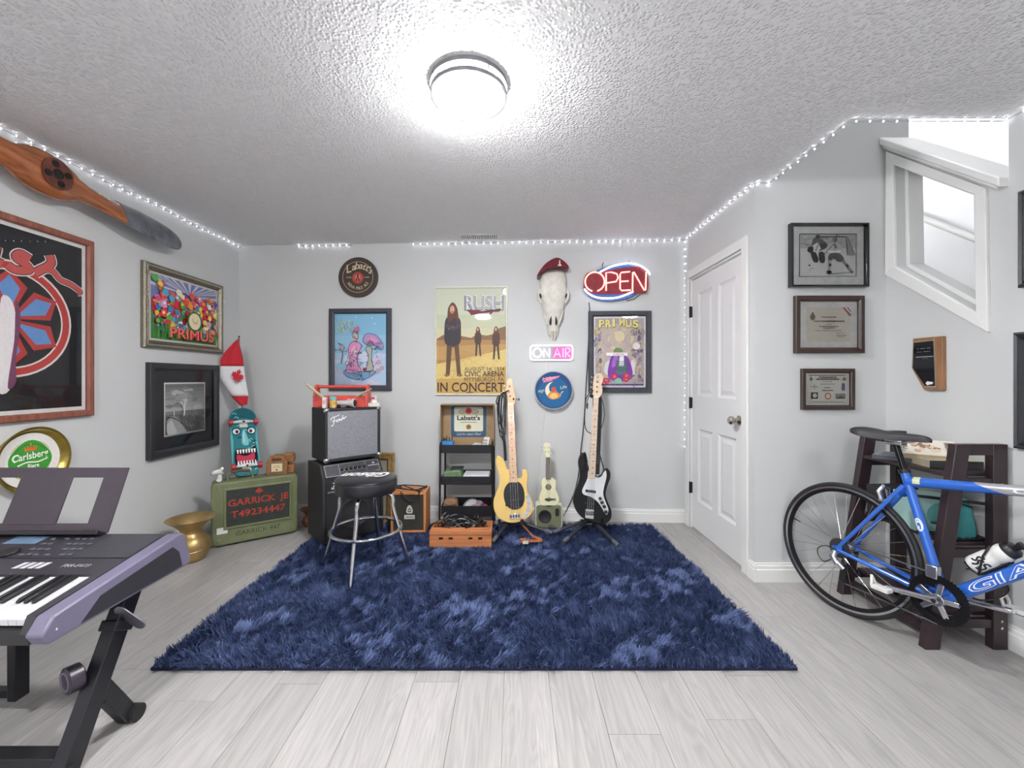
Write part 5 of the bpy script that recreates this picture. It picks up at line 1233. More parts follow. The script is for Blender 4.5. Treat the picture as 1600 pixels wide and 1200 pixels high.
A_.text('c9d2da', 'Call for', .17, .07, .07, .25, .0, .25, 2).text('c9d2da', "Labatt's", .45, .078, .07, .2, .0, .25, 0).text('c9d2da', 'Blue!', .68, .085, .07, .15, .0, .25, -2)
A_.build(bx, -.155, bd_-.0008, .055, 'printed_label')
# things in the trays
zt = TR[0][0]+.006
bc = thing('blue_cup', 'blue box of pens in the top tray of the cart', 'pen box', onct(-.152, .045, zt)); MB().add(prism([(-.037, 0), (.037, 0), (.045, .085), (-.045, .085)], -.03, .03)).build('box_shell', mat('bright_blue_card', '2f7fc0', .5), bc, bev=.002)
A_ = Art(.05, .04)
for i in range(3): A_.line('dfeaf4', [(.5, .5), (.5+.4*math.cos(R(90+120*i)), .5+.4*math.sin(R(90+120*i)))], .09)
A_.build(bc, -.02, -.0306, .012, 'white_mark')
for i in range(4): MB().add(tube([(-.03+.02*i, .0, .06), (-.034+.022*i, .004, .115+.01*(i % 2))], .004, 6)).build('pen', BLKC, bc)
nb = thing('number_card', 'white card with grey number pad squares in the top tray of the cart', 'card', onct(.142, .06, zt+.002))
MB().add(prism([(-.03, 0), (.025, 0), (.042, .11), (-.002, .112)], -.006, .006)).build('card', mat('white_card', 'd6d2cc', .6), nb, bev=.001)
A_ = Art(.04, .08)
for i in range(3):
    for j in range(2): A_.rect('8a88a0', .12+.42*j+.07*i, .12+.3*i, .44+.42*j+.07*i, .3+.3*i)
A_.build(nb, -.018, -.0064, .022, 'squares')
pp = thing('paper_sheet', 'crumpled white note lying in the top tray of the cart', 'paper', onct(.085, .06, zt)); MB().add(prism([(-.05, 0), (.05, 0), (.03, .065), (-.02, .072), (-.045, .05)], -.02, -.012)).build('sheet', mat('white_paper', 'cfd2da', .7), pp)
zt = TR[1][0]+.006
gb = thing('green_bag', 'folded olive green pouch in the middle tray of the cart', 'pouch', onct(-.115, .09, zt)); MB().add(prism(spline([(-.07, 0), (.07, 0), (.075, .075), (.06, .105), (-.02, .10), (-.07, .08)], 4), -.07, .07)).build('pouch', mat('olive_nylon', '5f7a58', .5, var=.2, bump=.4, bscale=40), gb, bev=.012, seg=3)
MB().add(box(-.02, .078, -.055, .07, .101, .112)).build('dark_flap', mat('dark_nylon', '2e3a30', .6), gb, bev=.003)
ws = [('white_folder', 'lower white paper stack in the middle tray of the cart', .0, .035), ('white_folder', 'upper white paper stack in the middle tray of the cart', .036, .068)]
for i, (nm, lb, z0, z1) in enumerate(ws):
    o = thing(nm, lb, 'papers', onct(.085, .10, zt+z0), R(2-3*i)); MB().add(prism([(-.125+.01*i, .0), (.1, 0), (.095, z1-z0), (-.11, z1-z0)], -.085, .08)).build('sheets', mat('white_sheets', 'd8d8de', .6, var=.08, scale=120, stretch=(.1, .1, 5)), o, bev=.002)
    MB().add(box(-.1, .09, -.0865, -.085, (z1-z0)*.4, (z1-z0)*.55)).build('page_edge', mat('grey_page_edge', 'a8a8b0', .7), o)
zt = TR[2][0]+.006
lp_ = thing('leather_pouch', 'tan leather pouch in the bottom tray of the cart', 'pouch', onct(-.135, .08, zt)); MB().add(prism(spline([(-.05, 0), (.05, 0), (.055, .09), (.03, .115), (-.03, .118), (-.055, .09)], 4), -.04, .04)).build('body', mat('tan_leather', '8e6a50', .6, var=.2), lp_, bev=.01, seg=3)
MB().add(tube([(-.05, -.042, .085), (0, -.046, .07), (.05, -.042, .085)], .003, 6)).build('flap_seam', mat('dark_stitch', '5a4030', .7), lp_)
mg = thing('magazine_pile', 'loose magazines with purple and red covers in the bottom tray of the cart', 'magazines', onct(.09, .10, zt))
for i, (c_, dx_, an) in enumerate((('cfcdd0', -.03, 4), ('a58f9a', .01, -6), ('5a4a86', .035, 8), ('b83a3a', .06, -4))):
    MB().add(prism(spline([(-.1, 0), (.08-.02*i, .0), (.075-.02*i, .012), (0, .09-.012*i), (-.07, .075-.01*i)], 3), -.05, .06), T(dx_, -.008*i, .0) @ RZ(an)).build('magazine', mat('cover_'+c_, c_, .45, var=.2, scale=9), mg, bev=.002)

# ------------------------------------------------------------------ orange wooden crate of cables
x0_, x1_ = P(671, 857, 2.93).x, P(768, 857, 2.93).x
cr = thing('wooden_crate', 'low orange-stained wooden crate full of black cables', 'crate', ((x0_+x1_)/2, 2.93, RZb))
CW = mat('orange_stained_pine', 'bb774b', .5, var=.22, scale=16, stretch=(.2, 1, 3))
hw2 = (x1_-x0_)/2; ch, cdp = .118, .215
fb = MB(); xs_ = [-hw2, -.155, -.125, -.085, -.055, .055, .085, .125, .155, hw2]
for i in range(9):
    if i in (1, 3, 5, 7): fb.add(box(xs_[i], xs_[i+1], 0, .012, 0, .052)).add(box(xs_[i], xs_[i+1], 0, .012, .072, .088))
    else: fb.add(box(xs_[i], xs_[i+1], 0, .012, 0, .088))
fb.build('front_board', CW, cr); MB().add(box(-hw2+.013, hw2-.013, .0125, .0145, .011, .088)).build('hole_shade', mat('crate_hole_shade', '1e1612', .8), cr)  # dark sheet added behind the holes, stands in for the shaded crate interior
MB().add(box(-hw2, hw2, -.004, .014, .09, ch)).build('front_rail', CW, cr, bev=.002); MB().add(box(-hw2+.01, hw2-.01, .018, .05, .108, ch+.008)).build('top_slat', CW, cr, bev=.002)
MB().add(box(-hw2, hw2, cdp-.012, cdp, 0, ch)).build('back_board', CW, cr, bev=.002)
for sx in (-1, 1): MB().add(box(sx*hw2-(.012 if sx > 0 else 0), sx*hw2+(.012 if sx < 0 else 0), .014, cdp-.012, 0, ch)).build('side_board', CW, cr, bev=.002)
MB().add(box(-hw2+.012, hw2-.012, .012, cdp-.012, 0, .01)).build('bottom_board', CW, cr)
rr2 = random.Random(5)
for k in range(11):
    cbl = thing('audio_cable', ['black audio cable heaped in the orange crate', 'grey audio cable heaped in the orange crate'][k in (3, 8)], 'cable', (cr.location.x+rr2.uniform(-.12, .12), 2.93+.115+rr2.uniform(-.02, .02), RZb+ch*.6), group='cables in the orange crate')
    ph = rr2.uniform(0, 6); ra = rr2.uniform(.045, .085); pts = []
    for a in np.linspace(0, 11, 44): pts.append((max(-.19, min(.19, ra*1.2*math.cos(a+ph)+.02*math.sin(2.3*a))), .055*math.sin(a+ph)+.012*math.cos(3.1*a), .035+.035*math.sin(a*1.7+ph*2)+.01*k*.4))
    MB().add(tube(pts, .0042, 5)).build('lead', BLKC if k not in (3, 8) else mat('grey_cable', '6f7278', .4), cbl, smooth=True)
    for e, q in ((0, pts[0]), (1, pts[-1])): MB().add(tube([q, (q[0]+.02, q[1]-.01, q[2]+.02), (q[0]+.03, q[1]-.014, q[2]+.03)], [.008, .008, .004], 8)).build('plug', mat('silver_plug', 'b8bac0', .25, .9) if k % 2 else BLKC, cbl, smooth=True)

# ------------------------------------------------------------------ guitars
def cpx(x, y): return 640+x/4, 560+y/4                 # from the enlarged crop to photograph pixels
def outline(pl, pts, k=4, f=cpx, closed=True):
    q = [pl.uv(*f(*p)) for p in pts]
    return spline(q, k, closed) if k else q
def strings(pl, th, a, b, n, y0, y1, m, r=.0011, f=cpx):
    for i in range(n):
        t = i/(n-1) if n > 1 else .5
        p0 = Vector(pl.uv(*f(a[0][0]*(1-t)+a[1][0]*t, a[0][1]*(1-t)+a[1][1]*t))); p1 = Vector(pl.uv(*f(b[0][0]*(1-t)+b[1][0]*t, b[0][1]*(1-t)+b[1][1]*t)))
        MB().add(tube([(p0.x, y0, p0.y), (p1.x, y1, p1.y)], r, 5)).build('string', m, th)
STR = mat('steel_string', 'c8c8cc', .25, 1.)
MAPLE = mat('maple_neck', 'd9ac82', .35, var=.1, scale=20, stretch=(1, 1, .2), coat=.3)
def frets(pl, th, L0, R0, L1, R1, n, y, m, f=cpx):
    fm = MB()
    for i in range(1, n+1):
        t = (1-2**(-i/12))/(1-2**(-(n+1)/12))
        a = Vector(pl.uv(*f(L0[0]+(L1[0]-L0[0])*t, L0[1]+(L1[1]-L0[1])*t))); b = Vector(pl.uv(*f(R0[0]+(R1[0]-R0[0])*t, R0[1]+(R1[1]-R0[1])*t)))
        fm.add(bar((a.x, y, a.y), (b.x, y, b.y), .0022, .0018))
    o = fm.build('frets', m, th); o['kind'] = 'stuff'
def dots(pl, th, A, B, ts, y, r=.0042, m=None, f=cpx):
    for t in ts:
        a = pl.uv(*f(A[0]+(B[0]-A[0])*t, A[1]+(B[1]-A[1])*t)); MB().add(cyl(r, 0, .0012, 10, 'y'), T(a[0], y, a[1])).build('fret_marker', m or BLKC, th)
DT = [.17, .27, .365, .45, .585, .70, .79, .87, .94]
# yellow bass
yp = Plane((0, 3.12, .14), (1, 0, 0), (0, .245, 1.07))
yb = thing('bass_guitar', 'butterscotch yellow bass guitar with black oval pickguard on a stand', 'guitar', M=yp.M(yp.uv(798, 817)[0], 0)); 
yp = Plane(yp.at(yp.uv(798, 817)[0], 0), (1, 0, 0), (0, .245, 1.07))
YB = mat('butterscotch_lacquer', 'dcb86a', .22, var=.06, scale=6, coat=.6)
bo = [(548, 612), (566, 612), (588, 632), (600, 664), (612, 694), (628, 700), (640, 740), (660, 745), (690, 748), (703, 728), (700, 703), (716, 693), (733, 703), (739, 738), (733, 785), (736, 830), (755, 870), (770, 918), (762, 968), (722, 1005), (660, 1026), (600, 1019), (551, 990), (528, 942), (525, 890), (540, 840), (560, 792), (561, 740), (546, 682), (538, 642)]
MB().add(prism(outline(yp, bo), -.022, .022)).build('body', YB, yb, bev=.009, seg=3)
MB().add(prism(outline(yp, [(626, 775), (674, 775), (650, 288), (611, 288)], 0), -.034, -.014)).build('neck', MAPLE, yb, bev=.003)
MB().add(prism(outline(yp, [(611, 292), (604, 250), (599, 205), (605, 165), (612, 136), (628, 129), (643, 136), (645, 170), (655, 215), (664, 250), (660, 275), (650, 292)], 3), -.026, -.012)).build('headstock', MAPLE, yb, bev=.003)
MB().add(prism(outline(yp, [(654, 768), (690, 778), (713, 820), (718, 870), (708, 915), (680, 940), (640, 942), (606, 915), (590, 870), (592, 820), (616, 780)], 4), -.026, -.0222)).build('pickguard', mat('black_pickguard', '1d1d20', .25), yb)
MB().add(prism(outline(yp, [(598, 884), (708, 880), (710, 918), (600, 922)], 0), -.034, -.0262)).build('pickup', mat('pickup_black', '141416', .35), yb, bev=.003)
MB().add(prism(outline(yp, [(728, 850), (748, 862), (758, 905), (752, 950), (728, 985), (706, 996), (703, 985), (725, 955), (733, 920), (730, 885)], 4), -.026, -.0222)).build('control_plate', CHROME, yb)
for x, y in ((736, 862), (744, 900), (738, 945)): 
    a = yp.uv(*cpx(x, y)); MB().add(lathe([(.011, 0), (.011, .014), (.009, .016), (.0005, .0162)], 16, 'y'), T(a[0], -.026, a[1])).build('control_knob', CHROME, yb, smooth=True)
MB().add(prism(outline(yp, [(624, 970), (692, 966), (694, 998), (628, 1003)], 0), -.032, -.0222)).build('bridge', CHROME, yb, bev=.002)
for i in range(4):
    a = yp.uv(*cpx(634+16*i, 985-i)); MB().add(cbox((a[0], -.036, a[1]), (.014, .009, .022))).build('saddle', mat('saddle_dark', '55555c', .3, .8), yb)
MB().add(prism(outline(yp, [(612, 284), (650, 284), (650, 292), (612, 292)], 0), -.037, -.026)).build('nut', mat('bone_nut', 'e4dcc8', .4), yb)
strings(yp, yb, [(618, 288), (644, 288)], [(636, 985), (684, 982)], 4, -.0385, -.042, STR)
frets(yp, yb, (611, 288), (650, 288), (626, 775), (674, 775), 20, -.0345, STR)
dots(yp, yb, (631, 288), (650, 775), DT, -.034)
for x, y, s in ((624, 178, -1), (622, 212, -1), (628, 240, -1), (650, 258, 1)):
    a = yp.uv(*cpx(x, y)); MB().add(cyl(.008, .0, .012, 12, 'y'), T(a[0], -.026, a[1])).add(tube([(a[0], -.018, a[1]), (a[0]+s*.035, -.018, a[1])], .003, 6)).add(ball(.011, (a[0]+s*.042, -.018, a[1]), 10, 6, (.5, .8, 1.2))).build('tuning_peg', BLKC if s > 0 else CHROME, yb, smooth=True)
# coiled strap and lead hanging at its headstock
hc_ = thing('coiled_lead', 'bundle of black leads hanging from the yellow bass headstock', 'cable', M=yp.M(*yp.uv(788, 615), -.0))
o0 = Vector(yp.uv(788, 615))
def yl(x, y): a = Vector(yp.uv(*cpx(x, y)))-o0; return a
for k, (xa, xb, yt, ybm) in enumerate(((552, 606, 232, 470), (556, 600, 240, 500), (562, 604, 228, 440), (570, 596, 236, 515), (550, 590, 245, 420), (575, 606, 230, 480))):
    pts = [yl((xa+xb)/2+8, yt-12), yl(xb, yt+14), yl(xb-4, (yt+ybm)/2), yl((xa+xb)/2+10, ybm-10), yl((xa+xb)/2, ybm), yl(xa+8, ybm-30), yl(xa, (yt+ybm)/2), yl(xa+6, yt+20)]
    MB().add(tube([(p[0], -.03-.006*k, p[1]) for p in spline(pts, 5)], .0042, 6, True)).build('loop', BLKC, hc_, smooth=True)
MB().add(tube([(p[0], -.02, p[1]) for p in (yl(588, 480), yl(596, 560), yl(600, 640))], .011, 8)).build('strap_end', mat('black_webbing', '1c1c20', .8), hc_, smooth=True)
MB().add(tube([(p[0], -.03, p[1]) for p in (yl(556, 235), yl(542, 270), yl(545, 292))], .005, 6)).build('plug', BLKC, hc_, smooth=True)
MB().add(tube([(p[0], -.035, p[1]) for p in (yl(596, 232), yl(604, 212), yl(622, 205))], .006, 6)).build('hook_loop', BLKC, hc_, smooth=True)

# black bass
kp0 = Plane((0, 3.12, .145), (1, 0, 0), (0, .27, 1.07))
ko = kp0.uv(925, 818)[0]; kp = Plane(kp0.at(ko, 0), (1, 0, 0), (0, .27, 1.07))
kb = thing('bass_guitar', 'black bass guitar with white pickguard on a stand', 'guitar', M=kp.M(0, 0))
KB = mat('black_gloss_lacquer', '141416', .2, var=.02, spec=.3); PG_ = mat('white_pickguard', 'c9cacc', .35, var=.03)
bo = [(1068, 598), (1090, 592), (1106, 618), (1112, 662), (1122, 690), (1160, 720), (1168, 738), (1190, 735), (1206, 708), (1216, 690), (1234, 688), (1250, 712), (1250, 750), (1232, 800), (1222, 850), (1236, 900), (1258, 950), (1252, 1005), (1215, 1030), (1150, 1026), (1085, 1000), (1040, 950), (1021, 890), (1030, 830), (1055, 770), (1062, 720), (1053, 660), (1056, 625)]
MB().add(prism(outline(kp, bo), -.022, .022)).build('body', KB, kb, bev=.009, seg=3)
pgp = [(1117, 700), (1160, 742), (1192, 740), (1210, 712), (1222, 702), (1226, 740), (1212, 800), (1206, 850), (1222, 900), (1238, 945), (1230, 975), (1215, 965), (1195, 930), (1170, 895), (1130, 865), (1085, 850), (1075, 825), (1090, 790), (1108, 750)]
MB().add(prism(outline(kp, pgp), -.0255, -.0222)).build('pickguard', PG_, kb)
MB().add(prism(outline(kp, [(1180, 865), (1200, 870), (1212, 900), (1232, 945), (1226, 972), (1206, 940), (1186, 900)], 3), -.027, -.0256)).build('control_plate', CHROME, kb)
for x, y in ((1186, 875), (1198, 900), (1212, 925), (1222, 958)):
    a = kp.uv(*cpx(x, y)); MB().add(lathe([(.012, 0), (.012, .012), (.009, .018), (.0005, .0182)], 16, 'y'), T(a[0], -.027, a[1])).build('control_knob', BLKC, kb, smooth=True)
MB().add(prism(outline(kp, [(1113, 750), (1156, 750), (1178, 248), (1144, 248)], 0), -.034, -.014)).build('neck', mat('pale_maple_neck', 'dcc3a8', .35, var=.08, scale=20, coat=.3), kb, bev=.003)
MB().add(prism(outline(kp, [(1144, 252), (1142, 210), (1144, 165), (1148, 130), (1160, 118), (1152, 108), (1170, 96), (1192, 100), (1206, 118), (1204, 150), (1196, 165), (1202, 200), (1198, 225), (1178, 252)], 3), -.026, -.012)).build('headstock', MATS['pale_maple_neck'], kb, bev=.003)
MB().add(prism(outline(kp, [(1096, 818), (1160, 826), (1160, 842), (1095, 834)], 0), -.033, -.0222)).build('pickup', MATS['pickup_black'], kb, bev=.003)
MB().add(prism(outline(kp, [(1092, 896), (1152, 903), (1152, 915), (1092, 908)], 0), -.03, -.0222)).build('pickup', MATS['pickup_black'], kb, bev=.003)
MB().add(prism(outline(kp, [(1096, 940), (1148, 944), (1146, 1003), (1092, 996)], 0), -.032, -.0222)).build('bridge', CHROME, kb, bev=.002)
for i in range(4):
    a = kp.uv(*cpx(1103+12.5*i, 965+i)); MB().add(cbox((a[0], -.036, a[1]), (.012, .009, .03))).build('saddle', MATS['saddle_dark'], kb)
MB().add(prism(outline(kp, [(1144, 246), (1178, 246), (1178, 253), (1144, 253)], 0), -.037, -.026)).build('nut', MATS['bone_nut'], kb)
strings(kp, kb, [(1148, 250), (1174, 250)], [(1104, 965), (1140, 968)], 4, -.0385, -.042, STR)
frets(kp, kb, (1144, 250), (1178, 250), (1113, 750), (1156, 750), 20, -.0345, mat('dull_fret', '8a8078', .4, .8))
dots(kp, kb, (1161, 250), (1135, 750), DT, -.034)
for x, y in ((1170, 122), (1168, 152), (1166, 184), (1164, 214)):
    a = kp.uv(*cpx(x, y)); MB().add(cyl(.008, .0, .012, 12, 'y'), T(a[0], -.026, a[1])).add(tube([(a[0], -.018, a[1]), (a[0]-.04, -.018, a[1])], .003, 6)).add(ball(.011, (a[0]-.046, -.018, a[1]), 10, 6, (.5, .8, 1.2))).build('tuning_peg', CHROME, kb, smooth=True)
def strap_mesh(pts, w, th_):
    V = []; Fs = []
    for i, p in enumerate(pts):
        V += [(p[0]-w/2, p[1], p[2]), (p[0]+w/2, p[1], p[2]), (p[0]+w/2, p[1]+th_, p[2]), (p[0]-w/2, p[1]+th_, p[2])]
    for i in range(len(pts)-1):
        for e in range(4): Fs.append((i*4+e, i*4+(e+1) % 4, i*4+4+(e+1) % 4, i*4+4+e))
    return V, Fs+[(0, 1, 2, 3), (len(V)-1, len(V)-2, len(V)-3, len(V)-4)]
ks = thing('guitar_strap', 'black strap looped from the black bass headstock to its horn', 'strap', M=kp.M(0, 0))
def kl(x, y, d=-.012): a = kp.uv(*cpx(x, y)); return (a[0], d, a[1])
MB().add(strap_mesh([kl(*p) for p in spline([(1186, 235), (1188, 330), (1184, 430), (1180, 530), (1176, 620), (1174, 680), (1172, 725)], 4, False)], .032, .004)).build('webbing', mat('black_webbing', '1c1c20', .8), ks, fix=True)
MB().add(tube([kl(*p) for p in spline([(1186, 600), (1200, 650), (1210, 690), (1200, 725), (1175, 735)], 4, False)], .005, 6)).build('leather_end', BLKC, ks, smooth=True)
MB().add(prism([(a[0], a[2]) for a in [kl(*p) for p in ((1166, 600), (1190, 600), (1188, 660), (1168, 660))]], -.02, -.012)).build('buckle', BLKC, ks)
kc = thing('coiled_lead', 'thin black leads looped over the black bass headstock', 'cable', M=kp.M(0, 0))
for pts in ([(1145, 205), (1118, 225), (1098, 260), (1092, 320), (1090, 400), (1100, 450), (1128, 472), (1145, 470)], [(1190, 240), (1205, 290), (1212, 350), (1206, 400), (1192, 440)], [(1140, 215), (1112, 250), (1102, 300), (1108, 320)], [(1142, 250), (1142, 330), (1138, 420), (1140, 480)]):
    MB().add(tube([kl(x, y, -.03) for x, y in spline(pts, 5, False)], .004, 6)).build('lead', BLKC, kc, smooth=True)
MB().add(tube([kl(1107, 285, -.03), kl(1104, 312, -.03)], .008, 8)).build('plug', BLKC, kc, smooth=True); MB().add(ball(.016, kl(1134, 240, -.03), 10, 6)).build('clip', BLKC, kc, smooth=True)
MB().add(tube([kl(x, y, -.028) for x, y in spline([(1070, 592), (1080, 600), (1092, 592), (1100, 620), (1104, 660), (1098, 690), (1106, 640)], 4, False)], .007, 6)).build('strap_tail', BLKC, kc, smooth=True)
# long cable from the neon sign to the floor
lc = MB().add(tube([bk(x, y, .012) for x, y in spline([(920, 473), (921, 492), (919, 540), (915.5, 600), (912, 660), (906, 715), (903, 745), (896, 772), (886, 795), (880, 806)], 4, False)], .0042, 6)).build('power_cable', BLKC, smooth=True)
tag(lc, 'long black power cable dropping from the neon sign to the floor', 'cable')

# guitar stands
STD = mat('dark_grey_tube', '37373c', .45, .4)
def stand(lab, x, top_z, feet, y0, yoke):
    o = thing('guitar_stand', lab, 'stand', (x, y0, RZb-.012)); L0 = o.location
    MB().add(tube([(0, .10, .12), (0, .17, .5)], .011, 8)).build('upright', STD, o, smooth=True)
    MB().add(tube([(-.085, -.035, .135), (-.085, .03, .115), (0, .07, .11), (.085, .03, .115), (.085, -.035, .135)], .009, 8)).build('cradle', STD, o, smooth=True)
    for sx in (-1, 1): MB().add(tube([(sx*.085, -.036, .13), (sx*.085, -.036, .165)], .012, 8)).build('cradle_pad', mat('black_foam', '1b1b1c', .9), o, smooth=True)
    MB().add(ball(.03, (0, .09, .13), 10, 6)).build('joint', STD, o, smooth=True)
    for f in feet:
        f = Vector(f); MB().add(tube([(0, .09, .13), f-L0], .0125, 8)).build('leg', STD, o, smooth=True)
        d = (f-L0-Vector((0, .09, .13))).normalized(); MB().add(tube([f-L0-d*.05, f-L0+d*.008], .0155, 10)).build('rubber_foot', mat('grey_rubber', '55555a', .8), o, smooth=True)
stand('dark tubular stand under the yellow bass', yb.matrix_world.translation.x, 0, [P(770, 846, 2.98), P(861, 832, 3.12), (yb.matrix_world.translation.x, 3.44, RZb)], 3.10, 0)
stand('dark tubular stand under the black bass', kb.matrix_world.translation.x, 0, [P(881, 846, 2.98), P(965, 852, 2.93), P(866, 831, 3.14), (kb.matrix_world.translation.x, 3.44, RZb)], 3.10, 0)
# brown leather strap lying on the rug
ls = thing('leather_strap', 'brown leather strap curled on the rug below the yellow bass', 'strap', P(828, 838, 3.05).xy.to_3d()+Vector((0, 0, RZb+.012))); 
pts = spline([(-.07, .08, .09), (-.03, .05, .06), (.02, .0, .022), (.07, -.03, .012), (.085, -.06, .012), (.03, -.07, .012), (-.03, -.065, .012), (-.06, -.06, .012)], 5, False)
V = []; Fs = []
for i, p in enumerate(pts):
    V += [(p[0], p[1]-.018, p[2]), (p[0], p[1]+.018, p[2]+.004), (p[0], p[1]+.018, p[2]+.007), (p[0], p[1]-.018, p[2]+.003)]
for i in range(len(pts)-1):
    for e in range(4): Fs.append((i*4+e, i*4+(e+1) % 4, i*4+4+(e+1) % 4, i*4+4+e))
MB().add((V, Fs)).build('band', mat('cognac_leather', '9a5a38', .5, var=.15), ls, smooth=True)
MB().add(box(-.075, -.03, -.085, -.05, .006, .03)).build('end_tab', MATS['cognac_leather'], ls, bev=.003); MB().add(box(-.055, -.015, -.093, -.087, .002, .022)).build('paper_tag', MATS['white_card'], ls)

# ------------------------------------------------------------------ small olive speaker and ukulele
sx0 = P(836, 828, 3.30); sx1 = P(879, 828, 3.30)
so_ = thing('portable_speaker', 'small white-edged olive portable speaker under the ukulele', 'speaker', ((sx0.x+sx1.x)/2, 3.29, RZb))
w2, sh3 = (sx1.x-sx0.x)/2, .20
MB().add(prism(rrect(-w2, w2, 0, sh3, .025), .012, .10)).build('shell', mat('cream_plastic', 'd8d8cc', .4), so_, bev=.006)
MB().add(prism(rrect(-w2+.012, w2-.012, .012, sh3-.012, .02), 0.004, .03)).build('front_plate', mat('olive_plastic', '75785c', .5), so_, bev=.003)
MB().add(lathe([(.052, 0), (.052, .004), (.046, .006), (.04, .002), (.0005, .001)], 28, 'y'), T(-.032, .004, .1)).build('speaker_grille', mat('speaker_black', '222224', .6), so_, smooth=True)
MB().add(prism(rrect(.05, .082, .10, .165, .015), .0, .004)).build('port', MATS['speaker_black'], so_)
MB().add(box(-.02, .02, .0, .006, sh3-.022, sh3-.014)).build('button_bar', MATS['speaker_black'], so_); MB().add(box(-.008, .03, .001, .004, .02, .034)).build('badge', MATS['silver_trim'], so_)
def cq(x, y): return 820+x*.15, 680+y*.15
up0 = Plane((0, 3.33, RZb+sh3+.002), (1, 0, 0), (0, .10, .54)); uo = up0.uv(857, 790)[0]; up = Plane(up0.at(uo, 0), (1, 0, 0), (0, .10, .54))
uk = thing('ukulele', 'cream ukulele with shark-shaped bridge standing on the small speaker', 'ukulele', M=up.M(0, 0))
CRM = mat('cream_lacquer', 'd9d6b2', .35, var=.03); ROSE = mat('dark_fingerboard', '4a3a34', .5, var=.2)
bo = [(195, 445), (240, 440), (290, 442), (318, 470), (325, 520), (318, 560), (340, 610), (357, 665), (345, 710), (300, 740), (245, 746), (190, 738), (152, 705), (143, 660), (155, 605), (175, 560), (168, 515), (172, 470)]
MB().add(prism(outline(up, bo, 4, cq), -.03, .03)).build('body', CRM, uk, bev=.005)
MB().add(prism(outline(up, [(218, 230), (262, 230), (268, 458), (216, 458)], 0, cq), -.038, -.018)).build('neck', ROSE, uk, bev=.002)
MB().add(prism(outline(up, [(214, 232), (205, 190), (190, 170), (188, 90), (225, 78), (262, 88), (264, 170), (258, 232)], 0, cq), -.03, -.016)).build('headstock', CRM, uk, bev=.003)
a = up.uv(*cq(243, 537)); ra = up.uv(*cq(274, 537))[0]-a[0]
MB().add(cyl(ra, 0, .0008, 28, 'y'), T(a[0], -.0302, a[1])).build('rosette', ROSE, uk); MB().add(cyl(ra*.8, 0, .0008, 28, 'y'), T(a[0], -.0311, a[1])).build('sound_hole', mat('sound_hole_brown', '6b5a44', .8, var=.3), uk)
shk = [(200, 662), (225, 652), (245, 650), (252, 638), (266, 652), (290, 655), (305, 658), (320, 646), (314, 664), (320, 678), (300, 670), (275, 674), (248, 682), (240, 690), (236, 680), (212, 674)]
MB().add(prism(outline(up, shk, 0, cq), -.036, -.0302)).build('bridge', mat('shark_bridge_dark', '3a3c34', .5), uk)
strings(up, uk, [(222, 232), (258, 232)], [(230, 660), (262, 660)], 4, -.04, -.038, mat('nylon_string', 'd8d8d0', .4), .0008, cq)
frets(up, uk, (218, 230), (262, 230), (216, 458), (268, 458), 12, -.0382, MATS['dull_fret'], cq)
for x, y, s in ((205, 128, -1), (213, 172, -1), (246, 126, 1), (244, 172, 1)):
    a = up.uv(*cq(x, y)); MB().add(cyl(.004, 0, .006, 8, 'y'), T(a[0], -.03, a[1])).add(tube([(a[0], -.022, a[1]), (a[0]+s*.026, -.022, a[1])], .002, 6)).add(cbox((a[0]+s*.032, -.022, a[1]), (.012, .006, .008))).build('tuning_peg', CHROME, uk, smooth=True)

# ------------------------------------------------------------------ keyboard on its stand
KX = -1.30; KL = 1.0
kbt = thing('electronic_keyboard', 'dark grey electronic keyboard with purple-grey end cap in the foreground', 'keyboard', (KX, 1.14, .482))
DK = mat('dark_grey_keyboard_plastic', '37363c', .42, var=.2, scale=7); PUR = mat('purple_grey_end_cap', '6f6a80', .38, var=.08, scale=6); KBL = mat('keyboard_black', '1c1b1f', .35)
def yz(l): return [(y-1.14, z-.482) for y, z in l]
def dz(y): return (.556+(y-1.166)*.1545)-.482
end = yz([(1.155, .482), (1.137, .515), (1.168, .556), (1.606, .624), (1.632, .616), (1.667, .505), (1.655, .486)])
MB().add(prismx(end, -.05, 0)).build('end_cap', PUR, kbt, bev=.006, fix=True)
MB().add(prismx(end, -KL, -KL+.05)).build('end_cap', PUR, kbt, bev=.006, fix=True)
ins = yz([(1.24, .492), (1.62, .495), (1.605, .556), (1.575, .585), (1.30, .545)])
MB().add(prismx(ins, 0, .0012)).build('side_recess', mat('side_recess_dark', '2e2e33', .5), kbt, fix=True)
MB().add(ball(.004, (.0005, .035, .032), 8, 6)).build('side_screw', CHROME, kbt)
MB().add(prismx([(-.01+.02, .0), (.012, .03), (.02, .042), (.02, .0)], -KL+.05, -.05)).build('key_slip', KBL, kbt, bev=.003, fix=True)
MB().add(prismx([(.02, 0), (.02, dz(1.16)-.03), (.215, dz(1.355)-.03), (.215, 0)], -KL+.05, -.05)).build('key_bed', KBL, kbt, fix=True)
MB().add(prismx([(.215, 0), (.215, dz(1.355)), (.466, dz(1.606)), (.495, .13), (.52, .03), (.515, 0)], -KL+.05, -.05)).build('control_deck', DK, kbt, fix=True)
MB().add(prismx([(.012, .03), (.03, dz(1.17)), (.215, dz(1.355)), (.215, .02), (.02, .02)], -.078, -.05)).build('cheek_block', DK, kbt, fix=True)
MB().add(prismx([(.012, .03), (.03, dz(1.17)), (.215, dz(1.355)), (.215, .02), (.02, .02)], -KL+.05, -KL+.078)).build('cheek_block', DK, kbt, fix=True)
WK = mat('white_key', 'c9c9cc', .25); kw = (KL-.156)/36
wm = None
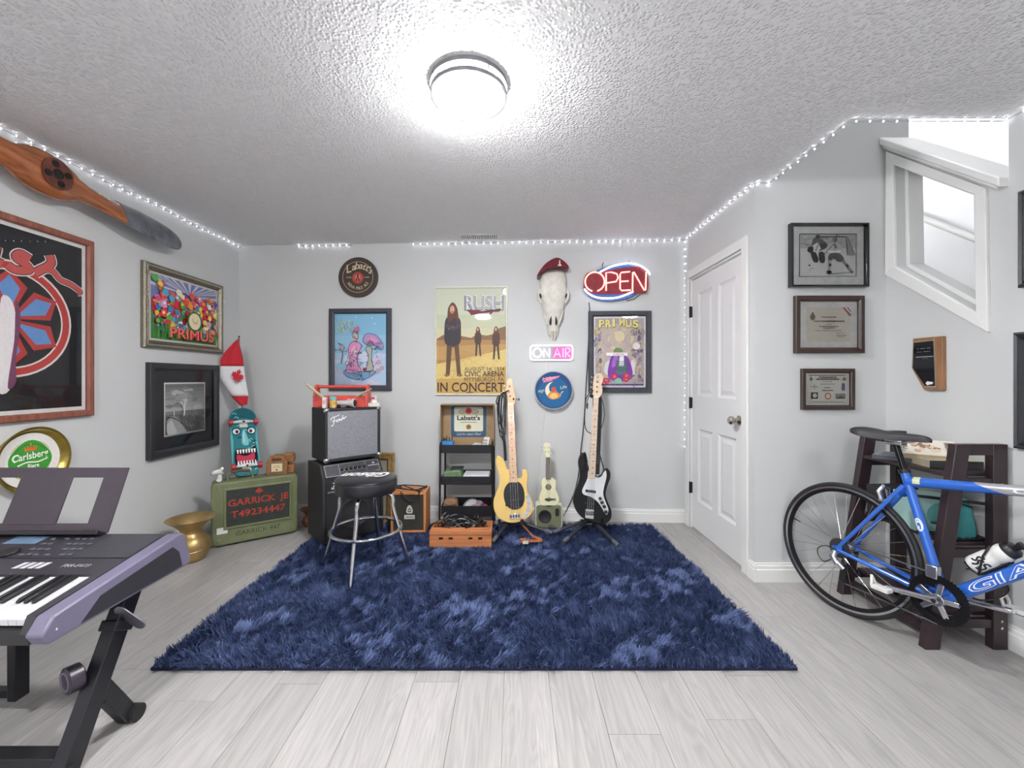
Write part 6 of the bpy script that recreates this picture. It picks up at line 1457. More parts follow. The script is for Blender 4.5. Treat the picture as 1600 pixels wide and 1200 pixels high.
for i in range(36):
    if wm is None:
        o = MB().add(box(-kw/2+.0006, kw/2-.0006, 0, .193, -.02, 0)).build('white_key', WK, kbt, bev=.0012); wm = o
    else: o = cp(wm, kbt)
    o.location = (-.078-kw*(i+.5), .022, dz(1.16)-.006); o.rotation_euler = (math.atan(.1545), 0, 0)
bm_ = None; seq = [0, 1, 0, 1, 1, 0, 1]      # from the top C downwards: gaps that hold a black key
for i in range(1, 36):
    n_ = (35-i) % 7                              # white index within the octave counted from the low C
    if n_ in (2, 6): continue
    if bm_ is None:
        V, Fs = prismx([(0, 0), (0, .007), (.01, .012), (.125, .012), (.125, 0)], -.0055, .0055); bm_ = MB().add((V, Fs)).build('black_key', KBL, kbt, bev=.0015, fix=True); o = bm_
    else: o = cp(bm_, kbt)
    o.location = (-.078-kw*i, .085, dz(1.16+.063)-.006); o.rotation_euler = (math.atan(.1545), 0, 0)
# deck details
Md = Matrix(((1, 0, 0, 0), (0, math.cos(math.atan(.1545)), 0, 0), (0, math.sin(math.atan(.1545)), 1, 0), (0, 0, 0, 1)))
def deck(x, y): return T(x-KX, y-1.14, dz(y)) @ RX(math.degrees(math.atan(.1545)))
for x0, x1 in ((-1.55, -1.355), (-2.25, -2.05)):
    MB().add(box(0, x1-x0, 0, .15, 0, .0015), deck(x0, 1.448)).build('speaker_grille', mat('perforated_grille', '46464c', .5, .3, var=.5, scale=420, bump=.8, bscale=600), kbt)
MB().add(box(0, .45, 0, .002, 0, .0012), deck(-1.80, 1.444)).build('panel_groove', KBL, kbt)
A_ = Art(.26, .05)
for i in range(4): A_.poly('c8c8ce', [(.05+.1*i, .15), (.12+.1*i, .15), (.15+.1*i, .85), (.08+.1*i, .85)])
o = A_.build(kbt, name='vent_marks'); o.matrix_local = deck(-1.70, 1.378) @ T(0, 0, .0008) @ RX(-90); o['kind'] = 'stuff'
A_ = Art(.09, .02); A_.text('b8b8c0', 'PSR-E473', 0, .1, .8, 1., .0, .25); o = A_.build(kbt, name='model_lettering'); o.matrix_local = deck(-1.53, 1.392) @ T(0, 0, .0008) @ RX(-90)
BT = mat('soft_button', '5c5b62', .5); btm = None
for r_i in range(4):
    for c_i in range(7):
        if (r_i + c_i) % 5 == 4: continue
        if btm is None: o = MB().add(box(-.008, .008, -.005, .005, 0, .004)).build('button', BT, kbt, bev=.0015); btm = o
        else: o = cp(btm, kbt)
        o.matrix_local = deck(-1.745+c_i*.026+(.015 if c_i > 2 else 0), 1.465+r_i*.034)
MB().add(lathe([(.028, 0), (.028, .006), (.024, .01), (.0005, .009)], 28), deck(-1.80, 1.475)).build('data_dial', KBL, kbt, smooth=True)
MB().add(box(-.06, .06, -.025, .025, 0, .002), deck(-1.84, 1.56)).build('display', mat('lcd', '6f86a0', .2), kbt)
# music rest
MB_ = mat('aubergine_plastic', '443b44', .45, var=.06); rw_, rh = .32, .252
fr2 = MB()
for q in (box(-rw_, rw_, 0, .005, 0, .035), box(-rw_, rw_, 0, .005, rh-.04, rh), box(-rw_, -rw_+.09, 0, .005, .035, rh-.04), box(rw_-.09, rw_, 0, .005, .035, rh-.04)): fr2.add(q)
mr_ = fr2.build('music_rest', MB_, kbt); mr_.matrix_local = T(-1.905-KX, 1.612-1.14, .626-.482) @ RX(-21)
MB().add(box(-.105, .105, -.002, .004, .03, rh-.035)).build('centre_panel', MB_, mr_, bev=.001)
MB().add(prismx([(-.045, -.008), (-.045, .006), (-.04, .008), (.0, .0), (.006, -.012)], -rw_, rw_)).build('ledge', KBL, mr_, bev=.003, fix=True)
# stand
kst = thing('keyboard_stand', 'black square-tube keyboard stand with purple clamp knob and steel tab', 'stand', (-1.38, 1.26, 0))
SB = mat('black_square_tube', '26262b', .4, .3)
for nx_, xx in (('a', 0), ('b', -.80)):
    MB().add(bar((xx, .0, .0), (xx, .225, .47), .045, .06)).build('leg', SB, kst, bev=.004)
    MB().add(bar((xx, .105, .22), (xx, .22, .02), .04, .05)).build('rear_leg', SB, kst, bev=.004)
    MB().add(bar((xx, .17, .355), (xx, .185, .385), .058, .075)).build('collar', SB, kst, bev=.004)
    MB().add(bar((xx, .02, .462), (xx, .34, .478), .05, .018)).build('support_arm', SB, kst, bev=.003)
    MB().add(cyl(.028, -.025, .035, 20, 'x'), T(xx, .225, .028)).build('levelling_foot', BLKC, kst, smooth=True)
    MB().add(cyl(.024, -.02, .03, 16, 'x'), T(xx, .0, .024)).build('levelling_foot', BLKC, kst, smooth=True)
kn_ = MB().add(lathe([(.036, -.014), (.042, -.010), (.042, .022), (.036, .026)], 28, 'y'), T(-.035, .075, .262) @ RZ(-25)).build('clamp_knob', mat('purple_black_knob', '2f2834', .35), kst, smooth=True)
MB().add(lathe([(.03, -.0325), (.024, -.0325), (.024, -.0315), (.03, -.0315), (.03, -.0325)], 28, 'y', caps=False), T(-.035, .075, .262) @ RZ(-25) @ T(0, -.0585, 0)).build('knob_ring', mat('lilac_ring', '8a7f98', .3, .4), kn_, smooth=True)
MB().add(prism(rrect(-.022, .022, -.055, .06, .02, 6), -.002, .002), T(.05, .175, .395) @ RX(20) @ RY(-38)).build('steel_tab', mat('brushed_steel', 'a3a2ac', .3, .9), kst, bev=.001)
MB().add(bar((-.8, .03, .045), (0, .03, .045), .05, .03)).build('cross_bar', SB, kst, bev=.003)
MB().add(bar((-.8, .2, .12), (-.37, .2, .12), .03, .026)).build('brace', SB, kst, bev=.003); MB().add(bar((-.37, .2, .10), (-.37, .2, .46), .045, .03)).build('brace_post', SB, kst, bev=.003)

# ------------------------------------------------------------------ dark brown ladder shelf
ESP = mat('espresso_wood', '33262a', .38, var=.2, scale=30, stretch=(1, 1, .2)); YN, YFR = 1.885, 2.365; WR = RXW-.004
SHT = .93
lsf = thing('ladder_shelf', 'dark brown ladder shelf against the stair wall behind the bicycle', 'shelf', (1.87, YN, 0))
def fx(z): return 1.872+(2.008-1.872)*z/SHT
for y in (YN, YFR):
    o0 = Vector((1.87, YN, 0))
    V, Fs = prism([(1.865, 0), (1.93, 0), (2.07, SHT), (2.005, SHT)], y-.018, y+.018); MB().add((V, Fs), T(*(-o0))).build('front_post', ESP, lsf, bev=.002)
    V, Fs = prism([(WR-.085, 0), (WR-.02, 0), (WR-.02, SHT), (WR-.085, SHT)], y-.018, y+.018); MB().add((V, Fs), T(*(-o0))).build('rear_post', ESP, lsf, bev=.002)
    MB().add(box(2.06, WR-.08, y-.016, y+.016, SHT-.05, SHT), T(*(-o0))).build('top_rail', ESP, lsf, bev=.002)
    for z in (.115, .435, .755): MB().add(box(fx(z)+.055, WR-.08, y-.012, y+.012, z-.02, z+.02), T(*(-o0))).build('rail', ESP, lsf, bev=.002)
    for z in (.1, .13, .43, .75): MB().add(cyl(.006, 0, .003, 10, 'y'), T(WR-.05-1.87, y-.018-YN, z)).build('screw_cap', NICK, lsf)
for z in (.155, .475, .795):
    xa = fx(z)+.06 if z < .7 else fx(z)-.0
    MB().add(box(xa, WR-.022, YN+.019, YFR-.019, z-.018, z), T(*(-Vector((1.87, YN, 0))))).build('shelf_board', ESP, lsf, bev=.002)
MB().add(bar((.06, 0, .06), (.06, YFR-YN, .06), .03, .04)).build('stretcher', ESP, lsf)
# books
def book(lab, c, rz, tilt, w, d, t, col, title, tc):
    o = thing('book', lab, 'book', M=Matrix.Translation(c) @ RZ(rz) @ RY(tilt), group='books on the ladder shelf')
    MB().add(box(-w/2, w/2, -d/2, d/2, 0, .003)).build('back_cover', mat('cover_'+col, col, .45, var=.06), o); MB().add(box(-w/2, w/2, -d/2, d/2, t-.003, t)).build('front_cover', mat('cover_'+col, col, .45, var=.06), o)
    MB().add(box(-w/2+.003, w/2, -d/2+.004, d/2-.004, .003, t-.003)).build('pages', mat('page_block', 'cfc5ae', .7, var=.12, scale=200, stretch=(.1, .1, 4)), o)
    MB().add(box(-w/2-.002, -w/2, -d/2, d/2, 0, t)).build('spine', mat('spine_'+col, 'b9a88a' if col == 'ddd6c8' else '4a4a4e', .5), o)
    A = Art(w, d); title(A); q = A.build(o, name='cover_print'); q.matrix_local = T(-w/2, -d/2, t+.0006) @ RX(-90)
def bt1(A):
    A.text('3a3632', 'THE', .08, .84, .07, .2).text('2e2a28', 'FIRST', .3, .80, .12, .55, .02)
    for i in range(16): A.blob(rnd.choice(['a8846a', 'c9a58a', '8a6a5a', 'd8c4b0']), fuzz(rnd.uniform(.15, .85), rnd.uniform(.3, .7), .1, .06))
    A.text('3a3632', 'CANADIAN', .1, .1, .09, .75, .02)
def bt2(A):
    A.rect('6a7078', .05, .55, .95, .9)
    for i in range(6): A.rect(rnd.choice(['3a4048', 'a8a49a', '5a6068']), .1+.12*i, .1, .18+.12*i, .5)
book('pale paperback with tan cover picture, topmost on the ladder shelf', (2.125, 2.13, .852), 52, -20, .17, .23, .026, 'ddd6c8', bt1, '')
book('grey and black book lying under the pale paperback', (2.09, 2.2, .7965), 38, 0, .18, .24, .022, '8a8d92', bt2, '')
book('thick cream book lying at the shelf front under the pale paperback', (2.14, 2.06, .7965), 80, 0, .16, .22, .036, 'd2c6a8', lambda A: A.rect('c2b596', .1, .1, .9, .9), '')
# lower shelf contents
bb_ = thing('black_box', 'black cardboard box on the middle shelf behind the wheel', 'box', (2.07, 2.27, .476), R(4)); MB().add(box(-.085, .11, -.05, .05, 0, .16)).build('box_body', mat('black_card', '26262a', .6), bb_, bev=.003); MB().add(box(-.087, .112, -.052, .052, .12, .163)).build('lid', mat('black_card_lid', '2d2d31', .6), bb_, bev=.003)
tb_ = thing('teal_box', 'pale teal box with round motif on the middle shelf', 'box', (2.085, 2.1, .476), R(-8)); MB().add(box(-.09, .09, -.07, .07, 0, .17)).build('box_body', mat('pale_teal_card', '9fc4c0', .5, var=.05), tb_, bev=.003)
A_ = Art(.17, .16); A_.ell('5f9a98', .6, .5, .32).rect('3a4a4c', .25, .2, .95, .28).poly('7fb4b0', [(0, 0), (.5, 0), (.2, .6), (0, .5)]); A_.build(tb_, -.085, -.0708, .005)
tg = thing('teal_bag', 'darker teal drawstring bag leaning beside the teal box', 'bag', (2.10, 1.965, .476)); MB().add(prism(spline([(-.05, 0), (.07, 0), (.075, .06), (.05, .16), (.02, .19), (-.03, .16), (-.055, .06)], 4), -.03, .03)).build('sack', mat('teal_cloth', '3f8a8c', .7, var=.15), tg, bev=.012, seg=3); MB().add(tube([(-.03, -.031, .15), (0, -.034, .165), (.045, -.031, .15)], .004, 6)).build('drawcord', BLKC, tg)
pt_ = thing('black_tube', 'flat black rod lying across the middle shelf', 'rod', (2.06, 2.0, .66)); MB().add(bar((-.1, .0, .012), (.13, -.09, .0), .02, .012)).build('rod', BLKC, pt_, bev=.002); MB().add(cyl(.004, 0, .002, 8, 'y'), T(.11, -.09, .0)).build('rivet', NICK, pt_)
pt_.location.z = .648
mgz = thing('wire_mat', 'dark mesh tray lying at the front of the middle shelf', 'tray', (2.09, 1.955, .4765)); wm2 = MB()
for i in range(9): wm2.add(bar((-.12+.03*i, -.045, .006), (-.12+.03*i, .04, .006), .004))
for i in range(4): wm2.add(bar((-.125, -.045+.028*i, .003), (.125, -.045+.028*i, .003), .004))
wm2.build('mesh', BLKC, mgz); MB().add(box(-.125, .125, -.047, -.043, 0, .012)).build('rim', BLKC, mgz)

# ------------------------------------------------------------------ road bicycle
HX, HY, TH_, LE = 1.731, 2.176, -70.57, -3.38
bk_ = thing('road_bicycle', 'blue and silver road bicycle leaning along the dark shelf', 'bicycle', M=Matrix.Translation((HX, HY, 0)) @ RZ(TH_) @ RX(LE))
BLUE = mat('metallic_blue_paint', '2b66c6', .25, .12, var=.06, scale=8, coat=.7); SILF = mat('silver_paint', 'b4b6bc', .3, .5, var=.04); TYRE = mat('tyre_rubber', '1b1b1d', .65, var=.1); ALU = mat('polished_alloy', 'c4c4c8', .22, .95)
WR_ = .336; BBp = Vector((.405, 0, .27)); STt = Vector((.405-.292*.541, 0, .27+.956*.541)); HT, HBt = Vector((.80, 0, .838)), Vector((.85, 0, .69))
TTa = Vector((.405-.292*.497, 0, .27+.956*.497)); TTb = Vector((.808, 0, .815))
def wheel(x, cassette):
    cen = T(x, 0, WR_)
    def ringm(R0, r, n=72, k=8): return tube([(R0*math.cos(a), 0, R0*math.sin(a)) for a in np.linspace(0, 2*math.pi, n, endpoint=False)], r, k, True)
    ty_ = MB().add(ringm(WR_-.0125, .0125, 96, 10), cen).build('tyre', TYRE, bk_, smooth=True)
    prof = [(WR_-.021, -.0095), (WR_-.021, .0095), (WR_-.034, .0095), (WR_-.050, .004), (WR_-.050, -.004), (WR_-.034, -.0095), (WR_-.021, -.0095)]
    rm = MB().add(lathe(prof, 96, 'y', caps=False), cen).build('rim', mat('black_rim', '2a2a2d', .3, .5), bk_, smooth=True, angle=30)
    for s in (-1, 1): MB().add(lathe([(WR_-.022, s*.0097), (WR_-.032, s*.0097)], 96, 'y', caps=False), cen).build('brake_track', ALU, rm)
    MB().add(cyl(.018, -.035, .035, 18, 'y'), cen).add(cyl(.027, -.036, -.030, 18, 'y'), cen).add(cyl(.027, .030, .036, 18, 'y'), cen).build('hub', ALU, bk_, smooth=True)
    sp_ = MB()
    for i in range(28):
        a = 2*math.pi*i/28; s = 1 if i % 2 else -1; off = .5*(1 if (i//2) % 2 else -1)
        sp_.add(tube([(.025*math.cos(a+off), s*.032, .025*math.sin(a+off)), ((WR_-.048)*math.cos(a), 0, (WR_-.048)*math.sin(a))], .0011, 5), cen)
    o = sp_.build('spokes', CHROME, bk_); o['kind'] = 'stuff'
    MB().add(tube([((WR_-.05)*math.cos(2.9), 0, (WR_-.05)*math.sin(2.9)), ((WR_-.092)*math.cos(2.9), 0, (WR_-.092)*math.sin(2.9))], .003, 6), cen).build('valve', BLKC, bk_)
    if cassette:
        for i in range(6):
            r = .05-.0055*i
            MB().add(cyl(r, -.040-(-.0042*i)-.0, -.0385+.0042*i, 22, 'y'), cen @ Matrix.Scale(-1, 4, (0, 1, 0)) if False else cen @ T(0, -.0765-.0 if False else 0, 0)).build('sprocket', mat('sprocket_steel', '7a7a7e', .3, .9), bk_) if False else MB().add(lathe([(r, .036+.004*i), (r, .0378+.004*i)], 24, 'y'), cen).build('sprocket', mat('sprocket_steel', '7a7a7e', .3, .9), bk_)
wheel(0, True); wheel(.985, False)
def tb3(name, a, b, r0, r1=None, m=BLUE, n=14): 
    a, b = Vector(a), Vector(b); return MB().add(tube([a, a.lerp(b, .5), b], [r0, (r0+(r1 or r0))/2, r1 or r0], n)).build(name, m, bk_, smooth=True, angle=50)
tb3('seat_tube', BBp, STt, .0185); tb3('down_tube', BBp, HBt+Vector((-.005, 0, .015)), .0275, .0255); tb3('head_tube', HBt, HT, .0235)
sp1 = TTa.lerp(TTb, .42); tb3('top_tube', TTa, sp1, .0225, .0215)
# slanted join between the blue and the silver of the top tube
tb3('top_tube_silver', sp1, TTb, .0216, .021, SILF)
tdir = (TTb-TTa).normalized()
V, Fs = tube([TTa.lerp(TTb, .40), TTa.lerp(TTb, .60)], .0222, 16, caps=False)
V2 = []
for k_, v in enumerate(V):
    v = Vector(v); 
    if k_ >= 16: v = v-tdir*(.11*(.5+.5*(v-TTa.lerp(TTb, .60)).normalized().z))
    V2.append(v)
MB().add((V2, Fs)).build('paint_flash', BLUE, bk_, smooth=True)
for s in (-1, 1):
    tb3('chain_stay', BBp+Vector((-.015, s*.03, 0)), (.012, s*.066, WR_-.004), .0125, .0085); tb3('seat_stay', STt.lerp(BBp, .12)+Vector((-.01, s*.022, 0)), (.01, s*.066, WR_+.008), .0105, .0078)
    MB().add(prism(spline([(-.018, WR_-.012), (.012, WR_-.022), (.03, WR_-.006), (.028, WR_+.022), (.008, WR_+.018), (-.014, WR_+.012)], 3), s*.064, s*.07)).build('dropout', BLUE, bk_, bev=.001)
    MB().add(cyl(.007, .0, .012, 10, 'y'), T(0, s*.07+(.012 if s > 0 else 0), WR_)).build('axle_nut', ALU, bk_, smooth=True)
    tb3('fork_blade', HBt+Vector((.006, s*.03, -.02)), (.985, s*.055, WR_), .013, .008, mat('black_carbon', '1a1a1c', .25, coat=.5))
tb3('fork_crown', HBt+Vector((.006, -.035, -.018)), HBt+Vector((.006, .035, -.018)), .017, .017, MATS['black_carbon'])
tb3('stay_bridge', STt.lerp(BBp, .22)+Vector((-.045, -.03, 0)), STt.lerp(BBp, .22)+Vector((-.045, .03, 0)), .008)
MB().add(cyl(.021, -.036, .036, 20, 'y'), T(*BBp)).build('bottom_bracket', ALU, bk_, smooth=True)
# seatpost and saddle
sdir = (STt-BBp).normalized(); SPt = STt+sdir*.135
tb3('seat_post', STt-sdir*.02, SPt, .0138, .0138, mat('black_gloss_post', '141418', .12, .3)); MB().add(tube([STt-sdir*.006, STt+sdir*.012], .0225, 18)).build('seat_collar', BLKC, bk_, smooth=True)
for s in (-1, 1): MB().add(tube(spline([(.075, s*.035, .945), (.13, s*.03, .925), (.20, s*.022, .922), (.26, s*.02, .93), (.315, s*.008, .95)], 4, False), .0035, 6)).build('saddle_rail', ALU, bk_, smooth=True)
MB().add(box(-.035, .035, -.024, .024, -.012, .012), T(SPt.x, 0, .922) @ RY(0)).build('saddle_clamp', ALU, bk_, bev=.004)
def saddle():
    secs = [(.035, .052, .972, .014), (.05, .068, .980, .032), (.09, .072, .982, .045), (.14, .058, .976, .045), (.19, .036, .970, .04), (.25, .024, .970, .036), (.31, .021, .968, .032), (.335, .014, .960, .022), (.343, .004, .95, .006)]
    secs = spline(secs, 4, False); n = 14; V = []; Fs = []
    for x, w, z, d in secs:
        for k in range(n):
            q = math.pi*(k/(n-1)); V.append((x, w*math.cos(q), z-d*(1-math.sin(q)**.45)))
        V.append((x, 0, z-.014))
    m = n+1
    for i in range(len(secs)-1):
        for k in range(m): Fs.append((i*m+k, (i+1)*m+k, (i+1)*m+(k+1) % m, i*m+(k+1) % m))
    return V, Fs+[tuple(range(m)), tuple(range(len(V)-1, len(V)-m-1, -1))]
MB().add(saddle()).build('saddle', mat('black_saddle_leather', '242327', .5, var=.1), bk_, smooth=True, angle=60, fix=True)
# cockpit
STM = HT+Vector((-.012, 0, .05)); tb3('steerer_spacers', HT, HT+Vector((-.018, 0, .055)), .0185, .0185, BLKC)
tb3('stem', HT+Vector((-.016, 0, .05)), HT+Vector((.085, 0, .07)), .0155, .0155, ALU)
hb = HT+Vector((.085, 0, .07)); BW = .185
TAPEH = mat('black_bar_tape', '1f1f22', .8)
MB().add(tube([hb+Vector((0, -BW, 0)), hb+Vector((0, BW, 0))], .0135, 12)).build('handlebar', BLKC, bk_, smooth=True)
for s in (-1, 1):
    pts = spline([hb+Vector((0, s*BW, 0)), hb+Vector((.05, s*(BW+.006), -.005)), hb+Vector((.085, s*(BW+.008), -.04)), hb+Vector((.075, s*(BW+.01), -.095)), hb+Vector((.02, s*(BW+.012), -.13)), hb+Vector((-.05, s*(BW+.014), -.135))], 5, False)
    MB().add(tube(pts, .015, 10)).build('handlebar_drop', TAPEH, bk_, smooth=True)
    MB().add(tube([hb+Vector((.075, s*(BW+.006), -.01)), hb+Vector((.12, s*(BW+.006), .03)), hb+Vector((.13, s*(BW+.006), .045))], [.017, .015, .009], 10)).build('brake_hood', BLKC, bk_, smooth=True)
    MB().add(tube([hb+Vector((.125, s*(BW+.006), .02)), hb+Vector((.13, s*(BW+.006), -.06)), hb+Vector((.105, s*(BW+.006), -.11))], .006, 8)).build('brake_lever', ALU, bk_, smooth=True)
# drivetrain
def ringp(R0, r0, y0, y1, teeth, m, name):
    out = []
    for i in range(teeth*2):
        a = math.pi*i/teeth; q = R0 if i % 2 else R0-.005; out.append((q*math.cos(a), q*math.sin(a)))
    n = len(out); inn = [(r0*math.cos(math.pi*i/teeth), r0*math.sin(math.pi*i/teeth)) for i in range(n)]
    V = [(x, y, z) for y in (y0, y1) for x, z in out]+[(x, y, z) for y in (y0, y1) for x, z in inn]
    Fs = []
    for i in range(n):
        j = (i+1) % n; Fs += [(i, j, n+j, n+i), (2*n+i, 3*n+i, 3*n+j, 2*n+j), (i, 2*n+i, 2*n+j, j), (n+i, n+j, 3*n+j, 3*n+i)]
    return MB().add((V, Fs), T(*BBp)).build(name, m, bk_, fix=True)
CRB = mat('black_chainring', '1f1f22', .3, .6)
ringp(.106, .080, -.050, -.0465, 52, CRB, 'outer_chainring'); ringp(.083, .062, -.0435, -.040, 40, CRB, 'inner_chainring')
ca = R(-172)                                     # crank angle: right arm points back and a little down
cr0 = MB()
for i in range(5):
    a = ca+math.pi+2*math.pi*i/5+math.pi/5*0
    cr0.add(bar((0, -.056, 0), (.072*math.cos(a), -.053, .072*math.sin(a)), .008, .02), T(*BBp))
cr0.add(cyl(.026, .05, .064, 20, 'y'), T(*BBp)); cr0.build('crank_spider', ALU, bk_, bev=.002)
for i in range(5):
    a = ca+math.pi+2*math.pi*i/5; MB().add(cyl(.0065, .052, .057, 10, 'y'), T(BBp.x+.07*math.cos(a), 0, BBp.z+.07*math.sin(a))).build('ring_bolt', CHROME, bk_)
WPD = mat('white_pedal', 'dcdcd8', .4)
for s in (-1, 1):
    a = ca+(0 if s < 0 else math.pi); ex, ez = BBp.x+.172*math.cos(a), BBp.z+.172*math.sin(a); yb_ = s*.066
    MB().add(tube([(BBp.x, yb_, BBp.z), (BBp.x+.05*math.cos(a), yb_, BBp.z+.05*math.sin(a)), (ex, s*.078, ez)], [.017, .0125, .012], 10)).build('crank_arm', ALU, bk_, smooth=True)
    MB().add(cyl(.009, .0, .003, 12, 'y'), T(BBp.x, yb_-(.015 if s < 0 else -.018), BBp.z)).build('crank_bolt', BLKC, bk_)
    pd = MB().add(tube([(ex, s*.08, ez), (ex, s*.14, ez)], .009, 10)).add(box(ex-.032, ex+.035, min(s*.095, s*.14), max(s*.095, s*.14), ez-.009, ez+.009)).build('pedal', WPD, bk_, bev=.004)
    MB().add(tube([(ex-.03, s*.10, ez), (ex-.042, s*.105, ez+.03), (ex-.036, s*.125, ez+.045), (ex-.03, s*.135, ez+.02), (ex-.03, s*.135, ez)], .006, 8)).build('pedal_clip', WPD, pd, smooth=True)
    MB().add(box(ex+.0, ex+.03, min(s*.1, s*.135), max(s*.1, s*.135), ez-.013, ez-.009)).build('pedal_spring', BLKC, pd)
CHN = mat('chain_steel', '6a6a6e', .35, .9)
MB().add(tube([BBp+Vector((.0, -.048, .104)), Vector((.01, -.045, WR_+.042))], .004, 6)).add(tube([BBp+Vector((0, -.048, -.104)), Vector((.03, -.05, WR_-.165)), Vector((.012, -.05, WR_-.155))], .004, 6)).build('chain', CHN, bk_)
rd = MB().add(tube([(.0, -.07, WR_-.01), (-.004, -.08, WR_-.04), (.02, -.082, WR_-.07)], [.012, .018, .014], 10)).add(tube([(.008, -.08, WR_-.055), (.05, -.078, WR_-.085)], [.016, .011], 10)).build('rear_derailleur', ALU, bk_, smooth=True)
MB().add(bar((.04, -.056, WR_-.075), (.03, -.056, WR_-.155), .003, .026)).build('derailleur_cage', BLKC, rd)
for z in (WR_-.085, WR_-.15): MB().add(cyl(.016, .045, .054, 14, 'y'), T(.034, 0, z)).build('jockey_wheel', BLKC, rd, smooth=True)
MB().add(tube(spline([(.03, -.062, WR_-.03), (-.03, -.072, WR_-.0), (-.075, -.078, WR_-.02), (-.08, -.08, WR_-.055), (-.05, -.08, WR_-.085), (-.012, -.08, WR_-.06)], 5, False), .0026, 6)).build('cable_housing', BLKC, bk_, smooth=True)
MB().add(tube(spline([(.46, .02, .42), (.52, .03, .44), (.58, .03, .40), (.56, .03, .35), (.50, .02, .31), (.44, .01, .33)], 5, False), .003, 6)).build('cable_loop', BLKC, bk_, smooth=True)
MB().add(box(-.02, .02, -.062, -.03, -.03, .025), T(.385, 0, .385)).build('front_derailleur', ALU, bk_, bev=.004)
# brake calipers
for cx_, cz_ in ((.175, .705-.02), (.905, .665)):
    MB().add(tube([(cx_, -.03, cz_-.045), (cx_-.012, -.034, cz_-.01), (cx_-.004, -.012, cz_+.018), (cx_, .014, cz_+.01), (cx_-.01, .034, cz_-.014), (cx_, .03, cz_-.045)], .009, 8)).add(box(cx_-.012, cx_+.018, -.034, -.026, cz_-.055, cz_-.043)).build('brake_caliper', ALU, bk_, smooth=True)
# lettering wrapped round the tubes
def wrap(mb, s, A, B, r0, r1, t0, t1, h, col, side=-1, shear=.15, bold=.0, lift=.0006, mid=0.):
    A, B = Vector(A), Vector(B); ax = (B-A); L = ax.length; ax = ax/L; sd = Vector((0, side, 0)); up_ = ax.cross(sd)*(1 if side < 0 else -1)
    if up_.z < 0: up_ = -up_
    V, Fs, tw = text_vf(s, bold); V, Fs = fine(V, Fs); kx = (t1-t0)*L/tw; kz = h/.7; out = []
    for a, b in V:
        q = t0*L+(a+shear*b)*kx; r = r0+(r1-r0)*q/L+lift; an = ((b-.35)*kz+mid)/r
        out.append(A+ax*q+sd*(r*math.cos(an))+up_*(r*math.sin(an)))
    mb.add((out, Fs), None, col)
dt0, dt1 = BBp, HBt+Vector((-.005, 0, .015))
def wrap_word(word, t0, t1, h, layers):
    ax = dt1-dt0; L = ax.length; ax = ax/L; up_ = Vector((-ax.z, 0, ax.x)); kz = h/.7
    ws_ = [text_vf(c, 0.)[2] for c in word]; gap = .13; kx = (t1-t0)*L/(sum(ws_)+gap*(len(word)-1)); x = 0.
    for c, w_ in zip(word, ws_):
        for j, (bold, col) in enumerate(layers):
            V, Fs, _ = text_vf(c, bold); V, Fs = fine(V, Fs); out = []
            for a, b in V:
                q = t0*L+(x+a-bold+.12*b)*kx; r = .0275-.002*q/L+.0006+.0007*j; an = (b-.35)*kz/r
                out.append(dt0+ax*q+Vector((0, -1, 0))*(r*math.cos(an))+up_*(r*math.sin(an)))
            MB().add((out, Fs), None, col).build('frame_letter' if j == 0 else 'letter_fill', PRINT, bk_)
        x += w_+gap
wrap_word('GIANT', .19, .93, .036, ((.035, 'e8ecf2'), (-.008, '2f6ac8')))
m = MB(); wrap(m, 'OCR', TTa, TTb, .022, .021, .62, .86, .018, 'eef0f2', bold=.02); m.build('top_tube_lettering', PRINT, bk_)
A_ = MB(); wrap(A_, 'G', STt, BBp, .0185, .0185, .40, .47, .02, 'dfe6f0', shear=0, bold=.03); wrap(A_, 'O', STt, BBp, .0185, .0185, .38, .49, .03, 'dfe6f0', shear=0, bold=-.0); A_.build('seat_tube_emblem', PRINT, bk_)
m = MB(); m.add(tube([TTa.lerp(TTb, .05)+Vector((0, 0, .001)), TTa.lerp(TTb, .1)+Vector((0, 0, .001))], .0226, 14, caps=False)); m.build('frame_sticker', mat('pale_sticker', 'c9cfa8', .5), bk_)
# bottle and cage on the down tube
dd = (dt1-dt0).normalized(); nn = Vector((-dd.z, 0, dd.x)); bO = dt0+dd*.185+nn*.068
Mb = Matrix(((nn.x, 0, dd.x, bO.x), (0, -1, 0, bO.y), (nn.z, 0, dd.z, bO.z), (0, 0, 0, 1)))
cg = MB()
for s in (-1, 1): cg.add(tube([(-.034, s*.012, .0), (-.02, s*.034, .03), (.012, s*.038, .075), (.034, s*.02, .11), (.03, s*.0, .118)], .004, 6), Mb).add(tube([(-.036, s*.012, .12), (-.036, s*.012, -.004), (-.01, s*.02, -.008), (.02, s*.012, -.008)], .004, 6), Mb)
cg.build('bottle_cage', BLKC, bk_, smooth=True)
bot = thing('water_bottle', 'white sports bottle with black cap in the bicycle cage', 'bottle', M=bk_.matrix_world @ Mb)
MB().add(lathe([(.0005, 0), (.028, 0), (.034, .006), (.0355, .02), (.0355, .075), (.031, .085), (.031, .10), (.0355, .108), (.0355, .13), (.03, .142), (.0005, .142)], 28, caps=False)).build('body', mat('white_bottle_plastic', 'dcdcda', .4), bot, smooth=True, angle=45)
MB().add(lathe([(.0325, .138), (.0325, .158), (.026, .166), (.011, .168), (.011, .178), (.014, .182), (.014, .194), (.0005, .195)], 24, caps=True)).build('cap', KBL, bot, smooth=True, angle=40)
mk = MB()
def wr(pts, w_):
    V, Fs = ribbon(spline(pts, 4, False), w_); out = []
    for x, _, z in V: a = math.pi/2+x/.0358; out.append((.0361*math.cos(a), .0361*math.sin(a), z))
    mk.add((out, Fs), None, '1c1c20')
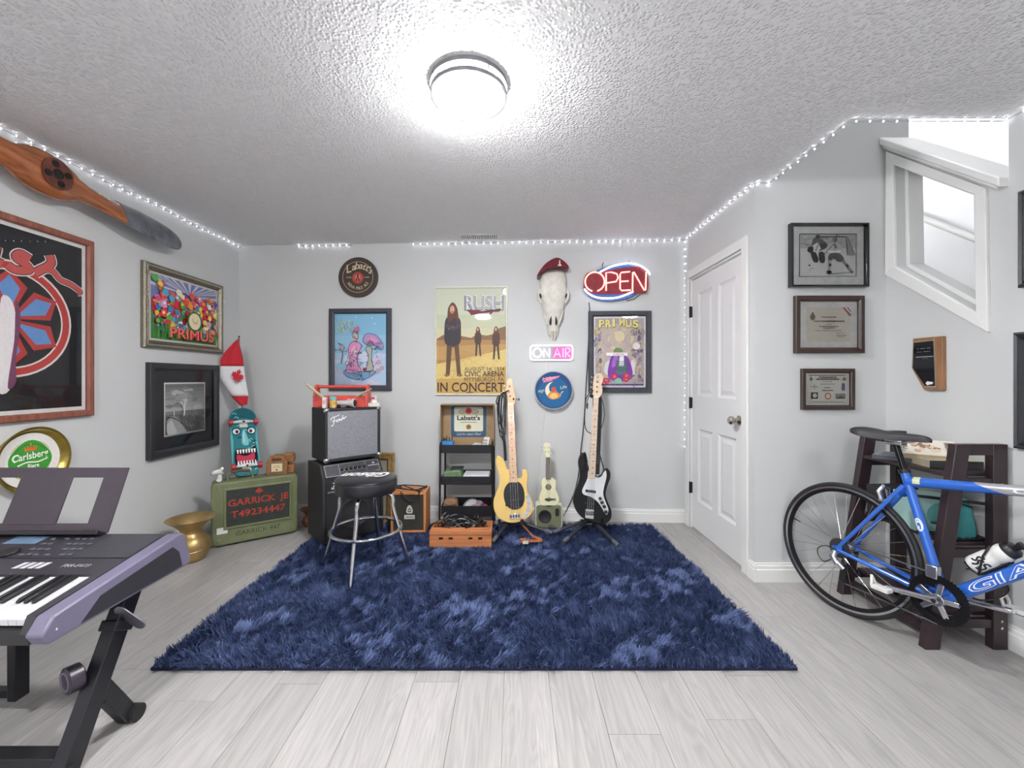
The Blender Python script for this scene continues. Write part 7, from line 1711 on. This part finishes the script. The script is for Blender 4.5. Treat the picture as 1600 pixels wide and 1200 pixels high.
for pts in ([(-.022, .03), (-.008, .04), (-.016, .055), (.0, .07)], [(-.004, .02), (.004, .035), (-.004, .05), (.008, .06)], [(.012, .03), (.026, .026), (.03, .042), (.016, .05), (.02, .062), (.032, .06)], [(.012, .02), (.036, .02)]): wr(pts, .007)
mk.build('bottle_mark', PRINT, bot)

# ------------------------------------------------------------------ shag rug
RC = [Vector((-1.525, 1.735)), Vector((1.195, 1.735)), Vector((1.135, 3.40)), Vector((-1.525, 3.40))]
rg = thing('shag_rug', 'deep navy blue shag rug in the middle of the floor', 'rug', (-.18, 2.55, 0))
ro = Vector((-.18, 2.55))
MB().add(prismz([tuple(c-ro) for c in RC], .001, .012)).build('backing', mat('navy_backing', '101a38', .9), rg)
g = np.random.default_rng(3); NB = 230000
s, t = g.random(NB), g.random(NB)
q = np.array([[c.x-ro.x, c.y-ro.y] for c in RC])
base = (q[0]*((1-s)*(1-t))[:, None]+q[1]*(s*(1-t))[:, None]+q[2]*(s*t)[:, None]+q[3]*((1-s)*t)[:, None])
def field(p, n, sc, seed):
    h = np.random.default_rng(seed); v = np.zeros(len(p))
    for i in range(n):
        k = h.normal(size=2)*sc; v += np.sin(p@k+h.random()*6.28)/math.sqrt(n)
    return v
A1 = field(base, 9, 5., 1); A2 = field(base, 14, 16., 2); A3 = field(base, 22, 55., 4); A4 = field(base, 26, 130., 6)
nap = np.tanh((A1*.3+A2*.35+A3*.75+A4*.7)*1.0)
dirn = -1.57+1.3*A2+.9*A1+.8*A3+g.normal(size=NB)*.55
# strands gather into tufts about four centimetres across
tw_ = base+np.stack([A3, A4], 1)*.006; ci = np.floor(tw_/.036+.5).astype(np.int64); hsh = (ci[:, 0]*73856093 ^ ci[:, 1]*19349663) & 0xffff
tr1 = np.random.default_rng(8).random((65536, 4)); tr1 = tr1[hsh]; cen = (ci+(tr1[:, :2]-.5)*.5)*.036
dirn = dirn+(tr1[:, 2]-.5)*1.6
lean = np.clip(.020+.010*nap+g.normal(size=NB)*.006, .004, .042)
hgt = np.clip(.040-.35*(lean-.018)+g.normal(size=NB)*.005, .018, .055)
d2 = np.stack([np.cos(dirn), np.sin(dirn)], 1); wd = (g.random(NB)*.0012+.0016); ra = dirn+1.57+g.normal(size=NB)*.5
sd = np.stack([np.cos(ra), np.sin(ra)], 1)*wd[:, None]
def pt3(xy, z): return np.concatenate([xy, z[:, None]], 1)
v0 = pt3(base-sd, np.full(NB, .008)); v1 = pt3(base+sd, np.full(NB, .008)); mid = base+d2*(lean*.35)[:, None]
v2 = pt3(mid-sd*.9, hgt*.62); v3 = pt3(mid+sd*.9, hgt*.62); v4 = pt3((base+d2*lean[:, None])*.62+(cen+d2*(lean*1.15)[:, None])*.38, hgt*(.9+.25*tr1[:, 3]))
VV = np.stack([v0, v1, v2, v3, v4], 1).reshape(-1, 3)
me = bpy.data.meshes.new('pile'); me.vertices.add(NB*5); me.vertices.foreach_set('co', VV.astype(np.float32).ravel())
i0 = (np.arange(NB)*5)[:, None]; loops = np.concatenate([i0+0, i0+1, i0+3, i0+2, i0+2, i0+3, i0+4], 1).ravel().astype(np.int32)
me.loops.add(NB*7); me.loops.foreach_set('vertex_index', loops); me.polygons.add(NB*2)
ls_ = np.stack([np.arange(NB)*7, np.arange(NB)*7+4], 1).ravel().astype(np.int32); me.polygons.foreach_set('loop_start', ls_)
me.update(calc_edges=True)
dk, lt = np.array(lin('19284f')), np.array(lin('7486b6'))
f = np.clip(.34+.22*nap+(tr1[:, 2]-.5)*.30+g.normal(size=NB)*.14, 0, 1)[:, None]; tip = dk*(1-f)+lt*f  # nap term paints sheen patches into the strand colour
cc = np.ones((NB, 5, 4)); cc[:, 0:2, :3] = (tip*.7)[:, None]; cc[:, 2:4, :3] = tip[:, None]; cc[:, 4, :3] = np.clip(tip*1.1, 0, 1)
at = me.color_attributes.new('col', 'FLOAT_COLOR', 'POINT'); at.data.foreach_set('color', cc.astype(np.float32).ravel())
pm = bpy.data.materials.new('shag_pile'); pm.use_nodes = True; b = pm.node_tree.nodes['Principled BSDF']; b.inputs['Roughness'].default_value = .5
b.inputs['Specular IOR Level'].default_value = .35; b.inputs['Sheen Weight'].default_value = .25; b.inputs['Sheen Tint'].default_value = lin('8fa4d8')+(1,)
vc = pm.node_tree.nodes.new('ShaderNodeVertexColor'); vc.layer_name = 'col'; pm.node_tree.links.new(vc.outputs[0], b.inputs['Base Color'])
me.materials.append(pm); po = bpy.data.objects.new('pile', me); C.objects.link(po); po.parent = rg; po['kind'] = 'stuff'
